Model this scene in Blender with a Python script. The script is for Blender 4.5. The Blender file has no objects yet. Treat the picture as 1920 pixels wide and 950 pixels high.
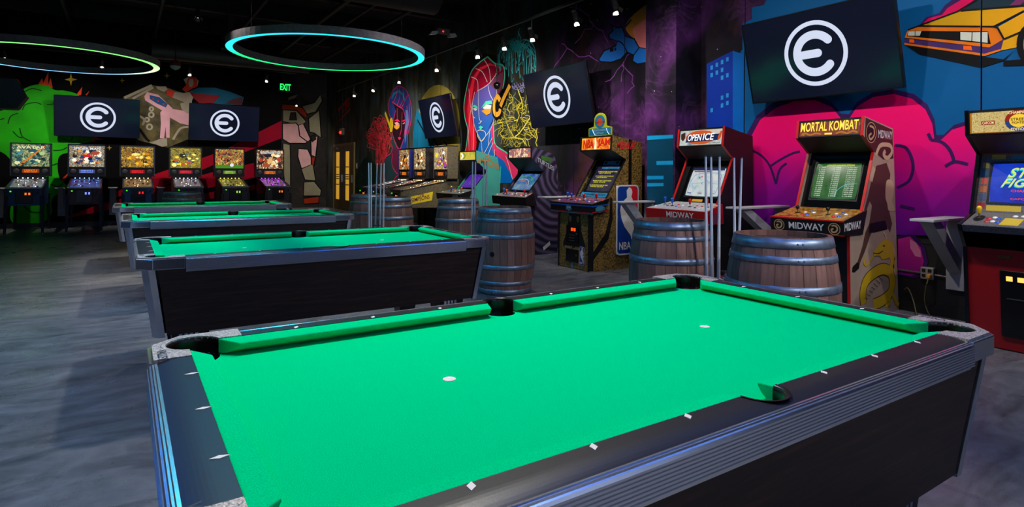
import bpy, bmesh, math, random
from mathutils import Vector, Matrix
from mathutils.geometry import tessellate_polygon
PI = math.pi
sc = bpy.context.scene
COL = sc.collection
random.seed(7)

# ------------------------------------------------------------------ camera
CAM = Vector((-1.1935, -1.3604, 1.2827)); YAW = 0.9897; ROLL = 0.0071
FPX, CX, CY = 1114.58, 964.64, 325.32            # focal length and principal point, pixels of the 1920x950 frame
FW = Vector((math.cos(YAW), math.sin(YAW), 0)); RT0 = Vector((math.sin(YAW), -math.cos(YAW), 0)); UP0 = Vector((0, 0, 1))
RT = RT0 * math.cos(ROLL) + UP0 * math.sin(ROLL); UPV = UP0 * math.cos(ROLL) - RT0 * math.sin(ROLL)
cd = bpy.data.cameras.new('camera'); cam = bpy.data.objects.new('camera', cd); COL.objects.link(cam)
cd.sensor_width = 36; cd.lens = FPX / 1920 * 36
cd.shift_x = (960 - CX) / 1920; cd.shift_y = (CY - 475) / 1920
cd.clip_start = 0.02
m = Matrix.Identity(4)
for i in range(3):
    m[i][0] = RT[i]; m[i][1] = UPV[i]; m[i][2] = -FW[i]; m[i][3] = CAM[i]
cam.matrix_world = m
sc.camera = cam

# ------------------------------------------------------------------ world, exposure, room lights and added fill lights
w = bpy.data.worlds.new('world'); sc.world = w; w.use_nodes = True
w.node_tree.nodes['Background'].inputs[0].default_value = (0.02, 0.025, 0.035, 1)
w.node_tree.nodes['Background'].inputs[1].default_value = 1.0
sc.view_settings.view_transform = 'Standard'; sc.view_settings.look = 'None'
sc.view_settings.exposure = 0.0; sc.view_settings.gamma = 1.0; sc.view_settings.use_curve_mapping = False
sc.cycles.use_denoising = True
sc.cycles.max_bounces = 6; sc.cycles.diffuse_bounces = 3; sc.cycles.glossy_bounces = 3
sc.cycles.sample_clamp_indirect = 4.0; sc.cycles.caustics_reflective = False; sc.cycles.caustics_refractive = False

def spot_light(name, loc, target, watts, color, angle, blend=0.5, radius=0.05):
    l = bpy.data.lights.new(name, 'SPOT'); l.energy = watts; l.color = color
    l.spot_size = math.radians(angle); l.spot_blend = blend; l.shadow_soft_size = radius
    o = bpy.data.objects.new(name, l); COL.objects.link(o); o.location = loc
    o.rotation_euler = (Vector(target) - Vector(loc)).to_track_quat('-Z', 'Y').to_euler()
    return o

WALLX, BACKY, ALCY, CEIL = 5.08, 15.65, 20.9, 4.9
# hanging downlights over the four tables plus added fill lights out of view (their housings are built further down)
DOWN = [((0.35, 1.15, 3.75), (-0.05, -0.1, 0.8), 480, 66), ((-0.9, 1.0, 3.75), (-0.45, -0.15, 0.8), 260, 66), ((0.1, 4.1, 3.75), (0, 3.1, 0.8), 420, 66),
        ((-0.05, 7.0, 3.75), (-0.1, 6.0, 0.8), 460, 66), ((-0.2, 9.6, 3.75), (-0.17, 8.7, 0.8), 460, 66)]
FILL = [((-2.7, 2.8, 4.0), (-2.1, 2.9, 0.0), 620, 76), ((0.6, -3.2, 4.0), (2.5, 1.6, 0.85), 900, 27), ((3.6, -2.6, 3.8), (4.0, 2.2, 0.7), 620, 84), ((-2.9, 6.4, 4.0), (-2.4, 6.8, 0.0), 700, 84), ((3.0, 5.0, 4.2), (2.6, 6.2, 0.0), 420, 110), ((-2.6, -2.7, 4.0), (-2.6, -4.05, 1.6), 1900, 120), ((1.8, -2.7, 4.0), (1.8, -4.05, 1.6), 1900, 120)]  # added out of view: floor, cue and cabinet fill, front wall wash for metal
for loc, tgt, wt, an in DOWN: spot_light('downlight', loc, tgt, wt * 0.67, (1.0, 0.97, 0.90), an, 0.6, 0.06)
for loc, tgt, wt, an in FILL: spot_light('fill_light', loc, tgt, wt * 0.42, (0.95, 0.94, 1.0), an, 0.8, 0.12)
# wall washer heads on the ceiling track along the right wall: (y of head, height, target y, target z, watts)
TRACKX, TRACKZ = 3.70, 3.51
def tk(y): return -1.3604 + (y + 1.3604) * 0.8717
TRACK = [(tk(15.8), 3.32, 15.6, 2.2, 90), (tk(14.23), 3.30, 14.0, 2.2, 220), (tk(12.4), 3.30, 12.2, 2.2, 230), (tk(10.3), 3.30, 10.4, 2.2, 190), (tk(8.51), 3.30, 8.9, 2.3, 190), (tk(7.56), 3.30, 7.6, 2.2, 150), (tk(6.70), 3.30, 6.6, 2.2, 130),  # third and fourth heads are added, to brighten the wall there
         (tk(5.55), 3.32, 5.4, 2.2, 130), (tk(4.70), 3.30, 4.6, 2.0, 110)]
for y, z, ty, tz, wt in TRACK:
    spot_light('track_spot', (TRACKX, y, z - 0.09), (WALLX, ty, tz), wt * 1.05, (1.0, 0.90, 0.82), 115, 0.8, 0.03)
NEARTRACK = [(3.2, 3.60, 3.0, 2.1, 200), (1.9, 3.60, 1.9, 2.1, 240), (0.6, 3.60, 0.7, 2.1, 240), (-0.7, 3.6, -0.4, 2.1, 200)]
for y, z, ty, tz, wt in NEARTRACK:
    spot_light('track_spot', (3.0, y, z - 0.09), (WALLX, ty, tz), wt * 0.6, (1.0, 0.92, 0.86), 115, 0.8, 0.04)
BACKTRACK = [(-3.2, -2.9), (-1.6, -1.5), (0.05, 0.1), (1.7, 1.6)]
for x, tx in BACKTRACK:
    spot_light('track_spot', (x, 14.1, 3.5), (tx, BACKY, 2.1), 175, (1.0, 0.90, 0.82), 110, 0.8, 0.03)
spot_light('track_spot', (3.6, 19.2, 3.5), (3.7, ALCY, 2.0), 190, (1.0, 0.84, 0.70), 110, 0.7, 0.03)

# ------------------------------------------------------------------ pixel -> point on a real plane of the room
def ray(px, py): return FW + RT * ((px - CX) / FPX) - UPV * ((py - CY) / FPX)
def onx(px, py, x):
    d = ray(px, py); return CAM + d * ((x - CAM.x) / d.x)
def ony(px, py, y):
    d = ray(px, py); return CAM + d * ((y - CAM.y) / d.y)
def crop(x0, y0, s): return lambda a, b: (x0 + a / s, y0 + b / s)

# ------------------------------------------------------------------ materials
def lin(c):
    out = []
    for v in c[:3]:
        v = v / 255.0
        out.append(v / 12.92 if v <= 0.04045 else ((v + 0.055) / 1.055) ** 2.4)
    return (out[0], out[1], out[2], 1.0)
MATS = {}
def mat(name, rgb, rough=0.6, metal=0.0, emit=None, estr=0.0, var=0.0, scale=8.0, bump=0.0, bscale=60.0, spec=0.5, coat=0.0, stretch=None):
    if name in MATS: return MATS[name]
    M = bpy.data.materials.new(name); M.use_nodes = True; MATS[name] = M
    nt = M.node_tree; b = nt.nodes['Principled BSDF']
    c = lin(rgb)
    b.inputs['Base Color'].default_value = c; b.inputs['Roughness'].default_value = rough; b.inputs['Metallic'].default_value = metal
    b.inputs['Specular IOR Level'].default_value = spec
    if coat: b.inputs['Coat Weight'].default_value = coat; b.inputs['Coat Roughness'].default_value = 0.15
    if emit is not None:
        b.inputs['Emission Color'].default_value = lin(emit); b.inputs['Emission Strength'].default_value = estr
    if var or bump:
        tc = nt.nodes.new('ShaderNodeTexCoord'); vec = tc.outputs['Object']
        if stretch:
            mp = nt.nodes.new('ShaderNodeMapping'); mp.inputs['Scale'].default_value = stretch
            nt.links.new(vec, mp.inputs[0]); vec = mp.outputs[0]
    if var:
        n = nt.nodes.new('ShaderNodeTexNoise'); n.inputs['Scale'].default_value = scale; n.inputs['Detail'].default_value = 5
        nt.links.new(vec, n.inputs['Vector'])
        r = nt.nodes.new('ShaderNodeValToRGB'); r.color_ramp.elements[0].position = 0.3; r.color_ramp.elements[1].position = 0.7
        r.color_ramp.elements[0].color = [v * (1 - var) for v in c[:3]] + [1]
        r.color_ramp.elements[1].color = [min(1, v * (1 + var)) for v in c[:3]] + [1]
        nt.links.new(n.outputs['Fac'], r.inputs[0]); nt.links.new(r.outputs[0], b.inputs['Base Color'])
    if bump:
        n2 = nt.nodes.new('ShaderNodeTexNoise'); n2.inputs['Scale'].default_value = bscale; n2.inputs['Detail'].default_value = 3
        nt.links.new(vec, n2.inputs['Vector'])
        bp = nt.nodes.new('ShaderNodeBump'); bp.inputs['Strength'].default_value = bump; bp.inputs['Distance'].default_value = 0.01
        nt.links.new(n2.outputs['Fac'], bp.inputs['Height']); nt.links.new(bp.outputs[0], b.inputs['Normal'])
    return M
def glow(name, rgb, s=1.0): return mat(name, (10, 10, 10), 0.4, emit=rgb, estr=s)

def node_mat(name, rough=0.7):
    M = bpy.data.materials.new(name); M.use_nodes = True; MATS[name] = M
    nt = M.node_tree; b = nt.nodes['Principled BSDF']; b.inputs['Roughness'].default_value = rough
    return M, nt, b
def ramp(nt, fac, stops, interp='LINEAR'):
    r = nt.nodes.new('ShaderNodeValToRGB'); r.color_ramp.interpolation = interp
    while len(r.color_ramp.elements) < len(stops): r.color_ramp.elements.new(0.5)
    for e, (p, c) in zip(r.color_ramp.elements, stops):
        e.position = p; e.color = lin(c) if len(c) == 3 else c
    nt.links.new(fac, r.inputs[0]); return r.outputs[0]
def noise(nt, vec, scale, detail=5, dist=0.0, rough=0.55):
    n = nt.nodes.new('ShaderNodeTexNoise'); n.inputs['Scale'].default_value = scale; n.inputs['Detail'].default_value = detail
    n.inputs['Distortion'].default_value = dist; n.inputs['Roughness'].default_value = rough
    nt.links.new(vec, n.inputs['Vector']); return n.outputs['Fac']
def objvec(nt, scale=(1, 1, 1), loc=(0, 0, 0)):
    tc = nt.nodes.new('ShaderNodeTexCoord'); mp = nt.nodes.new('ShaderNodeMapping')
    mp.inputs['Scale'].default_value = scale; mp.inputs['Location'].default_value = loc
    nt.links.new(tc.outputs['Object'], mp.inputs[0]); return mp.outputs[0]
def mix(nt, fac, a, b, mode='MIX'):
    mx = nt.nodes.new('ShaderNodeMix'); mx.data_type = 'RGBA'; mx.blend_type = mode
    for sock, v in ((0, fac), (6, a), (7, b)):
        if hasattr(v, 'is_linked') or hasattr(v, 'links'): nt.links.new(v, mx.inputs[sock])
        else: mx.inputs[sock].default_value = v if sock == 0 else (lin(v) if len(v) == 3 else v)
    return mx.outputs[2]
def mathn(nt, op, a, b=0.0, clamp=False):
    n = nt.nodes.new('ShaderNodeMath'); n.operation = op; n.use_clamp = clamp
    for i, v in enumerate((a, b)):
        if isinstance(v, (int, float)): n.inputs[i].default_value = v
        else: nt.links.new(v, n.inputs[i])
    return n.outputs[0]

# ------------------------------------------------------------------ mesh builder
TEXT_CACHE = {}
def text_mesh(body):
    if body in TEXT_CACHE: return TEXT_CACHE[body]
    cu = bpy.data.curves.new('lettering', 'FONT'); cu.body = body; cu.resolution_u = 3; cu.align_x = 'LEFT'; cu.offset = 0.018
    ob = bpy.data.objects.new('lettering', cu)
    me = bpy.data.meshes.new_from_object(ob)
    v = [tuple(p.co) for p in me.vertices]; f = [tuple(p.vertices) for p in me.polygons]
    bpy.data.objects.remove(ob); bpy.data.curves.remove(cu); bpy.data.meshes.remove(me)
    xs = [p[0] for p in v]; ys = [p[1] for p in v]
    bb = (min(xs), max(xs), min(ys), max(ys)) if v else (0, 1, 0, 1)
    TEXT_CACHE[body] = (v, f, bb); return TEXT_CACHE[body]

def smooth_path(pts, closed=False, n=6):
    P = [Vector(p) for p in pts]; out = []; N = len(P)
    rng = range(N) if closed else range(N - 1)
    for i in rng:
        if closed: a, b, c, d = P[(i - 1) % N], P[i], P[(i + 1) % N], P[(i + 2) % N]
        else: a, b, c, d = P[max(i - 1, 0)], P[i], P[i + 1], P[min(i + 2, N - 1)]
        for k in range(n):
            t = k / n
            out.append(0.5 * ((2 * b) + (c - a) * t + (2 * a - 5 * b + 4 * c - d) * t * t + (3 * b - a - 3 * c + d) * t ** 3))
    if not closed: out.append(P[-1])
    return out

class MB:
    def __init__(s): s.v = []; s.f = []; s.fm = []; s.fs = []; s.mats = []; s.chunks = []
    def mi(s, M):
        if M not in s.mats: s.mats.append(M)
        return s.mats.index(M)
    def add(s, verts, faces, M, smooth=False):
        b = len(s.v); k = s.mi(M); s.chunks.append((verts, faces, M, smooth)); s.v += [tuple(p) for p in verts]
        for f in faces: s.f.append(tuple(b + i for i in f)); s.fm.append(k); s.fs.append(smooth)
        return s
    def box(s, x0, x1, y0, y1, z0, z1, M):
        v = [(x0, y0, z0), (x1, y0, z0), (x1, y1, z0), (x0, y1, z0), (x0, y0, z1), (x1, y0, z1), (x1, y1, z1), (x0, y1, z1)]
        return s.add(v, [(3, 2, 1, 0), (4, 5, 6, 7), (0, 1, 5, 4), (1, 2, 6, 5), (2, 3, 7, 6), (3, 0, 4, 7)], M)
    def hexa(s, bottom, top, M):          # two quads, same winding (ccw from above)
        return s.add(list(bottom) + list(top), [(3, 2, 1, 0), (4, 5, 6, 7), (0, 1, 5, 4), (1, 2, 6, 5), (2, 3, 7, 6), (3, 0, 4, 7)], M)
    def loft(s, rings, M, smooth=False, caps=True, closed=True):
        n = len(rings[0]); v = [p for r in rings for p in r]; f = []
        for i in range(len(rings) - 1):
            for j in range(n if closed else n - 1):
                k = (j + 1) % n
                f.append((i * n + j, i * n + k, (i + 1) * n + k, (i + 1) * n + j))
        s.add(v, f, M, smooth)
        if caps:
            s.add(rings[0], [tuple(reversed(range(n)))], M); s.add(rings[-1], [tuple(range(n))], M)
        return s
    def prism(s, poly, axis, a, b, M, Mcap=None):     # poly in the two other axes, extruded along axis from a to b
        def P(p, t):
            return (t, p[0], p[1]) if axis == 0 else ((p[0], t, p[1]) if axis == 1 else (p[0], p[1], t))
        n = len(poly)
        va = [P(p, a) for p in poly]; vb = [P(p, b) for p in poly]
        s.add(va + vb, [(j, (j + 1) % n, n + (j + 1) % n, n + j) for j in range(n)], M)
        tri = tessellate_polygon([[Vector((p[0], p[1], 0)) for p in poly]])
        s.add(va, [tuple(t) for t in tri], Mcap or M); s.add(vb, [tuple(reversed(t)) for t in tri], Mcap or M)
        return s
    def tube(s, path, r, M, seg=8, caps=True):
        P = [Vector(p) for p in path]; rr = r if isinstance(r, (list, tuple)) else [r] * len(P)
        rings = []; up = Vector((0, 0, 1))
        for i, p in enumerate(P):
            t = (P[min(i + 1, len(P) - 1)] - P[max(i - 1, 0)]).normalized()
            u = up if abs(t.dot(up)) < 0.95 else Vector((1, 0, 0))
            a = t.cross(u).normalized(); b = a.cross(t).normalized()
            rings.append([tuple(p + (a * math.cos(2 * PI * k / seg) + b * math.sin(2 * PI * k / seg)) * rr[i]) for k in range(seg)])
        return s.loft(rings, M, True, caps)
    def lathe(s, prof, c, M, seg=24, smooth=True, caps=True):      # prof: (radius, z)
        rings = [[(c[0] + r * math.cos(2 * PI * k / seg), c[1] + r * math.sin(2 * PI * k / seg), c[2] + z) for k in range(seg)] for r, z in prof]
        return s.loft(rings, M, smooth, caps)
    def ball(s, c, r, M, seg=12, rings=8):
        return s.lathe([(max(1e-4, r * math.sin(PI * i / rings)), -r * math.cos(PI * i / rings)) for i in range(rings + 1)], c, M, seg, True, False)
    def poly(s, pts, M):
        P = [Vector(p) for p in pts]
        return s.add(P, [tuple(t) for t in tessellate_polygon([P])], M)
    def ribbon(s, pts, width, M, nrm, closed=False):
        P = [Vector(p) for p in pts]; n = len(P); L = []
        for i, p in enumerate(P):
            if closed: t = P[(i + 1) % n] - P[i - 1]
            else: t = P[min(i + 1, n - 1)] - P[max(i - 1, 0)]
            if t.length < 1e-9: t = Vector((0, 0, 1))
            a = t.normalized().cross(nrm) * (width / 2)
            L += [p + a, p - a]
        f = [(2 * i, 2 * i + 1, 2 * ((i + 1) % n) + 1, 2 * ((i + 1) % n)) for i in range(n if closed else n - 1)]
        return s.add(L, f, M)
    def text(s, body, o, ux, uy, w, h, M):      # lettering filling the box o, o+ux*w, o+uy*h
        v, f, bb = text_mesh(body)
        if not v: return s
        sx = w / max(1e-6, bb[1] - bb[0]); sy = h / max(1e-6, bb[3] - bb[2]); o = Vector(o); ux = Vector(ux); uy = Vector(uy)
        return s.add([o + ux * ((p[0] - bb[0]) * sx) + uy * ((p[1] - bb[2]) * sy) for p in v], f, M)
    def build_print(s, name, parent, limit=6):       # few separate pieces of print become parts of their own
        if len(s.chunks) > limit: return s.build(name, parent)
        for c_ in s.chunks: MB().add(*c_).build(name, parent)
    def build(s, name, parent=None, bevel=0.0, seg=2, kind=None, label=None):
        me = bpy.data.meshes.new(name); me.from_pydata(s.v, [], s.f)
        for M in s.mats: me.materials.append(M)
        me.polygons.foreach_set('material_index', s.fm); me.polygons.foreach_set('use_smooth', s.fs)
        me.update()
        if bevel:
            bm = bmesh.new(); bm.from_mesh(me); bmesh.ops.remove_doubles(bm, verts=bm.verts, dist=1e-5)
            bmesh.ops.recalc_face_normals(bm, faces=bm.faces); bm.to_mesh(me); bm.free()
        return link(name, me, parent, bevel, seg, kind, label)
def link(name, me, parent=None, bevel=0.0, seg=2, kind=None, label=None):
    o = bpy.data.objects.new(name, me); COL.objects.link(o)
    if parent: o.parent = parent
    if bevel:
        md = o.modifiers.new('bevel', 'BEVEL'); md.width = bevel; md.segments = seg; md.limit_method = 'ANGLE'; md.angle_limit = math.radians(40)
    if kind: o['kind'] = kind
    if label: o['label'] = label
    return o
def tag(o, label, cat, group=None):
    o['label'] = label; o['category'] = cat
    if group: o['group'] = group
    return o
def thing(name, label, cat, loc=(0, 0, 0), rotz=0.0, group=None):
    o = bpy.data.objects.new(name, None); COL.objects.link(o); o.location = loc; o.rotation_euler = (0, 0, rotz); o.empty_display_size = 0.1
    return tag(o, label, cat, group)
def dup(root, loc, rotz, label, group=None):
    r = root.copy(); COL.objects.link(r); r.location = loc; r.rotation_euler = (0, 0, rotz); r['label'] = label
    if group: r['group'] = group
    for ch in root.children:
        c = ch.copy(); COL.objects.link(c); c.parent = r
        for g in ch.children:
            d = g.copy(); COL.objects.link(d); d.parent = c
    return r
def V(*a): return Vector(a)
# ================================================================== THE SETTING
def struct(o): o['kind'] = 'structure'; return o
# floor: polished concrete, mottled
M, nt, b = node_mat('concrete', 0.3)
v = objvec(nt); n1 = noise(nt, v, 0.55, 6, 0.4); n2 = noise(nt, v, 2.3, 8, 0.8, 0.65); n3 = noise(nt, v, 14, 6, 0.2)
nst = noise(nt, objvec(nt, (1.0, 2.6, 1)), 1.6, 9, 1.2, 0.68)
c1 = ramp(nt, n1, [(0.3, (112, 116, 128)), (0.5, (142, 142, 146)), (0.7, (168, 164, 160))])
c2 = ramp(nt, nst, [(0.28, (92, 94, 100)), (0.45, (176, 176, 178)), (0.6, (220, 220, 220)), (0.78, (250, 248, 244))])
cc = mix(nt, 0.9, c1, c2, 'MULTIPLY')
cc = mix(nt, 0.3, cc, ramp(nt, n3, [(0.3, (110, 110, 112)), (0.7, (245, 245, 245))]), 'MULTIPLY')
nt.links.new(cc, b.inputs['Base Color'])
nt.links.new(ramp(nt, n2, [(0.3, (0.22, 0.22, 0.22, 1)), (0.7, (0.42, 0.42, 0.42, 1))]), b.inputs['Roughness'])
bp = nt.nodes.new('ShaderNodeBump'); bp.inputs['Strength'].default_value = 0.06; nt.links.new(n2, bp.inputs['Height']); nt.links.new(bp.outputs[0], b.inputs['Normal'])
CONC = M
struct(MB().box(-7.2, 5.3, -4.2, 21.1, -0.1, 0, CONC).build('floor'))

BLACKP = mat('black_paint', (4, 4, 5), 0.9, var=0.2, scale=3, spec=0.15)
CEILM = mat('ceiling_paint', (16, 17, 20), 0.9)
struct(MB().box(-7.2, 5.3, -4.2, 21.1, CEIL, CEIL + 0.15, CEILM).build('ceiling'))

# painted night sky of the right wall
M, nt, b = node_mat('mural_space', 0.65); b.inputs['Specular IOR Level'].default_value = 0.15
v = objvec(nt); sep = nt.nodes.new('ShaderNodeSeparateXYZ'); nt.links.new(v, sep.inputs[0])
far = mathn(nt, 'MULTIPLY_ADD', sep.outputs['Y'], 0.22); 
fm = nt.nodes.new('ShaderNodeMapRange'); fm.inputs[1].default_value = 6.6; fm.inputs[2].default_value = 8.6; nt.links.new(sep.outputs['Y'], fm.inputs[0])
vs = objvec(nt, (1, 2.2, 0.7)); ns = noise(nt, vs, 1.4, 6, 0.6)
base_far = ramp(nt, ns, [(0.32, (26, 26, 22)), (0.48, (54, 54, 42)), (0.6, (54, 70, 74)), (0.75, (96, 70, 56))])
nn = noise(nt, v, 0.8, 5, 0.5)
base_near = ramp(nt, nn, [(0.38, (10, 10, 13)), (0.5, (24, 18, 32)), (0.62, (70, 32, 84)), (0.78, (140, 66, 156))])
nw = noise(nt, v, 1.9, 3, 2.4); rid = mathn(nt, 'ABSOLUTE', mathn(nt, 'SUBTRACT', nw, 0.5))
wisp = ramp(nt, rid, [(0.0, (1, 1, 1, 1)), (0.02, (0.5, 0.5, 0.5, 1)), (0.07, (0, 0, 0, 1))])
wm = ramp(nt, noise(nt, v, 0.8, 2), [(0.5, (0, 0, 0, 1)), (0.65, (0.3, 0.3, 0.3, 1))])
base_near = mix(nt, mathn(nt, 'MULTIPLY', wisp, wm), base_near, (120, 74, 134))
nr = noise(nt, objvec(nt, (1, 1, 1), (3, 5, 2)), 0.9, 5, 0.5)
base_near = mix(nt, ramp(nt, nr, [(0.55, (0, 0, 0, 1)), (0.75, (0.6, 0.6, 0.6, 1))]), base_near, (90, 48, 34))
base = mix(nt, fm.outputs[0], base_near, base_far)
vo = nt.nodes.new('ShaderNodeTexVoronoi'); vo.inputs['Scale'].default_value = 5.5; nt.links.new(v, vo.inputs['Vector'])
star = ramp(nt, vo.outputs['Distance'], [(0.0, (1, 1, 1, 1)), (0.035, (1, 1, 1, 1)), (0.05, (0, 0, 0, 1))])
base = mix(nt, mathn(nt, 'MULTIPLY', star, 0.6), base, (220, 215, 225))
nt.links.new(base, b.inputs['Base Color'])
SPACE = M

# right wall: backing with upright sheets, joints open
WJ = [-4.2, -0.9, 0.75, 3.13, 4.3, 5.2, 6.39, 6.8, 8.88, 10.96, 11.4, 12.72, 14.5, 16.43, 18.6, 20.9]
wall_right = struct(MB().box(WALLX + 0.02, WALLX + 0.2, -4.2, 21.1, 0, CEIL, mat('joint_black', (6, 6, 6), 0.9)).build('wall_right'))
GAP = 0.012
for y0, y1 in zip(WJ[:-1], WJ[1:]):
    MB().box(WALLX, WALLX + 0.02, y0 + GAP / 2, y1 - GAP / 2, 0, CEIL, SPACE).build('wall_panel', wall_right)
BACKEND = 2.384
wall_back = struct(MB().box(-7.2, BACKEND, BACKY, BACKY + 0.15, 0, CEIL, BLACKP).build('wall_back'))
struct(MB().box(BACKEND - 0.15, BACKEND, BACKY + 0.15, 21.1, 0, CEIL, BLACKP).build('wall_alcove_side'))
M, nt, b = node_mat('mural_starfield', 0.7)
v = objvec(nt); nn = noise(nt, v, 1.8, 8, 0.8, 0.7)
base = ramp(nt, nn, [(0.42, (7, 7, 7)), (0.56, (24, 20, 18)), (0.66, (60, 44, 42)), (0.76, (110, 92, 88))])
vo = nt.nodes.new('ShaderNodeTexVoronoi'); vo.inputs['Scale'].default_value = 7; nt.links.new(v, vo.inputs['Vector'])
base = mix(nt, mathn(nt, 'MULTIPLY', ramp(nt, vo.outputs['Distance'], [(0.0, (1, 1, 1, 1)), (0.07, (0, 0, 0, 1))]), 0.35), base, (170, 160, 150))
nt.links.new(base, b.inputs['Base Color'])
wall_alcove = struct(MB().box(BACKEND, 5.1, ALCY, ALCY + 0.15, 0, CEIL, M).build('wall_alcove_back'))
struct(MB().box(-7.2, -7.0, -4.2, 15.65, 0, CEIL, mat('side_wall_grey', (70, 74, 82), 0.8)).build('wall_left'))
struct(MB().box(-7.0, 5.1, -4.2, -4.05, 0, CEIL, mat('front_wall_blue', (112, 124, 146), 0.8)).build('wall_front'))

# square column standing proud of the right wall
COLX, COLY0, COLY1 = 4.6, 3.78, 4.30
column = struct(MB().box(COLX, WALLX, COLY0, COLY1, 0, CEIL, SPACE).build('wall_column'))
# baseboard
BASEB = mat('baseboard_black', (18, 18, 17), 0.45)
struct(MB().box(WALLX - 0.018, WALLX, -4.0, COLY0, 0, 0.1, BASEB).box(WALLX - 0.018, WALLX, COLY1, 17.7, 0, 0.1, BASEB).build('baseboard_right'))
struct(MB().box(-7.0, BACKEND, BACKY - 0.018, BACKY, 0, 0.1, BASEB).build('baseboard_back'))
# dado strip on the near wall below the painted sky
for y0, y1 in ((-4.0, 0.75), (0.75, 3.13), (3.13, 3.78)): MB().box(WALLX - 0.006, WALLX, y0 + GAP / 2, y1 - GAP / 2, 0.1, 0.66, mat('lower_wall_black', (16, 15, 13), 0.5, var=0.2, scale=3)).build('lower_panel', wall_right)
struct(MB().box(WALLX - 0.012, WALLX, 0.2, COLY0, 0.655, 0.70, mat('dado', (26, 26, 24), 0.5)).build('trim_1'))

# ------------------------------------------------------------------ painted murals (flat paint on the walls)
def clip_tri(tri, lo, hi, ax=1):
    poly = tri
    for side in (0, 1):
        out = []
        for i, p in enumerate(poly):
            q = poly[(i + 1) % len(poly)]
            pin = p[ax] >= lo if side == 0 else p[ax] <= hi; qin = q[ax] >= lo if side == 0 else q[ax] <= hi
            L = lo if side == 0 else hi
            if pin: out.append(p)
            if pin != qin: out.append(p.lerp(q, (L - p[ax]) / (q[ax] - p[ax])))
        poly = out
        if len(poly) < 3: return []
    return poly
class Paint:
    """flat paint laid out on one wall plane; c is the crop the coordinates were read in"""
    def __init__(s, plane, c=None, clip=None, lay=0):
        s.plane = plane; s.c = c or (lambda a, b: (a, b)); s.mb = MB(); s.k = lay; s.clip = clip
    def pt(s, p, k):
        px, py = s.c(p[0], p[1]); off = 0.0015 + 0.0005 * k
        if s.plane == 'right': return onx(px, py, WALLX - off)
        if s.plane == 'column': return onx(px, py, COLX - off)
        if s.plane == 'back': return ony(px, py, BACKY - off)
        return ony(px, py, ALCY - off)
    def put(s, verts, faces, M):
        if s.clip is None: s.mb.add(verts, faces, M); return
        for f in faces:
            for y0, y1 in s.clip:
                t = [Vector(verts[i]) for i in f]
                if max(p.y for p in t) < y0 or min(p.y for p in t) > y1: continue
                q = clip_tri(t, y0, y1)
                if q: s.mb.add(q, [tuple(range(len(q)))], M)
    def fill(s, pts, M, smooth=False):
        P = [(p[0], p[1], 0) for p in pts]
        if smooth: P = [(q.x, q.y, 0) for q in smooth_path(P, True, 5)]
        s.k += 1
        W = [s.pt(p, s.k) for p in P]
        s.put(W, [tuple(t) for t in tessellate_polygon([[Vector(p) for p in P]])], M)
        return s
    def line(s, pts, width, M, smooth=True, closed=False, k=None):
        if k is None: s.k += 1
        P = [(p[0], p[1], 0) for p in pts]
        if smooth: P = smooth_path(P, closed, 5)
        t = MB(); nrm = V(1, 0, 0) if s.plane in ('right', 'column') else V(0, 1, 0)
        t.ribbon([s.pt((p[0], p[1]), s.k) for p in P], width, M, nrm, closed and not smooth or closed)
        s.put(t.v, t.f, M); return s
    def text(s, body, a, b2, h, M):         # between two pixel points along the baseline, cap height h metres
        s.k += 1
        A = s.pt(a, s.k); B = s.pt(b2, s.k); u = (B - A); L = u.length; t = MB()
        t.text(body, A, u.normalized(), V(0, 0, 1), L, h, M); s.put(t.v, t.f, M); return s
    def done(s, name, parent): return s.mb.build(name, parent)
PANELS = [(a + GAP / 2, b2 - GAP / 2) for a, b2 in zip(WJ[:-1], WJ[1:])]
def pm(name, rgb, var=0.12, scale=3.0): return mat('paint_' + name, rgb, 0.6, var=var, scale=scale, spec=0.12)
def grad_paint(name, axis, lo, hi, stops):
    M, nt, b = node_mat('paint_' + name, 0.6); b.inputs['Specular IOR Level'].default_value = 0.12; v = objvec(nt); sp = nt.nodes.new('ShaderNodeSeparateXYZ'); nt.links.new(v, sp.inputs[0])
    mr = nt.nodes.new('ShaderNodeMapRange'); mr.inputs[1].default_value = lo; mr.inputs[2].default_value = hi
    nt.links.new(sp.outputs[axis], mr.inputs[0])
    f = mathn(nt, 'ADD', mr.outputs[0], mathn(nt, 'MULTIPLY', mathn(nt, 'SUBTRACT', noise(nt, v, 2.0, 3), 0.5), 0.25))
    nt.links.new(ramp(nt, f, stops), b.inputs['Base Color']); return M

# --- near stretch: blue sky, skyscraper, pink clouds, orange wedge car
SKY = pm('sky_blue', (0, 84, 140), 0.15, 0.8)
p = Paint('right', clip=PANELS)
p.fill([(1340, 430), (1340, 175), (1392, 92), (1392, 44), (1410, 36), (1410, 14), (1432, 10), (1437, 0), (1437, -60), (2120, -60), (2120, 445), (1340, 435)], SKY)
p.done('mural_sky', wall_right)
DKP = pm('dark_plum', (56, 22, 84))
PINK = grad_paint('cloud', 'Z', 0.7, 2.1, [(0.0, (96, 14, 140)), (0.3, (150, 10, 140)), (0.62, (226, 4, 110)), (1.0, (240, 0, 96))])
cloud = [(1385, 440), (1385, 340), (1396, 300), (1405, 262), (1425, 225), (1455, 202), (1490, 189), (1530, 188), (1560, 201), (1577, 222), (1592, 223), (1607, 200), (1637, 182), (1675, 176), (1710, 185), (1735, 205), (1748, 232), (1752, 262), (1765, 262), (1785, 243), (1815, 234), (1870, 232), (1960, 235), (2120, 240), (2120, 452), (1700, 440)]
p = Paint('right', clip=PANELS, lay=3)
p.fill([(x + (-6 if x < 1500 else 4 if x > 1700 else 0), y - 9) for x, y in cloud], DKP); p.fill(cloud, PINK)
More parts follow.
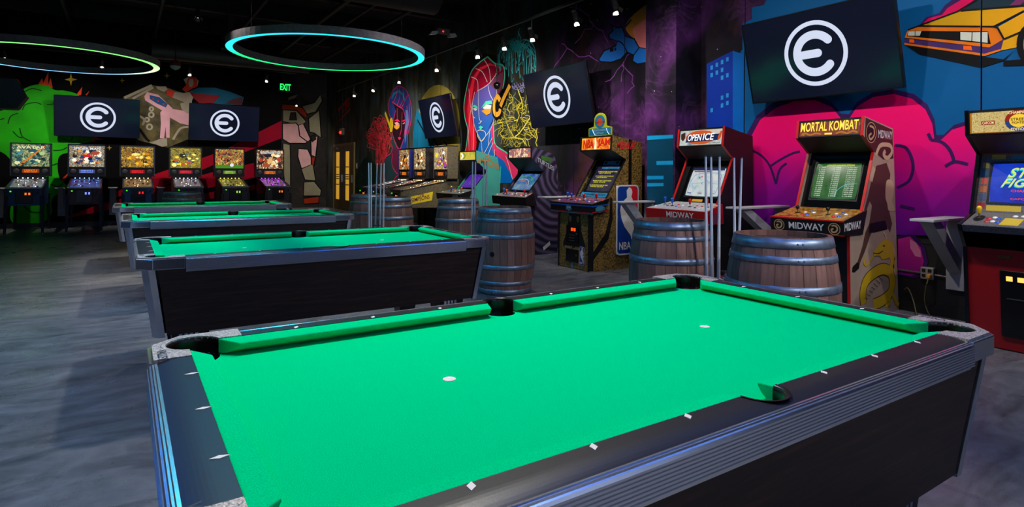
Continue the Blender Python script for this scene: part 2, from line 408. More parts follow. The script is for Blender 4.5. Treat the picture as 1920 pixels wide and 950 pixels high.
for ln in ([(1410, 282), (1428, 292), (1444, 312), (1455, 345)], [(1444, 312), (1462, 300), (1485, 288), (1500, 284)], [(1455, 345), (1462, 318), (1475, 306)], [(1678, 272), (1700, 278), (1712, 308), (1705, 338), (1682, 352)],
           [(1745, 262), (1765, 266), (1780, 280), (1788, 300), (1783, 306)], [(1772, 312), (1790, 303), (1815, 308)], [(1688, 386), (1715, 392)], [(1740, 250), (1746, 262)]):
    p.line(ln, 0.028, DKP)
p.k += 12; p.fill([(1684, 446), (1690, 440), (1715, 440), (1733, 462), (1740, 490), (1733, 515), (1715, 522), (1684, 515)], DKP, False)
p.fill([(1684, 448), (1706, 443), (1726, 463), (1732, 490), (1726, 512), (1708, 517), (1684, 512)], grad_paint('blob', 'Z', 0.3, 0.75, [(0, (150, 20, 130)), (1, (215, 40, 140))]), False)
p.fill([(1706, 448), (1718, 455), (1726, 470), (1727, 482), (1716, 480), (1707, 465)], pm('highlight_pink', (235, 130, 170)))
p.done('mural_cloud', wall_right)
c = crop(1200, 0, 3.84); p = Paint('right', c, PANELS, lay=9)
TOWERB = pm('tower_blue', (10, 48, 150)); 
p.fill([(480, 460), (668, 365), (668, 1640), (480, 1640)], TOWERB); p.fill([(668, 365), (747, 392), (747, 1640), (668, 1640)], pm('tower_side', (0, 92, 176)))
WIN = pm('tower_window', (40, 140, 205))
for a, q in ((516, 486), (553, 466), (591, 446), (629, 426), (516, 540), (553, 522), (591, 502), (591, 558), (629, 541), (591, 702), (629, 686), (591, 758), (629, 741), (516, 792)):
    p.fill([(a - 9, q - 12), (a + 9, q - 17), (a + 9, q + 13), (a - 9, q + 18)], WIN)
p.done('mural_tower', wall_right)
c = crop(1640, 0, 3.957); p = Paint('right', c, PANELS, lay=12)
INK = pm('ink_black', (8, 8, 12)); ORG = pm('car_orange', (214, 110, 14)); YEL = grad_paint('car_yellow', 'Y', -0.6, 1.3, [(0, (235, 150, 10)), (0.5, (228, 160, 10)), (1, (170, 140, 10))])
p.fill([(330, 190), (380, 130), (480, 95), (520, 40), (600, -20), (720, -120), (1200, -120), (1200, 60), (640, 85)], DKP)
p.fill([(350, 182), (400, 135), (500, 110), (540, 60), (640, 0), (720, -100), (1100, -110), (640, 80)], pm('cloud_red', (205, 0, 84)))
p.fill([(650, 76), (770, -12), (1330, -12), (1330, 30), (1108, 42)], pm('windshield', (20, 44, 56)))
p.fill([(1000, 40), (1060, -12), (1130, -12), (1080, 36)], pm('reflection_plum', (110, 40, 90)))
p.fill([(215, 325), (330, 402), (790, 503), (960, 450), (1040, 372), (1330, 420), (1330, 480), (955, 490), (955, 440), (810, 420)], INK)
p.fill([(325, 192), (615, 84), (1108, 42), (1330, 28), (1330, 60), (1108, 82), (880, 197)], YEL)
p.fill([(905, 205), (1108, 92), (1330, 70), (1330, 260), (1108, 225), (1050, 352), (935, 374), (955, 290)], YEL)
p.fill([(245, 222), (312, 194), (880, 199), (910, 205), (957, 290), (850, 352), (222, 280)], ORG)
p.fill([(252, 228), (840, 233), (862, 327), (240, 268)], INK)
p.fill([(220, 285), (850, 354), (957, 292), (935, 374), (815, 414), (222, 330)], pm('bumper_plum', (66, 40, 96)))
p.fill([(220, 318), (815, 398), (935, 362), (935, 376), (815, 416), (222, 332)], ORG)
LENS = pm('lens', (196, 200, 184))
p.fill([(252, 232), (298, 231), (298, 265), (245, 264)], LENS); p.fill([(303, 231), (347, 230), (334, 265), (303, 265)], LENS)
p.fill([(636, 238), (719, 240), (717, 303), (636, 295)], LENS); p.fill([(726, 240), (838, 238), (838, 318), (724, 304)], LENS)
IND = pm('indicator', (240, 96, 10)); p.fill([(258, 291), (292, 293), (294, 317), (257, 315)], IND); p.fill([(657, 338), (716, 342), (724, 373), (658, 368)], IND)
for ln in ([(325, 192), (615, 84), (770, -12)], [(245, 222), (325, 192), (880, 197), (1108, 80)], [(880, 197), (912, 206), (958, 290)], [(640, 78), (1108, 42), (1330, 30)], [(958, 290), (1080, 238)]):
    p.line(ln, 0.014, INK, False)
wheel = [(1180 + 128 * math.cos(a), 330 + 165 * math.sin(a)) for a in [2 * PI * k / 24 for k in range(24)]]
p.fill(wheel, INK); p.fill([(1190 + 88 * math.cos(a), 330 + 125 * math.sin(a)) for a in [2 * PI * k / 24 for k in range(24)]], ORG)
p.done('mural_car', wall_right)

# --- column: teal tower of light
c = crop(1150, 200, 2.794); p = Paint('column', c)
TEAL = pm('teal_dark', (6, 62, 88)); TEALL = pm('teal_light', (20, 150, 205))
p.fill([(177, 148), (313, 146), (313, 560), (177, 560)], TEAL)
for q in ([(177, 153), (313, 147), (313, 165), (177, 174)], [(226, 285), (313, 282), (313, 303), (226, 305)], [(177, 362), (263, 361), (263, 379), (177, 381)], [(177, 400), (263, 399), (263, 416), (177, 418)]): p.fill(q, TEALL)
p.done('mural_light_tower', column)

# --- blue bird-shaped spaceship with flare
c = crop(850, 0, 3.654); p = Paint('right', c, PANELS)
p.fill([(1180, 180), (1215, 120), (1311, 40), (1330, 60), (1330, 330), (1290, 330), (1250, 275), (1200, 230)], pm('flare_orange', (176, 116, 40), 0.4, 2), True)
p.fill([(1230, 200), (1290, 150), (1330, 150), (1330, 340), (1275, 320), (1245, 265)], pm('flare_pink', (200, 110, 110), 0.3, 2), True)
SHB = grad_paint('ship_blue', 'Z', 2.4, 3.5, [(0, (10, 120, 200)), (0.5, (20, 96, 180)), (1, (30, 80, 150))])
p.fill([(990, 415), (1030, 345), (1115, 308), (1125, 282), (1068, 268), (1058, 238), (1090, 208), (1082, 165), (1115, 186), (1160, 180), (1182, 245), (1242, 262), (1275, 322), (1320, 330), (1320, 430), (1262, 442), (1222, 420), (1232, 382), (1190, 362), (1150, 410), (1080, 432), (1010, 426)], INK)
p.fill([(1000, 408), (1035, 352), (1115, 318), (1128, 280), (1076, 262), (1068, 240), (1098, 210), (1092, 178), (1115, 194), (1155, 190), (1176, 250), (1236, 270), (1270, 328), (1320, 336), (1320, 424), (1262, 434), (1232, 416), (1240, 376), (1190, 352), (1145, 400), (1080, 422), (1012, 418)], SHB)
p.line([(1168, 196), (1220, 133)], 0.035, pm('needle', (60, 50, 70)), False)
p.line([(1072, 345), (1098, 340)], 0.05, INK, False); p.line([(1104, 338), (1116, 334)], 0.05, INK, False)
p.line([(1128, 280), (1160, 300), (1190, 352)], 0.02, INK); p.line([(1236, 376), (1270, 330)], 0.02, INK)
p.done('mural_spaceship', wall_right)
p = Paint('right', c, PANELS, lay=0); BLT = pm('bolt_violet', (120, 62, 140), 0.4, 6); rb = random.Random(11)
for pts in ([(1290, 250), (1240, 330), (1190, 380), (1160, 440), (1100, 520), (1040, 560)], [(1160, 440), (1230, 520), (1240, 590), (1190, 640)], [(1000, 420), (930, 380), (860, 390), (780, 330), (740, 300)], [(860, 60), (930, 110), (960, 170), (1020, 210), (1060, 290)], [(780, 330), (720, 420), (680, 480)], [(960, 170), (900, 200), (830, 300)], [(1160, 440), (1170, 470), (1150, 560)], [(860, 60), (800, 50)]):
    q = []
    for i in range(len(pts) - 1):
        q.append(pts[i]); q.append(((pts[i][0] + pts[i + 1][0]) / 2 + rb.uniform(-14, 14), (pts[i][1] + pts[i + 1][1]) / 2 + rb.uniform(-14, 14)))
    q.append(pts[-1]); p.line(q, 0.016, BLT, False, k=0)
p.done('mural_violet_lightning', wall_right)

# --- red haired face with line work
c = crop(860, 40, 3.169); p = Paint('right', c, PANELS)
CRIM = grad_paint('crimson', 'Z', 1.2, 3.4, [(0, (214, 24, 60)), (0.5, (200, 8, 52)), (1, (132, 6, 40))]); MINT = pm('mint', (70, 205, 165)); BONE = pm('bone', (205, 200, 196)); FBLUE = grad_paint('face_blue', 'Z', 1.4, 2.9, [(0, (0, 104, 190)), (0.6, (36, 92, 172)), (1, (90, 80, 160))])
p.fill([(26, 200), (180, 195), (280, 250), (285, 480), (200, 600), (215, 720), (350, 830), (370, 940), (30, 940), (20, 700), (10, 450)], pm('face_shade', (16, 17, 15)), True)
hair = [(172, 210), (120, 248), (75, 300), (47, 400), (31, 500), (38, 580), (54, 640), (48, 720), (36, 790), (100, 800), (106, 720), (100, 640), (86, 560), (80, 480), (108, 416), (180, 370), (232, 300), (246, 330), (250, 420), (268, 380), (273, 300), (262, 262), (216, 250)]
p.fill(hair, CRIM)
p.fill([(255, 275), (190, 262), (130, 290), (95, 350), (82, 430), (68, 520), (80, 600), (98, 690), (92, 780), (70, 780), (72, 690), (58, 600), (50, 520), (62, 420), (84, 330), (125, 275), (185, 248)], pm('hair_light', (240, 40, 60)))
p.fill([(108, 416), (180, 368), (236, 336), (243, 400), (216, 480), (210, 570), (170, 650), (135, 712), (100, 640), (84, 560), (80, 480)], FBLUE)
p.fill([(180, 368), (232, 320), (262, 300), (262, 390), (240, 430)], pm('brow_rose', (120, 60, 90)))
p.fill([(130, 700), (170, 650), (208, 590), (215, 735), (300, 790), (352, 880), (345, 960), (245, 960), (160, 880), (110, 780)], FBLUE)
p.fill([(190, 640), (208, 590), (215, 735), (300, 790), (352, 880), (345, 960), (320, 930), (270, 830), (205, 780)], pm('neck_rose', (214, 50, 100)))
p.line([(172, 210), (120, 248), (75, 300), (47, 400), (31, 500), (38, 580), (54, 640), (48, 720), (36, 790)], 0.03, MINT); p.line([(172, 210), (216, 250), (262, 262), (274, 320), (262, 400)], 0.03, MINT)
p.line([(208, 600), (210, 690), (225, 740), (290, 785), (335, 850)], 0.025, MINT); p.line([(250, 860), (246, 960)], 0.02, MINT)
for ln in ([(150, 225), (180, 280), (190, 360)], [(215, 252), (225, 290), (215, 330)], [(100, 280), (140, 300), (170, 360)], [(75, 330), (110, 350), (115, 410)], [(60, 400), (70, 500), (90, 600), (85, 780)], [(95, 420), (70, 540), (60, 650), (62, 780)],
           [(82, 480), (84, 560), (100, 640), (135, 712)], [(135, 712), (190, 640), (212, 570)], [(118, 415), (117, 500), (122, 570), (130, 600), (118, 605)], [(110, 415), (180, 370), (232, 300)], [(130, 600), (138, 590)], [(112, 650), (130, 645), (155, 655), (160, 680), (135, 712), (112, 680), (112, 650)],
           [(175, 380), (185, 430), (205, 470)], [(230, 310), (225, 400), (228, 440)], [(80, 510), (85, 560), (98, 575)], [(140, 800), (165, 760), (200, 690)], [(165, 860), (180, 780), (205, 720)], [(200, 900), (210, 820), (215, 760)], [(280, 800), (300, 860), (320, 940)], [(135, 712), (140, 780)], [(185, 640), (175, 740)]):
    p.line(ln, 0.016, BONE)
p.fill([(78, 508), (95, 495), (112, 508), (112, 520), (95, 510)], MINT); p.fill([(133, 515), (160, 475), (195, 470), (200, 490), (165, 492)], MINT)
p.fill([(84, 518), (98, 513), (112, 524), (98, 532)], BONE); p.fill([(142, 515), (165, 492), (195, 500), (190, 520), (160, 525)], BONE); p.fill([(135, 532), (160, 520), (192, 520), (188, 545), (165, 557)], pm('cheek_gold', (215, 140, 40)))
p.fill([(117, 628), (130, 620), (147, 628), (130, 643)], MINT)
OCH = pm('ochre', (226, 162, 52))
p.fill([(196, 500), (215, 440), (245, 430), (310, 365), (318, 372), (268, 490), (250, 570), (222, 590), (200, 560)], INK)
p.line([(246, 470), (228, 445), (213, 480), (210, 520), (220, 552), (240, 545), (247, 520)], 0.1, OCH); p.line([(248, 505), (270, 450), (304, 380)], [0.1][0], OCH)
p.done('mural_red_haired_face', wall_right)
# teal hanging curls and yellow lightning beside that face
rnd = random.Random(3); p = Paint('right', c, PANELS, lay=6); TCURL = pm('curl_teal', (50, 180, 190))
p.line([(362, 40), (352, 90), (355, 150)], 0.014, TCURL); p.line([(352, 60), (370, 110), (360, 150)], 0.014, TCURL)
for k in range(46):
    ex = 348 + rnd.uniform(-118, 118); dr = 1 - abs(ex - 348) / 150; ey = rnd.uniform(210, 270 + 120 * dr)
    sx = 356 + rnd.uniform(-25, 25); top = rnd.uniform(100, 150)
    p.line([(sx, 160 + rnd.uniform(-15, 25)), ((sx + ex) / 2, top), (ex, top + 50), (ex + rnd.uniform(-8, 8), ey), (ex + rnd.uniform(-14, 14), ey - 14)], 0.011, TCURL, k=0)
LAV = pm('lavender', (140, 140, 190))
for k in range(16):
    x0 = rnd.uniform(310, 385); y0 = rnd.uniform(360, 410); p.line([(x0, y0), (x0 + 8, y0 + 14), (x0 + 20, y0 + 8), (x0 + 16, y0 - 8)], 0.011, LAV, k=0)
p.done('mural_teal_curls', wall_right)
p = Paint('right', c, PANELS, lay=6); LEM = pm('lemon', (226, 214, 70)); LEM2 = pm('lemon_dark', (190, 184, 50))
def bolt(x, y, ang, n, step, wd, M):
    pts = [(x, y)]
    for i in range(n):
        ang += rnd.uniform(-0.9, 0.9); x += step * math.cos(ang); y += step * math.sin(ang) * 1.2; pts.append((x, y))
    p.line(pts, wd, M, False, k=0); return pts
for k in range(190):
    a = rnd.uniform(0, 2 * PI); r0 = rnd.uniform(0, 1) ** 0.5
    bx = 348 + 110 * r0 * math.cos(a); by = 585 + 140 * r0 * math.sin(a)
    bolt(bx, by, a, rnd.randint(2, 5), rnd.uniform(7, 13), 0.009, LEM2 if k % 3 else LEM)
for pts in ([(300, 420), (300, 450), (320, 450), (318, 480), (300, 490), (290, 520), (305, 545), (295, 570), (330, 570), (330, 590), (350, 585)], [(232, 605), (258, 600), (265, 640), (245, 665), (262, 690), (290, 695), (330, 690), (360, 665), (400, 610), (430, 560)], [(330, 690), (380, 700), (395, 730)],
            [(350, 400), (360, 430), (375, 470), (380, 520)], [(468, 630), (460, 660), (468, 690), (458, 720), (466, 742)], [(280, 590), (300, 640), (330, 690)], [(372, 480), (350, 520), (360, 560), (345, 600)]):
    p.line(pts, 0.022, LEM, False, k=0)
p.done('mural_yellow_lightning', wall_right)

# --- blue haired face with red swirls
c = crop(660, 150, 4.523); p = Paint('right', c, PANELS); MAG = pm('magenta', (226, 40, 100)); HBL = grad_paint('hair_blue', 'Z', 1.3, 3.2, [(0, (20, 70, 150)), (0.6, (24, 60, 130)), (1, (40, 60, 130))]); CYN = pm('hair_cyan', (30, 130, 165)); MAR = pm('maroon_dark', (40, 18, 26))
p.fill([(390, 50), (345, 95), (318, 165), (309, 230), (318, 300), (350, 345), (345, 450), (400, 590), (430, 585), (468, 575), (472, 470), (496, 370), (505, 270), (490, 160), (450, 75)], HBL)
p.fill([(345, 185), (435, 255), (450, 350), (440, 480), (405, 585), (362, 520), (340, 440), (352, 350), (370, 260)], MAR)
p.fill([(330, 150), (350, 105), (400, 85), (435, 110), (450, 170), (440, 175), (425, 130), (395, 105), (360, 125), (340, 165)], CYN); p.fill([(455, 250), (475, 260), (485, 360), (460, 480), (450, 540), (445, 480), (455, 350)], pm('hair_sky', (90, 130, 190)))
p.fill([(340, 450), (400, 590), (410, 680), (440, 800), (440, 880), (270, 880), (262, 720), (290, 650), (335, 620)], pm('shoulder_teal', (40, 66, 72))); p.fill([(335, 620), (370, 560), (400, 600), (405, 700), (440, 790), (440, 860), (380, 780), (340, 700)], pm('shoulder_plum', (96, 30, 60)))
for ln in ([(390, 50), (345, 95), (318, 165), (309, 230), (318, 300), (350, 345)], [(390, 50), (450, 75), (490, 160), (505, 270), (496, 370), (472, 470), (468, 580)], [(340, 185), (390, 220), (435, 255), (455, 350), (440, 480)], [(340, 440), (362, 520), (402, 588), (440, 500)], [(370, 260), (350, 350), (340, 440)], [(385, 70), (375, 130), (350, 190)],
           [(400, 65), (405, 140), (385, 210)], [(430, 75), (440, 140), (405, 230)], [(470, 130), (440, 200), (415, 240)], [(383, 235), (385, 330)], [(425, 270), (418, 420), (405, 470)], [(465, 220), (475, 330), (455, 470)], [(485, 200), (488, 330), (462, 450)], [(262, 880), (268, 720), (290, 650), (330, 620), (345, 560)], [(405, 590), (400, 700), (425, 775), (440, 780)], [(360, 840), (385, 812), (430, 812)], [(345, 620), (340, 720), (380, 790), (425, 800)], [(290, 880), (280, 840), (262, 830)]):
    p.line(ln, 0.026, MAG)
p.fill([(358, 345), (385, 328), (410, 355), (385, 350)], MAG); p.fill([(425, 345), (450, 332), (452, 345), (430, 355)], MAG)
p.fill([(358, 362), (385, 355), (405, 375), (375, 385)], pm('eye_rose', (240, 150, 150))); p.fill([(355, 385), (405, 380), (400, 405), (380, 420), (358, 405)], OCH); p.fill([(425, 372), (448, 355), (445, 372)], pm('eye_rose', (240, 150, 150)))
p.fill([(388, 490), (402, 480), (418, 490), (403, 510)], MAG)
YLW = pm('finger_yellow', (225, 195, 30)); p.line([(280, 275), (305, 345), (325, 400)], 0.1, YLW, False); p.fill([(322, 330), (340, 318), (350, 380), (340, 440), (322, 440), (318, 380)], YLW)
p.done('mural_blue_haired_face', wall_right)
p = Paint('right', c, PANELS, lay=4); REDS = pm('swirl_red', (246, 64, 76))
for k in range(60):
    a = rnd.uniform(PI * 0.95, PI * 2.05); r = rnd.uniform(0.5, 1.0); ex = 238 + 100 * r * math.cos(a); ey = 480 + 165 * r * math.sin(a) + rnd.uniform(-10, 60)
    bx = 232 + rnd.uniform(-40, 60); wv = rnd.uniform(10, 22)
    p.line([(bx, 640 + rnd.uniform(-20, 90)), ((bx + ex) / 2 + 12, (640 + ey) / 2), (ex - wv, ey + 20), (ex, ey - 12), (ex + wv, ey + 10), (ex + wv * 0.4, ey + 60)], 0.022, REDS, k=0)
p.done('mural_red_swirls', wall_right)
p = Paint('right', c, PANELS, lay=3); OLV = pm('olive', (128, 116, 48)); 
p.fill([(735 + 178 * math.cos(t), 340 + 300 * math.sin(t)) for t in [2 * PI * k / 28 for k in range(28)]], OLV)
p.fill([(760, 480), (915, 480), (915, 640), (760, 640)], OLV)
p.fill([(556, 232), (540, 300), (516, 460), (518, 600), (700, 600), (690, 480), (610, 370)], pm('mural_teal', (10, 92, 124)))
for ln in ([(556, 340), (640, 490), (672, 570)], [(600, 330), (650, 490), (665, 540)], [(690, 490), (728, 560)], [(780, 515), (806, 556)]): p.line(ln, 0.05, INK, False)
p.done('mural_olive_disc', wall_right)
# painted dark green bush near the door
p = Paint('right', c, PANELS, lay=3); BUSH = pm('bush', (14, 34, 28)); BUSHL = pm('bush_line', (40, 78, 66))
p.fill([(20, 860), (60, 740), (110, 660), (150, 670), (200, 740), (215, 960), (15, 960)], BUSH, True)
for k in range(40):
    x0 = rnd.uniform(30, 205); y0 = rnd.uniform(690, 940)
    if y0 > 700 + abs(x0 - 125) * 1.2: p.line([(x0, y0 + 40), (x0 - 10, y0 + 10), (x0, y0 - 18), (x0 + 10, y0 + 10), (x0 + 4, y0 + 36)], 0.016, BUSHL, k=0)
p.done('mural_bush', wall_right)
# red lettering high on the wall by the door
c = crop(510, 140, 3.653); p = Paint('right', c, PANELS, lay=2); SIGNR = pm('sign_red', (214, 44, 20))
p.line([(453, 240), (530, 160)], 0.07, SIGNR, False); p.line([(460, 316), (535, 235)], 0.07, SIGNR, False)
p.text('すぐに', (457, 296), (496, 256), 0.32, SIGNR); p.text('帰る', (500, 252), (532, 222), 0.36, SIGNR)
p.done('mural_lettering', wall_right)

# --- back wall: green creature, stars, rider, red beams
p = Paint('back'); GRN = mat('paint_creature_green', (40, 184, 20), 0.6, var=0.5, scale=0.9, spec=0.12); GLINE = pm('creature_line', (8, 60, 14)); SPK = pm('spike', (226, 70, 36)); GST = pm('star_gold', (190, 160, 40))
for t in ([(32, 148), (39, 157), (33, 157)], [(71, 160), (79, 146), (82, 159)], [(79, 160), (91, 134), (90, 161)], [(89, 162), (95, 146), (99, 165)], [(143, 178), (154, 163), (152, 178)], [(160, 178), (168, 170), (163, 179)], [(170, 254), (195, 262), (172, 262)], [(168, 260), (182, 265), (170, 266)], [(106, 345), (130, 322), (120, 340)], [(122, 348), (135, 340), (126, 350)]): p.fill(t, SPK)
p.fill([(-40, 205), (0, 208), (20, 195), (32, 178), (46, 166), (65, 159), (88, 160), (104, 169), (122, 170), (150, 180), (178, 215), (176, 252), (168, 266), (148, 270), (132, 284), (112, 292), (108, 312), (112, 334), (124, 346), (124, 358), (104, 366), (96, 380), (96, 402), (70, 424), (40, 424), (20, 412), (22, 380), (40, 330), (20, 300), (0, 284), (-40, 280)], GRN, True)
for ln in ([(46, 172), (60, 166), (78, 170)], [(42, 206), (48, 196), (66, 192), (78, 196)], [(15, 232), (20, 218), (34, 212)], [(24, 246), (34, 256), (42, 258)], [(37, 240), (42, 256), (58, 265)], [(88, 196), (100, 195)], [(100, 282), (115, 281), (126, 276)], [(0, 224), (8, 222)], [(118, 260), (132, 264), (136, 256)], [(60, 300), (90, 310), (108, 306)], [(95, 345), (108, 350), (118, 344)], [(40, 380), (56, 396), (80, 398)]): p.line(ln, 0.02, GLINE)
p.done('mural_green_creature', wall_back)
p = Paint('back', lay=1)
for x, y, r in ((133, 149, 12), (229, 151, 5), (313, 142, 6), (205, 277, 5), (388, 250, 4)):
    p.fill([(x, y - r), (x + r * .2, y - r * .2), (x + r, y), (x + r * .2, y + r * .2), (x, y + r), (x - r * .2, y + r * .2), (x - r, y), (x - r * .2, y - r * .2)], GST)
p.done('mural_stars', wall_back)
p = Paint('back', lay=1); BEAM = grad_paint('beam', 'X', -2.5, 2.4, [(0, (200, 10, 40)), (0.6, (170, 6, 36)), (1, (150, 4, 40))])
p.fill([(528, 226), (528, 259), (440, 292), (300, 352), (205, 372), (205, 366), (280, 330), (420, 282), (455, 262)], BEAM); p.fill([(478, 305), (478, 333), (400, 350), (300, 374), (205, 393), (110, 412), (96, 418), (180, 385), (300, 352), (400, 322)], BEAM)
p.fill([(300, 378), (478, 345), (478, 356), (300, 392)], BEAM); p.done('mural_red_beams', wall_back)
c = crop(220, 130, 5.938); p = Paint('back', c, lay=2); GLD = mat('paint_old_gold', (84, 74, 30), 0.6, var=0.75, scale=5); PWH = pm('suit_pink', (226, 170, 180)); PW2 = pm('suit_bone', (170, 160, 140)); CPB = pm('cape_blue', (8, 84, 112)); CPR = pm('cape_red', (130, 28, 34)); RDR = pm('rider_red', (214, 56, 34))
p.fill([(60, 320), (375, 172), (560, 205), (720, 260), (830, 380), (830, 760), (560, 870), (245, 790), (120, 700), (40, 420)], GLD)
p.line([(75, 318), (385, 178)], 0.06, PW2, False); p.line([(170, 326), (400, 200)], 0.05, PW2, False)
for cx_, cy_, r_ in ((378, 505, 26), (358, 640, 28), (380, 440, 20), (330, 560, 22)): p.line([(cx_ + r_ * math.cos(t), cy_ + r_ * math.sin(t)) for t in [2 * PI * k / 10 for k in range(10)]], 0.04, PW2, True, True)
p.line([(245, 660), (330, 780), (360, 800)], 0.06, INK, False); p.line([(250, 520), (300, 560), (280, 620)], 0.05, PW2); p.line([(620, 780), (700, 660), (790, 640)], 0.05, PW2)
p.fill([(300, 300), (330, 252), (455, 282), (620, 440), (500, 458), (310, 345)], PWH); p.fill([(358, 285), (470, 310), (562, 385), (540, 425), (440, 380), (362, 330)], pm('badge_blue', (40, 84, 140)))
for sx, sy in ((400, 324), (455, 352), (515, 388)): p.fill([(sx + (14 if k % 2 == 0 else 6) * math.sin(k * PI / 5), sy - (16 if k % 2 == 0 else 7) * math.cos(k * PI / 5)) for k in range(10)], RDR)
p.fill([(478, 480), (500, 455), (600, 440), (720, 455), (830, 500), (830, 630), (700, 600), (585, 535), (582, 760), (545, 760), (538, 640), (520, 768), (474, 765), (486, 600)], PWH)
p.fill([(360, 818), (460, 778), (552, 765), (556, 850), (500, 862), (430, 835)], PW2)
p.fill([(700, 380), (830, 340), (830, 510), (760, 480), (715, 440)], PW2); p.fill([(625, 250), (740, 262), (820, 250), (850, 300), (830, 350), (765, 372), (610, 312)], PW2); p.fill([(552, 220), (642, 245), (612, 312), (545, 280)], RDR); p.fill([(430, 190), (540, 190), (560, 222), (520, 252), (450, 220)], PW2)
p.fill([(800, 242), (910, 203), (1085, 203), (1250, 248), (1408, 310), (1385, 400), (1180, 390), (1060, 380), (920, 330)], CPB); p.fill([(800, 250), (885, 272), (1150, 288), (1075, 372), (910, 378), (850, 320)], CPR); p.fill([(1190, 380), (1300, 325), (1400, 312), (1382, 400)], pm('cape_shade', (70, 30, 36)))
p.fill([(720, 222), (765, 172), (738, 110), (788, 85), (868, 85), (906, 130), (890, 190), (830, 215), (765, 255)], RDR); p.fill([(738, 110), (788, 85), (790, 100), (765, 160)], PW2); p.fill([(818, 105), (845, 110), (850, 160), (830, 195), (800, 190), (790, 150), (800, 112)], PW2); p.fill([(870, 88), (906, 130), (890, 185), (888, 130)], PW2)
p.done('mural_rider', wall_back)
# --- alcove wall: generic pale angular panels standing in for the painted figure
c = crop(510, 140, 3.653); p = Paint('alcove', c); PNK = pm('panel_pink', (226, 178, 184)); SAG = pm('panel_sage', (150, 148, 122)); RST = pm('panel_rust', (160, 48, 20)); SGD = pm('panel_shadow', (40, 42, 34))
def blk(pts, M):
    p.fill(pts, M); p.line(pts, 0.045, INK, False, True)
for pts, M_ in (([(70, 200), (160, 205), (238, 240), (238, 300), (180, 260), (70, 240)], RST), ([(74, 240), (170, 245), (235, 320), (200, 350), (74, 320)], SAG), ([(205, 215), (290, 190), (330, 135), (345, 180), (300, 255), (240, 270)], SAG), ([(72, 335), (165, 330), (255, 440), (230, 470), (120, 470), (72, 440)], PNK),
                ([(250, 300), (325, 245), (338, 430), (290, 400), (255, 390)], SAG), ([(180, 345), (215, 335), (265, 440), (245, 460), (190, 420)], PNK), ([(74, 470), (125, 480), (128, 600), (128, 780), (90, 780), (74, 640)], SAG), ([(180, 505), (245, 510), (285, 600), (250, 640), (200, 640), (176, 560)], PNK),
                ([(200, 645), (280, 610), (300, 725), (225, 720)], SAG), ([(218, 735), (290, 730), (338, 790), (330, 830), (215, 830)], SAG), ([(215, 845), (322, 832), (318, 880), (220, 886)], RST), ([(265, 440), (315, 420), (300, 560), (268, 550)], PNK), ([(110, 150), (180, 130), (160, 165), (110, 180)], SAG), ([(268, 565), (298, 565), (288, 625), (270, 610)], RST), ([(130, 260), (160, 258), (168, 310), (120, 310)], SGD), ([(262, 425), (292, 410), (300, 440), (275, 460)], SGD)):
    blk(pts, M_)
p.done('mural_angular_panels', wall_alcove)
# ================================================================== POOL TABLES
M, nt, b = node_mat('cloth_green', 0.95); v = objvec(nt)
nt.links.new(ramp(nt, noise(nt, v, 500, 2), [(0.3, (0, 182, 108)), (0.7, (0, 218, 144))]), b.inputs['Base Color'])
b.inputs['Specular IOR Level'].default_value = 0.0; CLOTH = M
RAIL = mat('rail_black', (30, 26, 24), 0.4, bump=0.03, bscale=400)
M, nt, b = node_mat('walnut_laminate', 0.5); v = objvec(nt, (1.2, 8, 22)); n = noise(nt, v, 2.2, 8, 1.0, 0.65)
nt.links.new(ramp(nt, n, [(0.3, (24, 13, 8)), (0.5, (50, 31, 20)), (0.7, (74, 47, 32))]), b.inputs['Base Color']); WALNUT = M
ALU = mat('brushed_aluminium', (206, 210, 218), 0.24, 0.88)
CHROME = mat('chrome', (215, 216, 222), 0.1, 0.85)
M, nt, b = node_mat('speckled_casting', 0.4); v = objvec(nt); b.inputs['Metallic'].default_value = 0.25
n = noise(nt, v, 260, 4, 0.5, 0.7); nt.links.new(ramp(nt, n, [(0.36, (60, 56, 60)), (0.46, (165, 155, 150)), (0.62, (232, 222, 214))]), b.inputs['Base Color'])
bp = nt.nodes.new('ShaderNodeBump'); bp.inputs['Strength'].default_value = 0.5; bp.inputs['Distance'].default_value = 0.003; nt.links.new(n, bp.inputs['Height']); nt.links.new(bp.outputs[0], b.inputs['Normal']); SPECK = M
POCK = mat('pocket_leather', (22, 15, 9), 0.3); PRIM = mat('pocket_rim', (30, 24, 20), 0.15, 0.4); WHITE = mat('inlay_white', (238, 232, 228), 0.4); LEGB = mat('leg_black', (12, 12, 14), 0.4); INKL = mat('casting_letter', (30, 28, 40), 0.5)
A, B, RT_, RW = 0.99, 0.495, 0.80, 0.052            # half play field, rail top, cushion width
BED = 0.756
def arc(cx, cy, r, a0, a1, n): return [(cx + r * math.cos(math.radians(a0 + (a1 - a0) * k / n)), cy + r * math.sin(math.radians(a0 + (a1 - a0) * k / n))) for k in range(n + 1)]
PC = (A + 0.038, B + 0.038); PR = 0.068; SC = (0.0, B + 0.052); SR = 0.056
def flip(pts, sx, sy):
    q = [(x * sx, y * sy) for x, y in pts]
    return q if sx * sy > 0 else q[::-1]

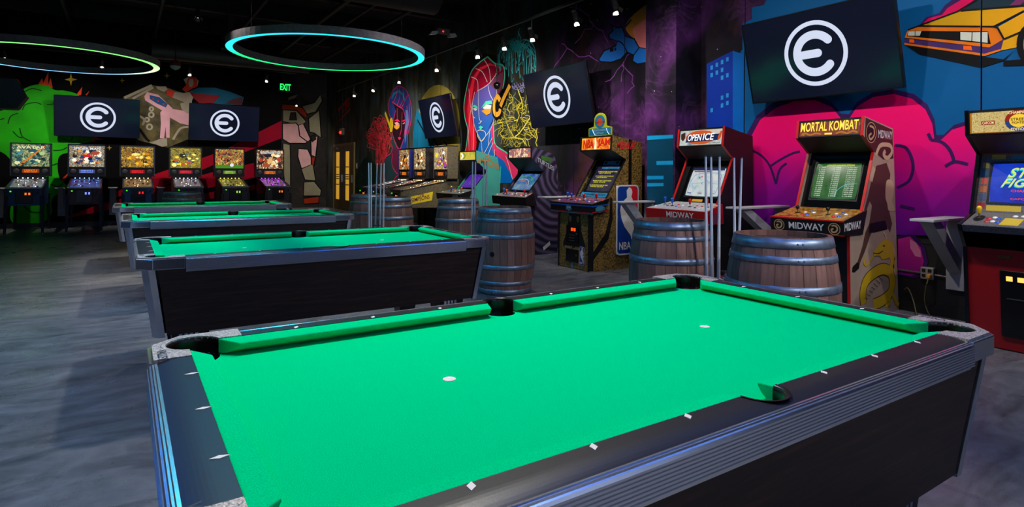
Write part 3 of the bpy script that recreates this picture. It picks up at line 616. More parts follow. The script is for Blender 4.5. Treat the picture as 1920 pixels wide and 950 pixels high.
def rail_z(d): return RT_ - 0.0005 - 0.009 * max(0.0, (d - 0.030) / 0.049) ** 2
def rail_ring(u, i0, o0, put, base=0.547):
    pts = [put(u, i0 + (o0 - i0) * k / 10, rail_z(i0 + (o0 - i0) * k / 10 - base)) for k in range(11)]
    return pts + [put(u, o0, 0.745), put(u, i0, 0.745)]
def make_table():
    t = thing('pool_table', 'x', 'pool table', (0, 0, 0), 0, 'green pool tables in a row')
    # bed with pocket cut-outs
    quad = [(SC[0] + 0.053, B + RW)]
    c1 = arc(PC[0], PC[1], PR, 168, 282, 10)
    side = arc(0, SC[1], SR, 332, 208, 8)
    half = list(reversed(side)) and side[:0]
    top = [(0.053, B + RW)] ; 
    outline = []
    # counter-clockwise, starting on the right edge below the (+,+) corner
    outline += list(reversed(c1)) ; outline += arc(0, SC[1], SR, 0, -180, 10)
    outline += list(flip(c1, -1, 1))[::-1]
    full = outline + [(-x, -y) for x, y in outline]
    MB().prism(full, 2, BED - 0.03, BED, CLOTH).build('bed_cloth', t)
    for s in (-1, 1):
        MB().lathe([(0.017, 0), (0.017, 0.0012)], (s * A / 2, 0, BED), WHITE, 16).build('spot', t)
    # cushions: nose, top, back; ends cut towards the pockets
    def cushion(n0, n1, b0, b1, place):
        prof = [(0.036, BED + 0.002), (0.014, BED + 0.014), (0.0, 0.786), (0.003, 0.791), (RW, RT_ - 0.001), (RW, BED + 0.002)]
        rings = []
        for e, (nn, bb) in enumerate(((n0, b0), (n1, b1))):
            rings.append([place(nn + (bb - nn) * (d / RW), d, z) for d, z in prof])
        mid = [[place(n0 + (n1 - n0) * 0.02 + (b0 - n0) * 0.5 * (d / RW), d, z) for d, z in prof]]
        o = MB().loft(rings, CLOTH, False).build('cushion', t, bevel=0.003, seg=2); return o
    for sy in (-1, 1):
        for sx in (-1, 1):
            cushion(sx * 0.070, sx * (A - 0.078), sx * 0.056, sx * (A - 0.026), lambda u, d, z, sy=sy: (u, sy * (B + d), z))
    for sx in (-1, 1):
        cushion(-(B - 0.078), B - 0.078, -(B - 0.026), B - 0.026, lambda u, d, z, sx=sx: (sx * (A + d), u, z))
    # rails
    for sy in (-1, 1):
        xs = [-0.9] + [-SR * math.cos(PI * k / 14) for k in range(15)] + [0.9]
        MB().loft([rail_ring(x, (B + RW if abs(x) > SR - 1e-6 else SC[1] + math.sqrt(max(0, SR * SR - x * x))), 0.626, lambda x_, y_, z_, sy=sy: (x_, sy * y_, z_)) for x in xs], RAIL).build('rail', t)
        for k in (-3, -2, -1, 1, 2, 3):
            x = k * A / 4; y = sy * (B + 0.0595 + 0.004)
            MB().prism([(x - 0.0065, y - 0.012), (x + 0.0065, y - 0.004), (x + 0.0065, y + 0.012), (x - 0.0065, y + 0.004)] if sy > 0 else [(x - 0.0065, y - 0.012), (x + 0.0065, y - 0.004), (x + 0.0065, y + 0.012), (x - 0.0065, y + 0.004)], 2, RT_ - 0.0005, RT_ + 0.0006, WHITE).build('diamond_inlay', t)
    for sx in (-1, 1):
        x0, x1 = A + RW, 1.122
        MB().loft([rail_ring(y, x0 - 0.495, 0.626, lambda u, d_, z_, sx=sx: (sx * (d_ + 0.495), u, z_), 0.547) for y in (-0.405, 0.405)], RAIL).build('rail', t)
        for k in (-1, 0, 1):
            y = k * B / 2; x = sx * (A + 0.0595 + 0.006)
            MB().prism([(x - 0.016, y), (x, y - 0.0065), (x + 0.016, y), (x, y + 0.0065)], 2, RT_ - 0.0005, RT_ + 0.0006, WHITE).build('diamond_inlay', t)
    # side pockets and corner pockets
    def cup(cx, cy, r, a0, a1, sx, sy):
        q = MB().lathe([(r, BED - 0.002), (r - 0.002, 0.72), (r - 0.004, 0.66), (0.01, 0.62)], (cx, cy, 0), POCK, 24, True, False)
        A_ = arc(0, 0, 1.0, a0, a1, 18); r -= 0.0012
        q.loft([[(cx + sx * u * (r + o_), cy + sy * v_ * (r + o_), z_) for u, v_ in A_] for o_, z_ in ((0.0, BED - 0.002), (0.0, 0.785), (0.001, RT_ - 0.003), (0.007, RT_ + 0.0012), (0.013, RT_ + 0.0016))], POCK, True, False, False)
        q.build('pocket', t)
    for sy in (-1, 1):
        cup(0, sy * SC[1], SR, 0, 180, 1, sy)
    for sx in (-1, 1):
        for sy in (-1, 1):
            cup(sx * PC[0], sy * PC[1], PR, -80, 170, sx, sy)
            poly = [(0.9, 0.630), (1.055, 0.630), (1.128, 0.560), (1.128, 0.405), (A + RW, 0.405)] + arc(PC[0], PC[1], PR, -78, 168, 16) + [(0.9, B + RW)]
            cst = MB().prism(flip(poly, sx, sy), 2, 0.752, RT_ + 0.0015, SPECK)
            band = [(0.9, 0.640), (1.062, 0.640), (1.138, 0.566), (1.138, 0.405), (1.118, 0.405), (1.118, 0.552), (1.048, 0.620), (0.9, 0.620)]
            co = cst.build('corner_casting', t)
            MB().prism(flip(band, sx, sy), 2, 0.735, RT_ - 0.006, CHROME).build('corner_band', co, bevel=0.004)
            if sx < 0: q = (V(-1.118, sy * 0.44 + 0.055, RT_ + 0.0022), V(0, -1, 0), V(1, 0, 0))
            else: q = (V(1.118, sy * 0.44 - 0.055, RT_ + 0.0022), V(0, 1, 0), V(-1, 0, 0))
            MB().text('VALLEY', q[0], q[1], q[2], 0.10, 0.022, INKL).build('lettering', co)
    # ribbed aluminium trims
    tp = [(0.0, 0.8005), (0.006, 0.8015), (0.008, 0.7995), (0.012, 0.8000), (0.014, 0.7975), (0.018, 0.7965), (0.022, 0.790)]
    z = 0.788
    for k in range(7): tp += [(0.0225, z), (0.0225, z - 0.004), (0.020, z - 0.005), (0.020, z - 0.0065)]; z -= 0.0075
    tp += [(0.0225, z), (0.0225, z - 0.004), (0.012, z - 0.006), (0.012, 0.716), (0.0, 0.716)]
    tp = [(d_, z_ - 0.008 if z_ > 0.789 else z_ - 0.004 if z_ > 0.73 else z_) for d_, z_ in tp]
    for sy in (-1, 1):
        MB().loft([[(x, sy * (0.624 + d), zz) for d, zz in tp] for x in (-0.898, 0.898)], ALU).build('side_trim', t)
    for sx in (-1, 1):
        MB().loft([[(sx * (1.120 + d), y, zz) for d, zz in tp] for y in (-0.403, 0.403)], ALU).build('end_trim', t)
    # tapered body
    zt, zb = 0.745, 0.35
    for sy in (-1, 1):
        MB().hexa([(-0.985, sy * 0.555 - 0.01, zb), (0.985, sy * 0.555 - 0.01, zb), (0.985, sy * 0.555 + 0.01, zb), (-0.985, sy * 0.555 + 0.01, zb)],
                  [(-1.035, sy * 0.603 - 0.01, zt), (1.035, sy * 0.603 - 0.01, zt), (1.035, sy * 0.603 + 0.01, zt), (-1.035, sy * 0.603 + 0.01, zt)], WALNUT).build('side_panel', t)
    for sx in (-1, 1):
        MB().hexa([(sx * 1.042 - 0.01, -0.49, zb), (sx * 1.042 + 0.01, -0.49, zb), (sx * 1.042 + 0.01, 0.49, zb), (sx * 1.042 - 0.01, 0.49, zb)],
                  [(sx * 1.096 - 0.01, -0.535, zt), (sx * 1.096 + 0.01, -0.535, zt), (sx * 1.096 + 0.01, 0.535, zt), (sx * 1.096 - 0.01, 0.535, zt)], WALNUT).build('end_panel', t)
    MB().box(-1.0, 1.0, -0.52, 0.52, zb + 0.005, zb + 0.02, LEGB).build('underside', t)
    for sx in (-1, 1):
        for sy in (-1, 1):
            def corner(x, y, k):       # ribbed chamfered post section
                pts = [(x - 0.062, y)]
                pts += [(x - 0.030, y)]
                n = 5
                for i in range(n):
                    f0 = i / n; f1 = (i + 0.7) / n
                    ax, ay = x - 0.030 + 0.030 * f0, y - 0.045 * f0; bx, by = x - 0.030 + 0.030 * f1, y - 0.045 * f1
                    pts += [(ax, ay), (bx, by), (bx - 0.002, by - 0.001)]
                pts += [(x, y - 0.045), (x, y - 0.085), (x - 0.02, y - 0.085), (x - 0.04, y - 0.05), (x - 0.062, y - 0.02)]
                return pts
            r0 = [(sx * px, sy * py, zb - 0.008) for px, py in corner(1.055, 0.568, 0)]; r1 = [(sx * px, sy * py, zt - 0.01) for px, py in corner(1.110, 0.617, 1)]
            MB().loft([r0, r1], ALU).build('corner_post', t)
            cx, cy = sx * 0.86, sy * 0.40
            lg = MB().hexa([(cx - 0.06, cy - 0.06, 0.03), (cx + 0.06, cy - 0.06, 0.03), (cx + 0.06, cy + 0.06, 0.03), (cx - 0.06, cy + 0.06, 0.03)], [(cx - 0.10, cy - 0.09, zb), (cx + 0.10, cy - 0.09, zb), (cx + 0.10, cy + 0.09, zb), (cx - 0.10, cy + 0.09, zb)], LEGB).build('leg', t)
            MB().lathe([(0.045, 0), (0.045, 0.02), (0.02, 0.03)], (cx, cy, 0), mat('foot_steel', (120, 120, 124), 0.4, 1.0), 14).build('foot', lg)
            for i in range(4):
                xx = cx - 0.05 + i * 0.028
                MB().hexa([(xx, cy + sy * 0.06 - 0.002, 0.03), (xx + 0.014, cy + sy * 0.06 - 0.002, 0.03), (xx + 0.014, cy + sy * 0.06 + 0.004, 0.03), (xx, cy + sy * 0.06 + 0.004, 0.03)],
                          [(xx - 0.012, cy + sy * 0.09 - 0.002, zb), (xx + 0.006, cy + sy * 0.09 - 0.002, zb), (xx + 0.006, cy + sy * 0.09 + 0.004, zb), (xx - 0.012, cy + sy * 0.09 + 0.004, zb)], ALU).build('leg_rib', lg)
    return t
table = make_table()
table['label'] = 'largest green pool table in the foreground, nearest and cut by the bottom edge'
dup(table, (0.0, 3.10, 0), 0.001, 'green pool table second from the front, directly behind the foreground one')
dup(table, (-0.08, 6.03, 0), 0.0, 'green pool table third from the front, in front of the farthest table')
dup(table, (-0.18, 8.68, 0), 0.0, 'farthest green pool table, closest to the row of pinball machines')

# ================================================================== BARRELS
WOODS = [mat('stave_wood_%d' % i, c_, 0.62, var=0.28, scale=5, stretch=(9, 9, 0.9), bump=0.12, bscale=30) for i, c_ in enumerate([(152, 108, 90), (140, 100, 84), (158, 114, 96), (132, 94, 80)])]
HOOP = mat('galvanised_hoop', (150, 166, 180), 0.42, 0.7, var=0.3, scale=18); HEADW = mat('barrel_head_wood', (92, 72, 62), 0.7, var=0.3, scale=6, stretch=(1, 12, 1)); RIV = mat('rivet', (170, 176, 182), 0.3, 1.0)
BH = 0.92
def brad(z): u = (z - BH / 2) / (BH / 2); return 0.334 - 0.056 * abs(u) ** 2.0
def make_barrel():
    t = thing('barrel', 'x', 'barrel', (0, 0, 0), 0, 'old oak barrels used as tables')
    N = 26; shapes = {}
    for k in range(N):
        a0 = 2 * PI * k / N; a1 = 2 * PI * (k + 1) / N; g = 0.0022
        key = k % len(WOODS)
        if key not in shapes:
            rings = []
            for i in range(9):
                z = BH * i / 8; r = brad(z); w_ = PI / N - g
                rings.append([((r - 0.022) * math.cos(-w_), (r - 0.022) * math.sin(-w_), z), ((r - 0.002) * math.cos(-w_), (r - 0.002) * math.sin(-w_), z), (r * math.cos(-w_ * 0.95), r * math.sin(-w_ * 0.95), z), (r * math.cos(w_ * 0.95), r * math.sin(w_ * 0.95), z), ((r - 0.002) * math.cos(w_), (r - 0.002) * math.sin(w_), z), ((r - 0.022) * math.cos(w_), (r - 0.022) * math.sin(w_), z)])
            o = MB().loft(rings, WOODS[key]).build('stave', t); shapes[key] = o.data
        else: o = link('stave', shapes[key], t)
        o.rotation_euler = (0, 0, (a0 + a1) / 2)
    for z0, z1 in ((0.858, 0.916), (0.772, 0.814), (0.598, 0.646), (0.274, 0.322), (0.106, 0.148), (0.004, 0.062)):
        rings = [[((brad(z) + d) * math.cos(2 * PI * j / 40), (brad(z) + d) * math.sin(2 * PI * j / 40), z) for j in range(40)] for z, d in ((z0, 0.0), (z0, 0.0035), ((z0 + z1) / 2, 0.004), (z1, 0.0035), (z1, 0.0))]
        h = MB().loft(rings, HOOP, True, False).build('hoop', t)
        rv = MB()
        for a in (0.0, 0.10): 
            zc = (z0 + z1) / 2; r = brad(zc) + 0.004
            for ang in (a, a + 2.1, a + 4.2): rv.ball((r * math.cos(ang), r * math.sin(ang), zc), 0.006, RIV, 8, 5)
        rv.build('rivets', h, kind='stuff')
    for k in range(7):
        R = brad(0.885) - 0.018; y0 = -R + 2 * R * k / 7; y1 = -R + 2 * R * (k + 1) / 7
        def hw(y): return math.sqrt(max(0.0, R * R - y * y))
        pts = [(-hw(y0), y0 + 0.001), (-hw((y0 + y1) / 2), (y0 + y1) / 2), (-hw(y1), y1 - 0.001), (hw(y1), y1 - 0.001), (hw((y0 + y1) / 2), (y0 + y1) / 2), (hw(y0), y0 + 0.001)]
        MB().prism(pts[::-1], 2, 0.865, 0.885, HEADW).build('head_board', t)
    MB().lathe([(0.026, 0), (0.02, -0.012), (0.001, -0.012)], (0, 0, 0), mat('bung_dark', (6, 5, 5), 0.9), 14).build('bung_hole', t)
    bo = t.children[-1]
    for ch in t.children:
        if ch.name.startswith('bung_hole'): bo = ch
    bo.location = (brad(0.44) + 0.001, 0, 0.44); bo.rotation_euler = (0, PI / 2, 0)
    return t
def at_depth(px, w_, z=0.0):
    p = CAM + ray(px, 330) * w_; return (p.x, p.y, z)
barrel = make_barrel()
barrel.location = at_depth(947, 6.5); barrel.rotation_euler = (0, 0, math.radians(215)); barrel['label'] = 'oak barrel with a dark bung hole, beside the right end of the second pool table'
dup(barrel, at_depth(860, 8.6), 0.4, 'oak barrel below the teal sided cabinet, half hidden behind pale cues')
dup(barrel, at_depth(1259, 4.8), 1.1, 'oak barrel in front of the red panelled hockey cabinet')
dup(barrel, at_depth(1467, 3.70), 1.9, 'largest oak barrel, in front of the tan cabinet with the painted dragon')
dup(barrel, at_depth(734, 8.9), 2.4, 'oak barrel in front of the side wall pinball machines, right one of a touching pair')
dup(barrel, at_depth(692, 9.95), 3.0, 'oak barrel partly hidden behind another barrel, near the double door')
dup(barrel, at_depth(342, 10.6), 0.8, 'oak barrel standing between the farthest pool table and the pinball machines')

# ================================================================== CUES AND CUE RACKS
CUEW = mat('cue_ash', (240, 236, 232), 0.35); CUEB = mat('cue_butt', (226, 214, 206), 0.35); FER = mat('ferrule', (235, 235, 235), 0.3); TIP = mat('cue_tip', (60, 90, 120), 0.8)
RKB = mat('rack_black', (16, 16, 18), 0.4)
def make_cue():
    t = thing('pool_cue', 'x', 'pool cue', (0, 0, 0), 0)
    MB().lathe([(0.0115, 0.74), (0.0078, 1.37)], (0, 0, 0), CUEW, 12).build('shaft', t)
    MB().lathe([(0.015, 0.0), (0.0150, 0.1), (0.0115, 0.74)], (0, 0, 0), CUEB, 12).build('butt', t)
    MB().lathe([(0.0078, 1.37), (0.0076, 1.395)], (0, 0, 0), FER, 12).build('ferrule', t)
    MB().lathe([(0.0074, 1.395), (0.0068, 1.403), (0.002, 1.406)], (0, 0, 0), TIP, 12).build('tip', t)
    return t
cue0 = make_cue(); first = True
def place_cue(pb, pt_, w_, label, group, dz=0.02):
    global first
    a = V(*at_depth(pb, w_, dz)); bb = V(*at_depth(pt_, w_, dz + 1.4))
    if first: o = cue0; first = False; o['group'] = group; o['label'] = label
    else: o = dup(cue0, (0, 0, 0), 0, label, group)
    o.location = a; o.rotation_euler = (bb - a).to_track_quat('Z', 'Y').to_euler()
def make_rack(loc, label, rz):
    t = thing('cue_rack', label, 'cue rack', loc, rz, 'floor cue racks')
    MB().lathe([(0.05, 0), (0.05, 0.012), (0.04, 0.02)], (0, 0, 0), RKB, 24).build('base', t)
    MB().tube([(0, 0, 0.02), (0, 0, 0.56)], 0.016, CHROME, 10).build('post', t)
    MB().lathe([(0.045, 0.50), (0.05, 0.505), (0.045, 0.515)], (0, 0, 0), CHROME, 24).build('tray', t)
    MB().tube([(0.05 * math.cos(2 * PI * k / 20), 0.05 * math.sin(2 * PI * k / 20), 0.55) for k in range(21)], 0.004, RKB, 6).build('holder_ring', t)
make_rack(at_depth(1363, 4.5), 'black and chrome cue rack between the two nearest barrels', 0)
make_rack(at_depth(897, 7.06), 'cue rack holding four pale cues between two mid room barrels', 0)
make_rack(at_depth(707, 8.28), 'cue rack with pale cues in front of the touching barrel pair', 0)
for i, (a_, b_, w_) in enumerate(((1328, 1323, 4.34), (1338, 1333, 4.42), (1348.5, 1349, 4.34))): place_cue(a_, b_, w_, ['leftmost pale cue left of the largest barrel, nearest group', 'second from left of three pale cues beside the largest barrel', 'third pale cue, upright, just left of the largest barrel'][i], 'cues by the near barrels')
for i, (a_, b_, w_) in enumerate(((1381, 1376, 4.62), (1382, 1390.5, 4.66))): place_cue(a_, b_, w_, ['pale cue rising behind the left rim of the largest barrel', 'pale cue leaning right behind the largest barrel, rightmost of five'][i], 'cues by the near barrels')
for i, (a_, b_, w_) in enumerate(((885, 886, 6.92), (889, 891.5, 6.96), (904, 907, 7.16), (912.5, 912, 7.18))): place_cue(a_, b_, w_, ['leftmost pale cue beside the barrel with the bung hole', 'second pale cue from left beside the barrel with the bung hole', 'third pale cue, behind the rim of the bung hole barrel', 'rightmost pale cue behind the bung hole barrel'][i], 'cues at the middle barrels')
for i, (a_, b_, w_) in enumerate(((694, 691, 8.16), (697.5, 695.5, 8.26), (703, 707, 8.42), (712, 714.4, 8.4), (719, 720, 8.36))): place_cue(a_, b_, w_, ['leftmost pale cue in front of the far barrel pair', 'second pale cue from left at the far barrel pair', 'middle pale cue at the far barrel pair', 'fourth pale cue from left at the far barrel pair', 'rightmost pale cue at the far barrel pair'][i], 'cues at the far barrels')
# ================================================================== ARCADE CABINETS (all stand along the right wall and face the room)
BLK = mat('cabinet_black', (12, 12, 13), 0.45); BLKG = mat('cabinet_gloss', (10, 10, 11), 0.2); GREY = mat('plastic_grey', (60, 60, 64), 0.5); STEEL = mat('steel', (150, 152, 156), 0.3, 1.0)
JOY = {k: mat('joystick_' + k, c_, 0.25) for k, c_ in dict(red=(196, 20, 24), blue=(20, 80, 190), orange=(220, 96, 24), purple=(70, 50, 140), green=(30, 150, 70), yellow=(226, 186, 20), black=(16, 16, 16), white=(225, 222, 218)).items()}
GLASS_D = mat('bezel_glass', (9, 12, 14), 0.12)
class Face:
    """a flat face with its own axes: o = lower left corner seen from the front"""
    def __init__(s, o, ux, uy, w_, h_): s.o = V(*o); s.ux = V(*ux).normalized(); s.uy = V(*uy).normalized(); s.n = s.ux.cross(s.uy).normalized(); s.w = w_; s.h = h_
    def p(s, u, v_, off=0.0): return s.o + s.ux * (u * s.w) + s.uy * (v_ * s.h) + s.n * off
    def quad(s, mb, u0, v0, u1, v1, M, off=0.001): mb.add([s.p(u0, v0, off), s.p(u1, v0, off), s.p(u1, v1, off), s.p(u0, v1, off)], [(0, 1, 2, 3)], M)
    def slab(s, mb, u0, v0, u1, v1, M, a=0.0, b_=0.01):
        mb.add([s.p(u0, v0, a), s.p(u1, v0, a), s.p(u1, v1, a), s.p(u0, v1, a), s.p(u0, v0, b_), s.p(u1, v0, b_), s.p(u1, v1, b_), s.p(u0, v1, b_)], [(3, 2, 1, 0), (4, 5, 6, 7), (0, 1, 5, 4), (1, 2, 6, 5), (2, 3, 7, 6), (3, 0, 4, 7)], M)
    def text(s, mb, body, u0, v0, u1, v1, M, off=0.002, slant=0.0):
        o = s.p(u0, v0, off); uy = (s.uy * s.h * (v1 - v0) + s.ux * s.w * slant)
        mb.text(body, o, s.ux, uy.normalized(), s.w * (u1 - u0), uy.length, M)
    def poly(s, mb, pts, M, off=0.0015): mb.poly([s.p(u, v_, off) for u, v_ in pts], M)
    def line(s, mb, pts, wd, M, off=0.002, smooth=True, closed=False):
        P = [s.p(u, v_, off) for u, v_ in pts]
        if len(P) < 2: return
        mb.ribbon(smooth_path(P, closed, 5) if smooth else P, wd, M, s.n, closed)
    def crt(s, name, parent, u0, v0, u1, v1, M, bulge=0.012, off=0.003, n=8):
        mb = MB(); vs = []; fs = []
        for j in range(n + 1):
            for i in range(n + 1):
                a, c_ = i / n, j / n; bl = bulge * (1 - (2 * a - 1) ** 2) * (1 - (2 * c_ - 1) ** 2)
                ins = 0.02 * (1 - (1 - (2 * a - 1) ** 2) * 0.0)
                uu = u0 + (u1 - u0) * (0.5 + (a - 0.5) * (1 - 0.035 * (2 * c_ - 1) ** 2)); vv = v0 + (v1 - v0) * (0.5 + (c_ - 0.5) * (1 - 0.035 * (2 * a - 1) ** 2))
                vs.append(s.p(uu, vv, off + bl))
        for j in range(n):
            for i in range(n): fs.append((j * (n + 1) + i, j * (n + 1) + i + 1, (j + 1) * (n + 1) + i + 1, (j + 1) * (n + 1) + i))
        mb.add(vs, fs, M, True); return mb.build(name, parent)

def tone_art(name, stops, scale, strength, rough=0.3, dist=0.6, detail=4, interp='LINEAR'):
    """printed or backlit art: blotches of the listed colours; strength > 0 makes it emit its colours"""
    M, nt, b = node_mat(name, rough); v = objvec(nt); f = noise(nt, v, scale, detail, dist, 0.6)
    n_ = len(stops); cols = ramp(nt, f, [(0.30 + 0.4 * i / max(1, n_ - 1), c_) for i, c_ in enumerate(stops)], interp)
    nt.links.new(cols, b.inputs['Base Color'])
    if strength: nt.links.new(cols, b.inputs['Emission Color']); b.inputs['Emission Strength'].default_value = strength; b.inputs['Base Color'].default_value = (0.02, 0.02, 0.02, 1); nt.links.remove(b.inputs['Base Color'].links[0])
    return M

def joystick(parent, pos, n, col, bat=True):
    o = MB(); p0 = V(*pos)
    o.lathe([(0.022, 0), (0.022, 0.004), (0.006, 0.006)], p0, BLKG, 14).tube([p0 + V(0, 0, 0.004), p0 + V(0, 0, 0.035)], 0.005, STEEL, 8)
    s_ = o.build('joystick', parent)
    prof = [(0.006, 0.03), (0.011, 0.036), (0.012, 0.05), (0.017, 0.066), (0.018, 0.08), (0.013, 0.092), (0.002, 0.096)] if bat else [(0.006, 0.032), (0.016, 0.042), (0.018, 0.054), (0.013, 0.066), (0.002, 0.071)]
    MB().lathe(prof, p0, JOY[col], 14).build('joystick_grip', s_)
def button(parent, face, u, v_, col):
    c_ = face.p(u, v_); t = MB(); r = 0.0155; n = face.n; a = face.ux; d = face.uy
    rings = [[tuple(c_ + (a * math.cos(2 * PI * k / 14) + d * math.sin(2 * PI * k / 14)) * rr + n * h) for k in range(14)] for rr, h in ((0.017, 0), (0.017, 0.004), (0.012, 0.005), (0.0115, 0.009), (0.002, 0.0095))]
    t.loft(rings, JOY[col], True, False).build('button', parent)

def cabinet(name, label, y0, y1, P, side_m, edge_m, marquee, screen, screen_rect, panel, front_m, coin=True, bezel_m=None, front_art=None, side_art=None, top_edge=True):
    """P: side profile points in x,z.  y0 near side, y1 far side."""
    t = thing(name, label, 'arcade cabinet', (0, 0, 0), 0, 'upright arcade cabinets along the mural wall')
    tf, tb, mb_, no, bb, pf, pfb, kx, bx, bk = [P[k] for k in ('tf', 'tb', 'mb', 'no', 'bb', 'pf', 'pfb', 'kick', 'base', 'back')]
    outline = [(bx, 0.0), kx, bb, no, mb_, tf, tb, bk, (bk[0], 0.0)]
    if P.get('panel_in_side'): outline = [(bx, 0.0), kx, pfb, pf, bb, no, mb_, tf, tb, bk, (bk[0], 0.0)]
    th = 0.022
    for ya, yb in ((y0, y0 + th), (y1 - th, y1)):
        sp = MB().prism(outline, 1, ya, yb, side_m).build('side_panel', t)
        front = outline[:-3]
        ed = MB()
        for q, r in zip(front[:-1], front[1:]):
            d = V(r[0] - q[0], 0, r[1] - q[1]); nrm = V(-d.z, 0, d.x).normalized() * 0.003
            if nrm.x > 0 and abs(d.z) > abs(d.x): nrm = -nrm
            ed.hexa([(q[0] - 0.004, ya - 0.001, q[1]), (q[0] + 0.004, ya - 0.001, q[1]), (q[0] + 0.004, yb + 0.001, q[1]), (q[0] - 0.004, yb + 0.001, q[1])], [(r[0] - 0.004, ya - 0.001, r[1]), (r[0] + 0.004, ya - 0.001, r[1]), (r[0] + 0.004, yb + 0.001, r[1]), (r[0] - 0.004, yb + 0.001, r[1])], edge_m)
        ed.build('edge_molding', sp)
        if ya == y0 and side_art: side_art(sp)
    ya, yb = y0 + th, y1 - th; W_ = yb - ya
    MB().hexa([(tf[0], ya, tf[1] - 0.022), (tb[0], ya, tb[1] - 0.022), (tb[0], yb, tb[1] - 0.022), (tf[0], yb, tf[1] - 0.022)], [(tf[0], ya, tf[1] - 0.003), (tb[0], ya, tb[1] - 0.003), (tb[0], yb, tb[1] - 0.003), (tf[0], yb, tf[1] - 0.003)], BLK).build('top_panel', t)
    MB().hexa([(bk[0] - 0.02, ya, 0.02), (bk[0] - 0.004, ya, 0.02), (bk[0] - 0.004, yb, 0.02), (bk[0] - 0.02, yb, 0.02)], [(tb[0] - 0.02, ya, tb[1] - 0.02), (tb[0] - 0.004, ya, tb[1] - 0.02), (tb[0] - 0.004, yb, tb[1] - 0.02), (tb[0] - 0.02, yb, tb[1] - 0.02)], BLK).build('back_panel', t)
    # marquee
    e = 0.006
    mf = Face((mb_[0] + e, yb, mb_[1] + 0.008), (0, -1, 0), (tf[0] - mb_[0], 0, tf[1] - mb_[1] - 0.02), W_, math.hypot(tf[0] - mb_[0], tf[1] - mb_[1] - 0.02))
    m_ = MB(); mf.slab(m_, 0, 0, 1, 1, marquee['mat'], -0.03, 0.0); mo = m_.build('marquee', t)
    fr = MB(); mf.slab(fr, 0, -0.03, 1, 0.03, BLK, 0, 0.006); mf.slab(fr, 0, 0.97, 1, 1.03, BLK, 0, 0.006); mf.slab(fr, 0, 0, 0.012, 1, BLK, 0, 0.006); mf.slab(fr, 0.988, 0, 1, 1, BLK, 0, 0.006); fr.build('marquee_frame', mo)
    if marquee.get('art'): a_ = MB(); marquee['art'](mf, a_); a_.build_print('marquee_print', mo)
    # hood under the marquee, speaker holes
    hf = Face((no[0], yb, no[1]), (0, -1, 0), (mb_[0] - no[0], 0, mb_[1] - no[1]), W_, math.hypot(mb_[0] - no[0], mb_[1] - no[1]))
    h_ = MB(); hf.slab(h_, 0, 0, 1, 0.98, P.get('hood', BLK), -0.012, 0.0); ho = h_.build('speaker_panel', t)
    # bezel and screen
    bz = Face((bb[0] + 0.05, yb, bb[1] + 0.01), (0, -1, 0), (no[0] - bb[0], 0, no[1] - bb[1]), W_, math.hypot(no[0] - bb[0], no[1] - bb[1]) * 0.985)
    k_ = MB(); bz.slab(k_, 0, 0, 1, 1, bezel_m or GLASS_D, -0.02, 0.0); bo = k_.build('bezel', t)
    u0, v0, u1, v1 = screen_rect
    rim = MB(); g = 0.012
    for q in ((u0 - 0.02, v0 - 0.03, u1 + 0.02, v0), (u0 - 0.02, v1, u1 + 0.02, v1 + 0.03), (u0 - 0.02, v0, u0, v1), (u1, v0, u1 + 0.02, v1)): bz.slab(rim, *q, BLK, 0.0, 0.004)
    rim.build('screen_surround', bo)
    so = bz.crt('screen', t, u0, v0, u1, v1, screen['mat'])
    sf = Face(bz.p(u0, v0, 0.0), bz.ux, bz.uy, bz.w * (u1 - u0), bz.h * (v1 - v0))
    if screen.get('art'): a_ = MB(); screen['art'](sf, a_); a_.build_print('screen_image', so, 24)
    if screen.get('bezel_art'): a_ = MB(); screen['bezel_art'](bz, a_); a_.build_print('bezel_print', bo)
    # control panel
    py0, py1 = panel['y']; fx, fz = pf
    top = [(fx, py1, fz), (fx, py0, fz), (bb[0] + 0.06, py0 + panel.get('taper', 0), bb[1] + 0.012), (bb[0] + 0.06, py1 - panel.get('taper', 0), bb[1] + 0.012)]
    bot = [(pfb[0], py1, pfb[1]), (pfb[0], py0, pfb[1]), (kx[0] + 0.2, py0 + panel.get('taper', 0), pfb[1]), (kx[0] + 0.2, py1 - panel.get('taper', 0), pfb[1])]
    cb = MB().hexa(bot, top, panel['body']).build('control_panel', t, bevel=0.004)
    pfc = Face((fx, py1, fz), (0, -1, 0), (bb[0] + 0.06 - fx, 0, bb[1] + 0.012 - fz), py1 - py0, math.hypot(bb[0] + 0.06 - fx, bb[1] + 0.012 - fz))
    tp_ = panel.get('taper', 0) / (py1 - py0)
    ov = MB(); pfc.poly(ov, [(0.01, 0.03), (0.99, 0.03), (0.99 - tp_, 0.97), (0.01 + tp_, 0.97)], panel['top'], 0.0015)
    ov.build('control_overlay', cb)
    ff = Face((pfb[0], py1, pfb[1]), (0, -1, 0), (fx - pfb[0], 0, fz - pfb[1]), py1 - py0, math.hypot(fx - pfb[0], fz - pfb[1]))
    if panel.get('art'): a_ = MB(); panel['art'](ff, pfc, a_, py0); a_.build_print('panel_print', cb)
    for u, v_, c_ in panel.get('sticks', ()): joystick(cb, pfc.p(u, v_, 0.001), pfc.n, c_, panel.get('bat', True))
    for u, v_, c_ in panel.get('buttons', ()): button(cb, pfc, u, v_, c_)
    # lower front
    lf = Face((bx + 0.012, yb, 0.0), (0, -1, 0), (kx[0] - bx, 0, kx[1]), W_, math.hypot(kx[0] - bx, kx[1]))
    l_ = MB(); lf.slab(l_, 0, 0.01, 1, 1, front_m, -0.02, 0.0); lo = l_.build('front_panel', t)
    if front_art: front_art(lf, lo, t)
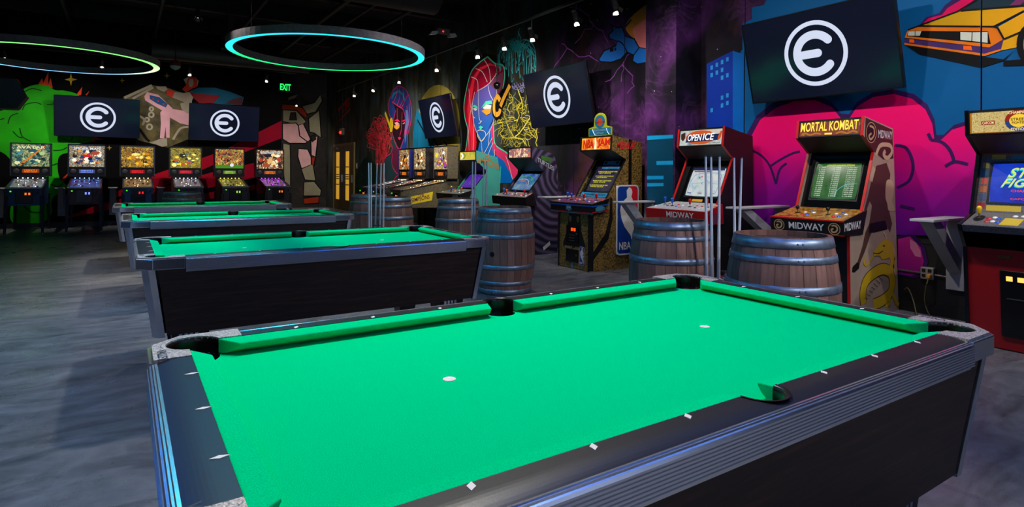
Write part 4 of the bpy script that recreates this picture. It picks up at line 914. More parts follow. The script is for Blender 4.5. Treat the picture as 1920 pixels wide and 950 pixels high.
    if coin:
        d_ = MB(); lf.slab(d_, 0.24, 0.28, 0.76, 0.80, BLKG, 0, 0.012); do = d_.build('coin_door', t, bevel=0.006)
        for uu in (0.36, 0.50):
            q = MB(); lf.slab(q, uu, 0.66, uu + 0.10, 0.74, glow('coin_light', (255, 120, 30), 1.6), 0.012, 0.016); q.build('coin_button', do)
        q = MB(); lf.slab(q, 0.36, 0.40, 0.60, 0.42, STEEL, 0.012, 0.016); q.build('coin_return', do)
    return t

def fan(k, n, base): return base
# ---------------- fighting game cabinet with the green score screen (tan sides, red edging)
REDE = mat('edge_red', (190, 26, 22), 0.35); TAN = mat('side_tan', (176, 152, 130), 0.5, var=0.12, scale=5); GOLDT = glow('gold_letter', (255, 214, 70), 1.3); DGOLD = glow('gold_dark', (190, 120, 20), 0.9)
def mk_marq(f, a):
    f.quad(a, 0.02, 0.06, 0.98, 0.94, tone_art('marquee_amber', [(60, 14, 6), (150, 60, 10), (120, 30, 8), (240, 170, 40)], 9, 0.8), 0.001)
    f.text(a, 'MORTAL KOMBAT', 0.045, 0.30, 0.965, 0.90, glow('gold_shadow', (120, 40, 6), 0.6), 0.002); f.text(a, 'MORTAL KOMBAT', 0.035, 0.33, 0.955, 0.93, GOLDT, 0.003)
    f.line(a, [(0.05, 0.14), (0.12, 0.24), (0.2, 0.12), (0.3, 0.22), (0.38, 0.14)], 0.014, DGOLD); f.line(a, [(0.62, 0.14), (0.7, 0.22), (0.8, 0.12), (0.88, 0.24), (0.95, 0.14)], 0.014, DGOLD); f.quad(a, 0.44, 0.10, 0.56, 0.2, GOLDT, 0.003)
SW = glow('screen_white', (210, 225, 205), 0.9); SY = glow('screen_yellow', (230, 225, 40), 0.9)
def mk_screen(f, a):
    f.line(a, [(0.55, 0.05), (0.58, 0.22), (0.7, 0.36), (0.85, 0.42), (0.97, 0.42)], 0.006, glow('screen_cyan', (60, 190, 200), 0.8), 0.013)
    f.text(a, 'LONGEST WINNING STREAKS', 0.27, 0.90, 0.86, 0.95, SY, 0.017)
    rr = random.Random(5); nm = ['JIM', 'ACE', 'DAN', 'TED', 'RAY', 'KIM', 'LEE', 'BOB', 'GUS', 'SAM', 'VIC', 'ZED', 'MAX', 'ROY', 'ANN']
    for i in range(15):
        y = 0.84 - i * 0.056
        for u0, u1, s_ in ((0.10, 0.24, '%d %s' % (i + 1, nm[i])), (0.42, 0.58, '%d WINS' % (16 - i)), (0.72, 0.92, '%d,%03d,%03d' % (3 - i // 6, rr.randint(100, 999), rr.randint(100, 999)))):
            f.text(a, s_, u0, y, u1, y + 0.036, SW, 0.015)
def roundel(f, a, u, v_, r, Mr, Mbg, off=0.002):
    rw, rh = r / f.w, r / f.h
    f.poly(a, [(u + rw * math.cos(t), v_ + rh * math.sin(t)) for t in [2 * PI * k / 24 for k in range(24)]], Mbg, off)
    f.line(a, [(u + 0.92 * rw * math.cos(t), v_ + 0.92 * rh * math.sin(t)) for t in [2 * PI * k / 24 for k in range(24)]], r * 0.13, Mr, off + 0.001, False, True)
    f.line(a, [(u - 0.1 * rw, v_ + 0.6 * rh), (u + 0.35 * rw, v_ + 0.45 * rh), (u + 0.5 * rw, v_), (u + 0.2 * rw, v_ - 0.45 * rh), (u - 0.3 * rw, v_ - 0.5 * rh), (u - 0.45 * rw, v_ - 0.1 * rh), (u - 0.1 * rw, v_ + 0.05 * rh)], r * 0.26, Mr, off + 0.0015)
    f.poly(a, [(u - 0.55 * rw, v_ + 0.42 * rh), (u - 0.1 * rw, v_ + 0.75 * rh), (u + 0.15 * rw, v_ + 0.62 * rh), (u - 0.15 * rw, v_ + 0.4 * rh)], Mr, off + 0.002)
BNZ = mat('print_bronze', (196, 160, 110), 0.4); PRW = mat('print_white', (226, 224, 220), 0.4); PRK = mat('print_black', (14, 12, 12), 0.45); PRB = mat('print_brown', (60, 38, 30), 0.45); PRY = mat('print_ochre', (206, 168, 26), 0.45); PRT = mat('print_sand', (204, 178, 140), 0.45)
class SideFace:
    """near side of a cabinet: coordinates are pixels of the photo crop, laid on the plane y = const"""
    def __init__(s, y, c): s.y = y; s.c = c
    def pt(s, p, k): q = ony(*s.c(p[0], p[1]), s.y - 0.0012 - 0.0006 * k); return q
    def poly(s, a, pts, M, k=0, smooth=False):
        P = [(p[0], p[1], 0) for p in pts]
        if smooth: P = smooth_path(P, True, 4)
        a.poly([s.pt(p, k) for p in P], M)
    def line(s, a, pts, wd, M, k=1, smooth=True, closed=False):
        P = [(p[0], p[1], 0) for p in pts]
        if smooth: P = smooth_path(P, closed, 5)
        a.ribbon([s.pt(p, k) for p in P], wd, M, V(0, 1, 0), closed)
    def text(s, a, body, p0, p1, h, M, k=2):
        A_ = s.pt(p0, k); B_ = s.pt(p1, k); u = B_ - A_; a.text(body, A_, u.normalized(), V(0, 0, 1), u.length, h, M)
def mk_side(sp):
    f = SideFace(1.39, crop(1420, 200, 2.373)); a = MB()
    f.poly(a, [(482, 48), (600, 102), (606, 230), (560, 235), (520, 200), (478, 140)], PRB, 0)
    UMB = mat('print_umber', (84, 54, 40), 0.45)
    f.poly(a, [(515, 300), (530, 262), (575, 250), (592, 300), (580, 400), (588, 470), (600, 520), (590, 560), (572, 520), (540, 530), (515, 545), (500, 580), (480, 640), (455, 700), (446, 690), (468, 620), (480, 560), (498, 520), (510, 440), (500, 420), (482, 470), (474, 462), (492, 400), (505, 340)], UMB, 0)
    f.poly(a, [(500, 520), (570, 505), (580, 545), (520, 560), (495, 560)], PRK, 1); f.poly(a, [(455, 700), (446, 690), (424, 712), (421, 735), (432, 738), (452, 720)], PRK, 1)
    f.poly(a, [(575, 330), (600, 330), (608, 370), (600, 420), (612, 460), (585, 462), (578, 430), (570, 400)], PRT, 1, True)
    f.line(a, [(528, 215), (545, 175), (570, 168), (594, 176), (598, 205), (578, 228), (562, 212), (570, 196)], 0.04, PRT, 2); f.line(a, [(505, 330), (512, 300), (520, 270)], 0.06, PRT, 1)
    # generic coiled serpent: thick body, ribbed belly, tail, claws and a snouted head
    body = [(548, 668), (575, 640), (596, 672), (600, 730), (580, 780), (548, 800), (530, 780), (545, 760)]
    f.line(a, [(474, 878), (470, 830), (482, 780), (512, 745), (556, 722), (590, 735), (602, 780), (590, 830), (556, 862), (516, 880)], 0.115, PRK, 2); f.line(a, [(474, 878), (470, 830), (482, 780), (512, 745), (556, 722), (590, 735), (602, 780), (590, 830), (556, 862), (516, 880)], 0.10, PRY, 3)
    f.line(a, [(590, 735), (604, 690), (590, 640), (566, 620)], 0.085, PRY, 4); f.poly(a, [(600, 600), (572, 588), (548, 606), (516, 648), (518, 664), (545, 662), (556, 680), (585, 672), (606, 640)], PRY, 5); f.line(a, [(516, 650), (540, 652), (560, 640)], 0.008, PRK, 7); f.poly(a, [(556, 618), (566, 614), (568, 624)], PRK, 7)
    f.line(a, [(520, 660), (500, 690), (484, 705), (474, 690), (484, 668)], 0.02, PRY, 4); f.line(a, [(575, 590), (568, 566), (560, 556)], 0.022, PRT, 4); f.line(a, [(600, 610), (612, 660), (606, 710), (616, 750)], 0.022, PRT, 4)
    f.line(a, [(580, 840), (590, 868), (572, 886)], 0.04, PRY, 5); f.line(a, [(598, 820), (618, 868), (630, 880)], 0.04, PRY, 5)
    for q in range(7): f.line(a, [(478 + 10 * q, 850 - 16 * q), (492 + 11 * q, 856 - 14 * q)], 0.006, PRK, 8, False)
    c_ = [(507 + 22 * math.cos(t), 115 + 45 * math.sin(t)) for t in [2 * PI * k / 20 for k in range(20)]]
    f.poly(a, c_, PRK, 2); f.line(a, c_, 0.008, BNZ, 3, False, True); f.line(a, [(500, 85), (518, 95), (520, 125), (505, 145), (497, 130), (508, 118)], 0.02, BNZ, 3)
    f.text(a, 'MIDWAY', (538, 138), (600, 146), 0.075, PRW, 3)
    a.build('side_print', sp)
def mk_panel(ff, pc, a, py0):
    roundel(ff, a, 0.13, 0.45, 0.055, BNZ, PRK); roundel(ff, a, 0.88, 0.45, 0.055, BNZ, PRK); ff.text(a, 'MIDWAY', 0.27, 0.25, 0.75, 0.72, PRW, 0.003)
    s_ = SideFace(py0, crop(1420, 200, 2.373)); s_.text(a, 'MIDWAY', (388, 556), (462, 540), 0.07, PRW, 1)
    for q in ((0.0, -0.01, 1, 0.06), (0, 0.94, 1, 1.0)): ff.quad(a, *q, REDE, 0.003)
    pc.quad(a, 0.0, 0.0, 1.0, 0.05, REDE, 0.002)
MKP = dict(tf=(4.385, 1.823), tb=(4.915, 1.736), mb=(4.36, 1.65), no=(4.562, 1.509), bb=(4.36, 0.966), pf=(4.015, 0.888), pfb=(4.03, 0.758), kick=(4.145, 0.752), base=4.17, back=(5.05, 0.02))
btn = lambda u0, cols: [(u0, 0.52, cols[0]), (u0 + 0.06, 0.60, cols[1]), (u0 + 0.12, 0.52, cols[2]), (u0 + 0.03, 0.30, cols[3]), (u0 + 0.09, 0.32, cols[4])]
cabinet('arcade_cabinet', 'tan sided arcade cabinet with gold lettered marquee and green score screen', 1.39, 2.03, MKP, TAN, REDE, dict(mat=glow('marquee_dark', (60, 20, 6), 0.6), art=mk_marq), dict(mat=tone_art('screen_green', [(10, 60, 14), (30, 96, 24), (60, 100, 40)], 14, 0.9), art=mk_screen), (0.13, 0.16, 0.87, 0.80),
        dict(y=(1.375, 2.075), body=PRK, top=tone_art('overlay_gold', [(120, 80, 20), (190, 140, 40), (60, 30, 14), (200, 60, 20)], 26, 0), sticks=[(0.24, 0.45, 'black'), (0.66, 0.45, 'black')], bat=False, buttons=btn(0.33, ['white', 'blue', 'white', 'red', 'blue']) + btn(0.75, ['white', 'blue', 'white', 'red', 'blue']), art=mk_panel), BLK, side_art=mk_side)

# ---------------- hockey cabinet (black sides, red edging, wide four player panel)
OIP = dict(tf=(4.45, 1.833), tb=(4.96, 1.74), mb=(4.425, 1.615), no=(4.597, 1.475), bb=(4.335, 0.95), pf=(4.03, 0.885), pfb=(4.05, 0.735), kick=(4.22, 0.73), base=4.24, back=(5.0, 0.02))
def oi_marq(f, a):
    f.quad(a, 0.02, 0.06, 0.98, 0.94, tone_art('marquee_ice', [(120, 140, 150), (210, 215, 210), (235, 200, 160)], 6, 0.85), 0.001)
    f.poly(a, [(0.5 + 0.34 * math.cos(t), 0.5 + 0.42 * math.sin(t)) for t in [2 * PI * k / 20 for k in range(20)]], glow('marquee_orange', (216, 88, 24), 0.9), 0.002)
    f.poly(a, [(0.16, 0.22), (0.90, 0.30), (0.94, 0.66), (0.2, 0.62)], glow('marquee_navy', (22, 40, 96), 0.7), 0.003)
    f.text(a, 'OPEN', 0.20, 0.30, 0.52, 0.70, glow('marquee_white', (245, 245, 245), 1.2), 0.004, 0.02); f.text(a, 'ICE', 0.56, 0.32, 0.80, 0.72, glow('marquee_white', (245, 245, 245), 1.2), 0.004, 0.02)
    f.poly(a, [(0.04, 0.75), (0.14, 0.85), (0.15, 0.5), (0.1, 0.3), (0.05, 0.45)], glow('crest_dark', (70, 36, 24), 0.7), 0.004); f.poly(a, [(0.90, 0.5), (0.95, 0.82), (0.985, 0.8), (0.96, 0.4), (0.9, 0.25)], glow('crest_orange', (220, 90, 30), 0.8), 0.004); f.text(a, 'NHLPA', 0.80, 0.10, 0.96, 0.18, PRK, 0.004)
def oi_screen(f, a):
    g_ = [glow('rink_' + n_, c_, 0.8) for n_, c_ in (('teal', (90, 170, 190)), ('red', (200, 60, 60)), ('yellow', (220, 210, 110)), ('blue', (40, 70, 180)), ('navy', (30, 36, 90)))]
    f.quad(a, 0.03, 0.90, 0.97, 0.985, g_[4], 0.013); f.quad(a, 0.08, 0.84, 0.6, 0.88, g_[1], 0.013)
    f.line(a, [(0.08, 0.10), (0.10, 0.62), (0.3, 0.78), (0.8, 0.80), (0.94, 0.66), (0.92, 0.12)], 0.004, g_[3], 0.016); f.line(a, [(0.5 + 0.22 * math.cos(t), 0.5 + 0.16 * math.sin(t)) for t in [2 * PI * k / 16 for k in range(16)]], 0.004, g_[2], 0.018, True, True); f.line(a, [(0.1, 0.4), (0.5, 0.46), (0.92, 0.42)], 0.004, g_[0], 0.017)
    for u, v_, k in ((0.3, 0.6, 3), (0.36, 0.64, 1), (0.55, 0.48, 3), (0.66, 0.56, 1), (0.42, 0.4, 0), (0.7, 0.36, 3)): f.quad(a, u, v_, u + 0.03, v_ + 0.06, g_[k], 0.019)
    f.quad(a, 0.08, 0.08, 0.2, 0.11, g_[3], 0.014); f.quad(a, 0.4, 0.08, 0.52, 0.11, g_[1], 0.014); f.quad(a, 0.75, 0.08, 0.9, 0.11, g_[0], 0.014)
def oi_bez(f, a): f.quad(a, 0.38, 0.02, 0.62, 0.075, mat('label_yellow', (226, 160, 20), 0.5), 0.002); f.quad(a, 0.34, 0.88, 0.70, 0.95, tone_art('bezel_badge', [(20, 20, 30), (110, 50, 50), (40, 60, 70)], 30, 0), 0.002)
def oi_panel(ff, pc, a, py0):
    ff.text(a, 'MIDWAY', 0.36, 0.42, 0.80, 0.86, PRW, 0.003)
    s_ = SideFace(py0, crop(1150, 200, 2.794)); s_.poly(a, [(500, 570), (552, 560), (552, 612), (505, 618)], mat('badge_plum', (100, 40, 70), 0.5), 1)
fourp = [(0.14, 0.55, 'blue'), (0.31, 0.42, 'blue'), (0.60, 0.42, 'red'), (0.84, 0.50, 'red')]
fourb = [(0.07, 0.30, 'white'), (0.19, 0.62, 'red'), (0.24, 0.40, 'blue'), (0.36, 0.58, 'red'), (0.40, 0.36, 'blue'), (0.45, 0.52, 'white'), (0.53, 0.62, 'white'), (0.66, 0.58, 'orange'), (0.70, 0.36, 'blue'), (0.75, 0.54, 'red'), (0.90, 0.34, 'white'), (0.93, 0.58, 'orange'), (0.78, 0.3, 'white'), (0.48, 0.28, 'orange')]
cabinet('arcade_cabinet', 'black arcade cabinet with red edging and a white ice rink on its screen', 2.93, 3.60, OIP, BLK, REDE, dict(mat=glow('marquee_dim', (150, 150, 140), 0.5), art=oi_marq), dict(mat=tone_art('screen_ice', [(150, 190, 200), (205, 215, 220), (225, 226, 215)], 16, 0.85), art=oi_screen, bezel_art=oi_bez), (0.17, 0.14, 0.93, 0.78),
        dict(y=(2.83, 3.73), taper=0.08, body=mat('panel_red', (176, 18, 20), 0.4), top=tone_art('overlay_rink', [(150, 155, 160), (205, 205, 205), (120, 130, 150)], 22, 0), sticks=fourp, buttons=fourb, art=oi_panel), BLK)

# ---------------- basketball cabinet (gold pebbled sides)
M, nt, b = node_mat('pebbled_gold', 0.38); v = objvec(nt); vo = nt.nodes.new('ShaderNodeTexVoronoi'); vo.inputs['Scale'].default_value = 42; nt.links.new(v, vo.inputs['Vector'])
nt.links.new(ramp(nt, vo.outputs['Distance'], [(0.1, (166, 134, 64)), (0.5, (128, 100, 48)), (0.85, (78, 58, 30))]), b.inputs['Base Color'])
bp = nt.nodes.new('ShaderNodeBump'); bp.inputs['Strength'].default_value = 0.5; bp.inputs['Distance'].default_value = 0.01; bp.invert = True; nt.links.new(vo.outputs['Distance'], bp.inputs['Height']); nt.links.new(bp.outputs[0], b.inputs['Normal']); PEB = M
NBP = dict(tf=(4.285, 1.812), tb=(4.845, 1.729), mb=(4.275, 1.61), no=(4.545, 1.486), bb=(4.19, 0.955), pf=(3.86, 0.893), pfb=(3.875, 0.755), kick=(3.905, 0.75), base=3.895, back=(4.86, 0.02))
def nb_marq(f, a):
    f.quad(a, 0.02, 0.05, 0.98, 0.95, tone_art('marquee_fire', [(240, 190, 60), (250, 140, 10), (214, 70, 6), (255, 200, 60)], 7, 1.1), 0.001)
    dk = glow('letter_dark', (70, 10, 4), 0.5); rd = glow('letter_red', (214, 30, 10), 1.0)
    for tx, a0, a1 in (('NBA', 0.06, 0.42), ('JAM', 0.56, 0.96)): f.text(a, tx, a0 + 0.008, 0.15, a1 + 0.008, 0.82, dk, 0.002, 0.015); f.text(a, tx, a0, 0.18, a1, 0.85, rd, 0.003, 0.015)
    f.poly(a, [(0.45, 0.06), (0.47, 0.5), (0.46, 0.9), (0.5, 0.95), (0.53, 0.6), (0.54, 0.06)], glow('marquee_pale', (255, 235, 190), 1.1), 0.004)
def nb_screen(f, a):
    f.text(a, 'TOURNAMENT EDITION FEATURES', 0.22, 0.88, 0.96, 0.95, glow('screen_sky', (60, 170, 220), 0.9), 0.015)
    for k, (u, v_, L_) in enumerate(((0.22, 0.74, 0.74), (0.22, 0.68, 0.5), (0.2, 0.56, 0.7), (0.2, 0.50, 0.45), (0.18, 0.38, 0.72), (0.18, 0.32, 0.5), (0.14, 0.20, 0.7), (0.14, 0.14, 0.55))):
        f.text(a, ['NEW PLAYERS ON EVERY TEAM', 'HOT SPOTS', 'TAG MODE AND POWER UPS', 'JUICE MODE', 'MORE SECRET CODES INSIDE', 'REAL STATS', 'CHOOSE FROM THREE PER TEAM', 'ROOKIE SQUADS'][k], u, v_, u + L_, v_ + 0.045, SY, 0.016)
        if k % 2 == 0: f.quad(a, u - 0.06, v_, u - 0.03, v_ + 0.04, glow('screen_white', (210, 225, 205), 0.9), 0.016)
def nb_bez(f, a):
    f.quad(a, 0.05, 0.01, 0.95, 0.12, mat('bezel_blue', (40, 130, 170), 0.4), 0.002); f.text(a, 'TOURNAMENT EDITION', 0.12, 0.035, 0.88, 0.095, mat('bezel_navy', (16, 40, 70), 0.4), 0.003)
    f.quad(a, 0.28, 0.86, 0.82, 0.97, mat('bezel_blue', (40, 130, 170), 0.4), 0.002)
    for u in (0.36, 0.74): f.poly(a, [(u + 0.05 * math.cos(t), 0.915 + 0.04 * math.sin(t)) for t in [2 * PI * k / 12 for k in range(12)]], PRK, 0.003)
SIDEB = mat('print_blue', (10, 60, 150), 0.45); PRR = mat('print_red', (226, 26, 50), 0.45)
def nb_side(sp):
    f = SideFace(4.6, crop(860, 220, 3.167)); a = MB()
    f.poly(a, [(1010, 128), (1028, 133), (1026, 400), (1008, 400)], PRK, 0); f.poly(a, [(900, 470), (912, 480), (915, 600), (890, 720), (800, 850), (800, 800), (870, 690), (895, 590)], PRK, 0)
    f.poly(a, [(768, 585), (800, 580), (800, 912), (768, 914)], PRK, 0)
    f.text(a, 'MIDWAY', (940, 187), (1056, 190), 0.105, PRR, 2); a.build('side_print', sp)
def nb_front(lf, lo, t):
    a = MB(); lf.poly(a, [(0.30, 0.99), (0.70, 0.99), (0.74, 0.70), (0.88, 0.45), (0.88, 0.38), (0.12, 0.38), (0.12, 0.45), (0.26, 0.70)], PRK, 0.001)
    for u in (0.36, 0.62): lf.poly(a, [(u + 0.05 * math.cos(t), 0.90 + 0.06 * math.sin(t)) for t in [2 * PI * k / 12 for k in range(12)]], PEB, 0.002)
    lf.text(a, 'INSERT', 0.18, 0.36, 0.44, 0.40, BNZ, 0.002); lf.text(a, 'COINS', 0.54, 0.36, 0.80, 0.40, BNZ, 0.002); a.build('front_print', lo)
    for v0, v1, nm in ((0.46, 0.78, 'coin_door'), (0.12, 0.35, 'cash_door')):
        d = MB(); lf.slab(d, 0.24, v0, 0.66, v1, BLKG, 0, 0.014); o = d.build(nm, t, bevel=0.006)
        if nm == 'coin_door':
            for u in (0.42, 0.51): q = MB(); lf.slab(q, u, 0.68, u + 0.06, 0.735, glow('coin_light_red', (255, 60, 14), 2.2), 0.014, 0.018); q.build('coin_button', o)
            for v_ in (0.50, 0.55, 0.60): q = MB(); lf.slab(q, 0.36, v_, 0.54, v_ + 0.012, GREY, 0.014, 0.02); q.build('coin_slot', o)
        q = MB(); lf.slab(q, 0.60, (v0 + v1) / 2, 0.63, (v0 + v1) / 2 + 0.03, STEEL, 0.014, 0.022); q.build('lock', o)
    nba_badge(lf, 0.70, 0.09, 0.86, 0.42, lo)
    q = MB(); lf.slab(q, 0.42, 0.01, 0.47, 0.10, mat('tape_blue', (70, 150, 190), 0.5), 0.0, 0.004); q.build('label_tape', lo)
def nba_badge(f, u0, v0, u1, v1, parent):
    a = MB(); Q = lambda u, v_: (u0 + (u1 - u0) * u, v0 + (v1 - v0) * v_)
    rr = lambda e, r: [Q(e + r * (1 - math.cos(t)) if s_ in (0, 3) else 1 - e - r * (1 - math.cos(t)), 0) for s_ in () for t in ()]
    def rounded(e, r):
        asp = (f.w * (u1 - u0)) / (f.h * (v1 - v0)); ev, rv = e * asp, r * asp; pts = []
        for cx_, cy_, a0 in ((1 - e - r, 1 - ev - rv, 0), (e + r, 1 - ev - rv, 90), (e + r, ev + rv, 180), (1 - e - r, ev + rv, 270)):
            for k in range(6): t = math.radians(a0 + 90 * k / 5); pts.append(Q(cx_ + r * math.cos(t), cy_ + rv * math.sin(t)))
        return pts
    f.poly(a, rounded(0.0, 0.16), PRW, 0.003); f.poly(a, rounded(0.05, 0.12), SIDEB, 0.004)
    f.poly(a, [Q(*p) for p in ((0.55, 0.98), (0.82, 0.98), (0.95, 0.92), (0.95, 0.12), (0.92, 0.06), (0.84, 0.16), (0.66, 0.50))], PRR, 0.005)
    f.poly(a, [Q(*p) for p in ((0.44, 0.92), (0.54, 0.965), (0.66, 0.945), (0.70, 0.90), (0.66, 0.83), (0.74, 0.77), (0.86, 0.66), (0.84, 0.60), (0.70, 0.585), (0.68, 0.53), (0.74, 0.44), (0.82, 0.30), (0.86, 0.14), (0.80, 0.10), (0.62, 0.28), (0.36, 0.40), (0.22, 0.52), (0.16, 0.64), (0.20, 0.74), (0.36, 0.79), (0.46, 0.82))], PRW, 0.006)
    f.poly(a, [Q(0.80 + 0.115 * math.cos(t), 0.485 + 0.05 * math.sin(t)) for t in [2 * PI * k / 14 for k in range(14)]], PRW, 0.007)
    f.text(a, 'NBA', *Q(0.12, 0.075), *Q(0.64, 0.185), PRW, 0.008); return a.build('emblem', parent)
def nb_panel(ff, pc, a, py0):
    ff.quad(a, 0, 0.74, 1, 0.86, mat('stripe_blue', (20, 90, 190), 0.4), 0.003); ff.quad(a, 0, 0.12, 1, 0.20, mat('stripe_red', (190, 20, 50), 0.4), 0.003); ff.quad(a, 0, 0.03, 1, 0.09, mat('stripe_teal', (30, 140, 150), 0.4), 0.003)
    for uu in (0.46,):
        ff.poly(a, [(uu - 0.07, 0.35), (uu - 0.03, 0.3), (uu, 0.15), (uu + 0.03, 0.3), (uu + 0.07, 0.35), (uu + 0.06, 0.7), (uu, 0.85), (uu - 0.06, 0.7)], mat('badge_teal', (60, 140, 160), 0.4), 0.004); ff.text(a, 'JAM', uu - 0.045, 0.42, uu + 0.045, 0.66, PRW, 0.005)
    s_ = SideFace(py0, crop(860, 220, 3.167)); 
    s_.poly(a, [(792, 527), (892, 513), (892, 519), (792, 534)], mat('stripe_blue', (20, 90, 190), 0.4), 1); s_.poly(a, [(792, 563), (892, 546), (892, 552), (792, 570)], mat('stripe_red', (190, 20, 50), 0.4), 1); s_.poly(a, [(812, 540), (838, 522), (868, 532), (866, 555), (838, 566), (815, 560)], mat('badge_teal', (60, 140, 160), 0.4), 1)
nba = cabinet('arcade_cabinet', 'gold pebbled arcade cabinet with fiery orange marquee, topper and basketball emblem', 4.60, 5.26, NBP, PEB, BLK, dict(mat=glow('marquee_warm', (200, 120, 30), 0.8), art=nb_marq), dict(mat=tone_art('screen_plum', [(26, 20, 44), (44, 34, 66), (54, 40, 60)], 8, 0.7), art=nb_screen, bezel_art=nb_bez), (0.16, 0.15, 0.94, 0.82),
        dict(y=(4.50, 5.41), taper=0.08, body=PRK, top=tone_art('overlay_court', [(120, 60, 30), (150, 80, 40), (40, 60, 130), (160, 40, 30)], 10, 0), sticks=fourp, buttons=fourb, art=nb_panel), PEB, coin=False, front_art=nb_front, side_art=nb_side)
# large emblem plate on its side, and the cut-out topper
ebf = Face((4.345, 4.572, 0.19), (1, 0, 0), (0, 0, 1), 0.415, 0.95)
pl = MB(); ebf.slab(pl, 0.02, 0.01, 0.98, 0.99, PRW, -0.02, 0.002); plo = pl.build('emblem_plate', nba, bevel=0.02, seg=3); nba_badge(ebf, 0, 0, 1, 1, plo)
tp2 = MB(); cy = 4.93; sil = [(cy - 0.24, 1.82), (cy + 0.24, 1.82), (cy + 0.24, 1.93), (cy + 0.13, 1.955), (cy + 0.12, 2.04)] + [(cy + 0.12 * math.cos(t), 2.04 + 0.10 * math.sin(t)) for t in [PI * k / 10 for k in range(1, 10)]] + [(cy - 0.12, 2.04), (cy - 0.13, 1.955), (cy - 0.24, 1.93)]
tp2.prism(sil, 0, 4.36, 4.375, mat('topper_lime', (150, 160, 30), 0.4)); to = tp2.build('topper', nba)
tfz = Face((4.359, cy + 0.24, 1.82), (0, -1, 0), (0, 0, 1), 0.48, 0.32); a = MB()
tfz.quad(a, 0.03, 0.04, 0.97, 0.33, mat('topper_blue', (20, 96, 130), 0.3), 0.001); tfz.poly(a, [(0.5 + 0.22 * math.cos(t), 0.62 + 0.28 * math.sin(t)) for t in [2 * PI * k / 20 for k in range(20)]], mat('topper_blue', (20, 96, 130), 0.3), 0.0015); tfz.poly(a, [(0.5 + 0.12 * math.cos(t), 0.60 + 0.18 * math.sin(t)) for t in [2 * PI * k / 16 for k in range(16)]], mat('topper_ball', (170, 60, 30), 0.4), 0.002)
tfz.text(a, 'NBA JAM', 0.29, 0.52, 0.71, 0.64, mat('topper_red', (130, 20, 30), 0.4), 0.003); tfz.text(a, 'TOURNAMENT', 0.18, 0.20, 0.82, 0.29, mat('topper_pale', (110, 150, 170), 0.4), 0.003); tfz.text(a, 'EDITION', 0.32, 0.07, 0.68, 0.16, mat('topper_pale', (110, 150, 170), 0.4), 0.003); a.build('topper_print', to)
for u in (0.2, 0.8):
    q = MB(); q.tube([tfz.p(u, 0.3, 0.01), tfz.p(u + 0.05, 0.15, 0.012), tfz.p(u + 0.12, 0.03, 0.01)], 0.003, glow('neon_white', (200, 220, 255), 2.0), 6); q.build('topper_tube', to)

# ---------------- purple swirl cabinet
M, nt, b = node_mat('purple_swirl', 0.45); v = objvec(nt, (1, 1, 1), (-4.75, 0, -1.25)); wv = nt.nodes.new('ShaderNodeTexWave'); wv.wave_type = 'RINGS'; wv.rings_direction = 'Y'; wv.inputs['Scale'].default_value = 2.6; wv.inputs['Distortion'].default_value = 3.5; wv.inputs['Detail'].default_value = 1.5; nt.links.new(v, wv.inputs['Vector'])
nt.links.new(ramp(nt, wv.outputs['Fac'], [(0.1, (28, 22, 40)), (0.5, (50, 42, 66)), (0.95, (78, 68, 96))]), b.inputs['Base Color']); SWIRL = M
TMP = dict(tf=(4.155, 1.712), tb=(4.60, 1.60), mb=(4.157, 1.532), no=(4.394, 1.322), bb=(4.094, 0.972), pf=(3.93, 0.915), pfb=(3.95, 0.785), kick=(4.02, 0.78), base=4.03, back=(4.68, 1.35))
def tm_marq(f, a):
    f.quad(a, 0.02, 0.05, 0.98, 0.95, tone_art('marquee_city', [(20, 40, 70), (90, 110, 120), (180, 60, 30), (235, 225, 190), (30, 60, 30)], 16, 1.3), 0.001)
def tm_screen(f, a):
    cs = [glow('arc_%d' % i, c_, 0.8) for i, c_ in enumerate([(60, 180, 90), (60, 90, 220), (200, 120, 60), (210, 220, 210), (40, 140, 160)])]
    for i in range(9):
        r = 0.1 + 0.1 * i; f.line(a, [(0.35 + r * math.cos(t), 0.25 + r * math.sin(t)) for t in [PI * k / 12 for k in range(13)] if 0.03 < 0.35 + r * math.cos(t) < 0.97 and 0.25 + r * math.sin(t) < 0.96], 0.009, cs[i % 5], 0.016)
    for u in [0.12 + 0.08 * k for k in range(11)]: f.quad(a, u, 0.06, u + 0.012, 0.3, cs[3], 0.014)
def tm_side(sp):
    f = SideFace(6.3, crop(860, 220, 3.167)); a = MB(); gr = mat('print_green', (50, 96, 36), 0.5)
    f.poly(a, [(490, 225), (552, 240), (548, 268), (492, 250)], gr, 1); f.text(a, 'TURTLES', (468, 262), (566, 318), 0.07, mat('print_grey', (150, 160, 160), 0.5), 2)
    f.poly(a, [(500, 770), (540, 735), (545, 755), (505, 790)], mat('print_sticker', (200, 196, 190), 0.5), 2)
    a.build('side_print', sp)
tmnt = cabinet('arcade_cabinet', 'arcade cabinet with purple swirl side art, left of the gold pebbled one', 6.30, 6.99, TMP, SWIRL, BLK, dict(mat=glow('marquee_lit', (180, 180, 160), 0.6), art=tm_marq), dict(mat=tone_art('screen_blue', [(16, 40, 110), (60, 110, 170), (110, 160, 170)], 12, 0.8), art=tm_screen), (0.08, 0.10, 0.94, 0.86),
        dict(y=(6.13, 7.13), taper=0.1, body=PRK, top=tone_art('overlay_mauve', [(150, 110, 90), (120, 110, 120), (190, 150, 120)], 18, 0), sticks=[(0.2, 0.5, 'blue'), (0.34, 0.35, 'orange'), (0.58, 0.4, 'purple'), (0.84, 0.4, 'red')], buttons=fourb, art=None), SWIRL, side_art=tm_side)
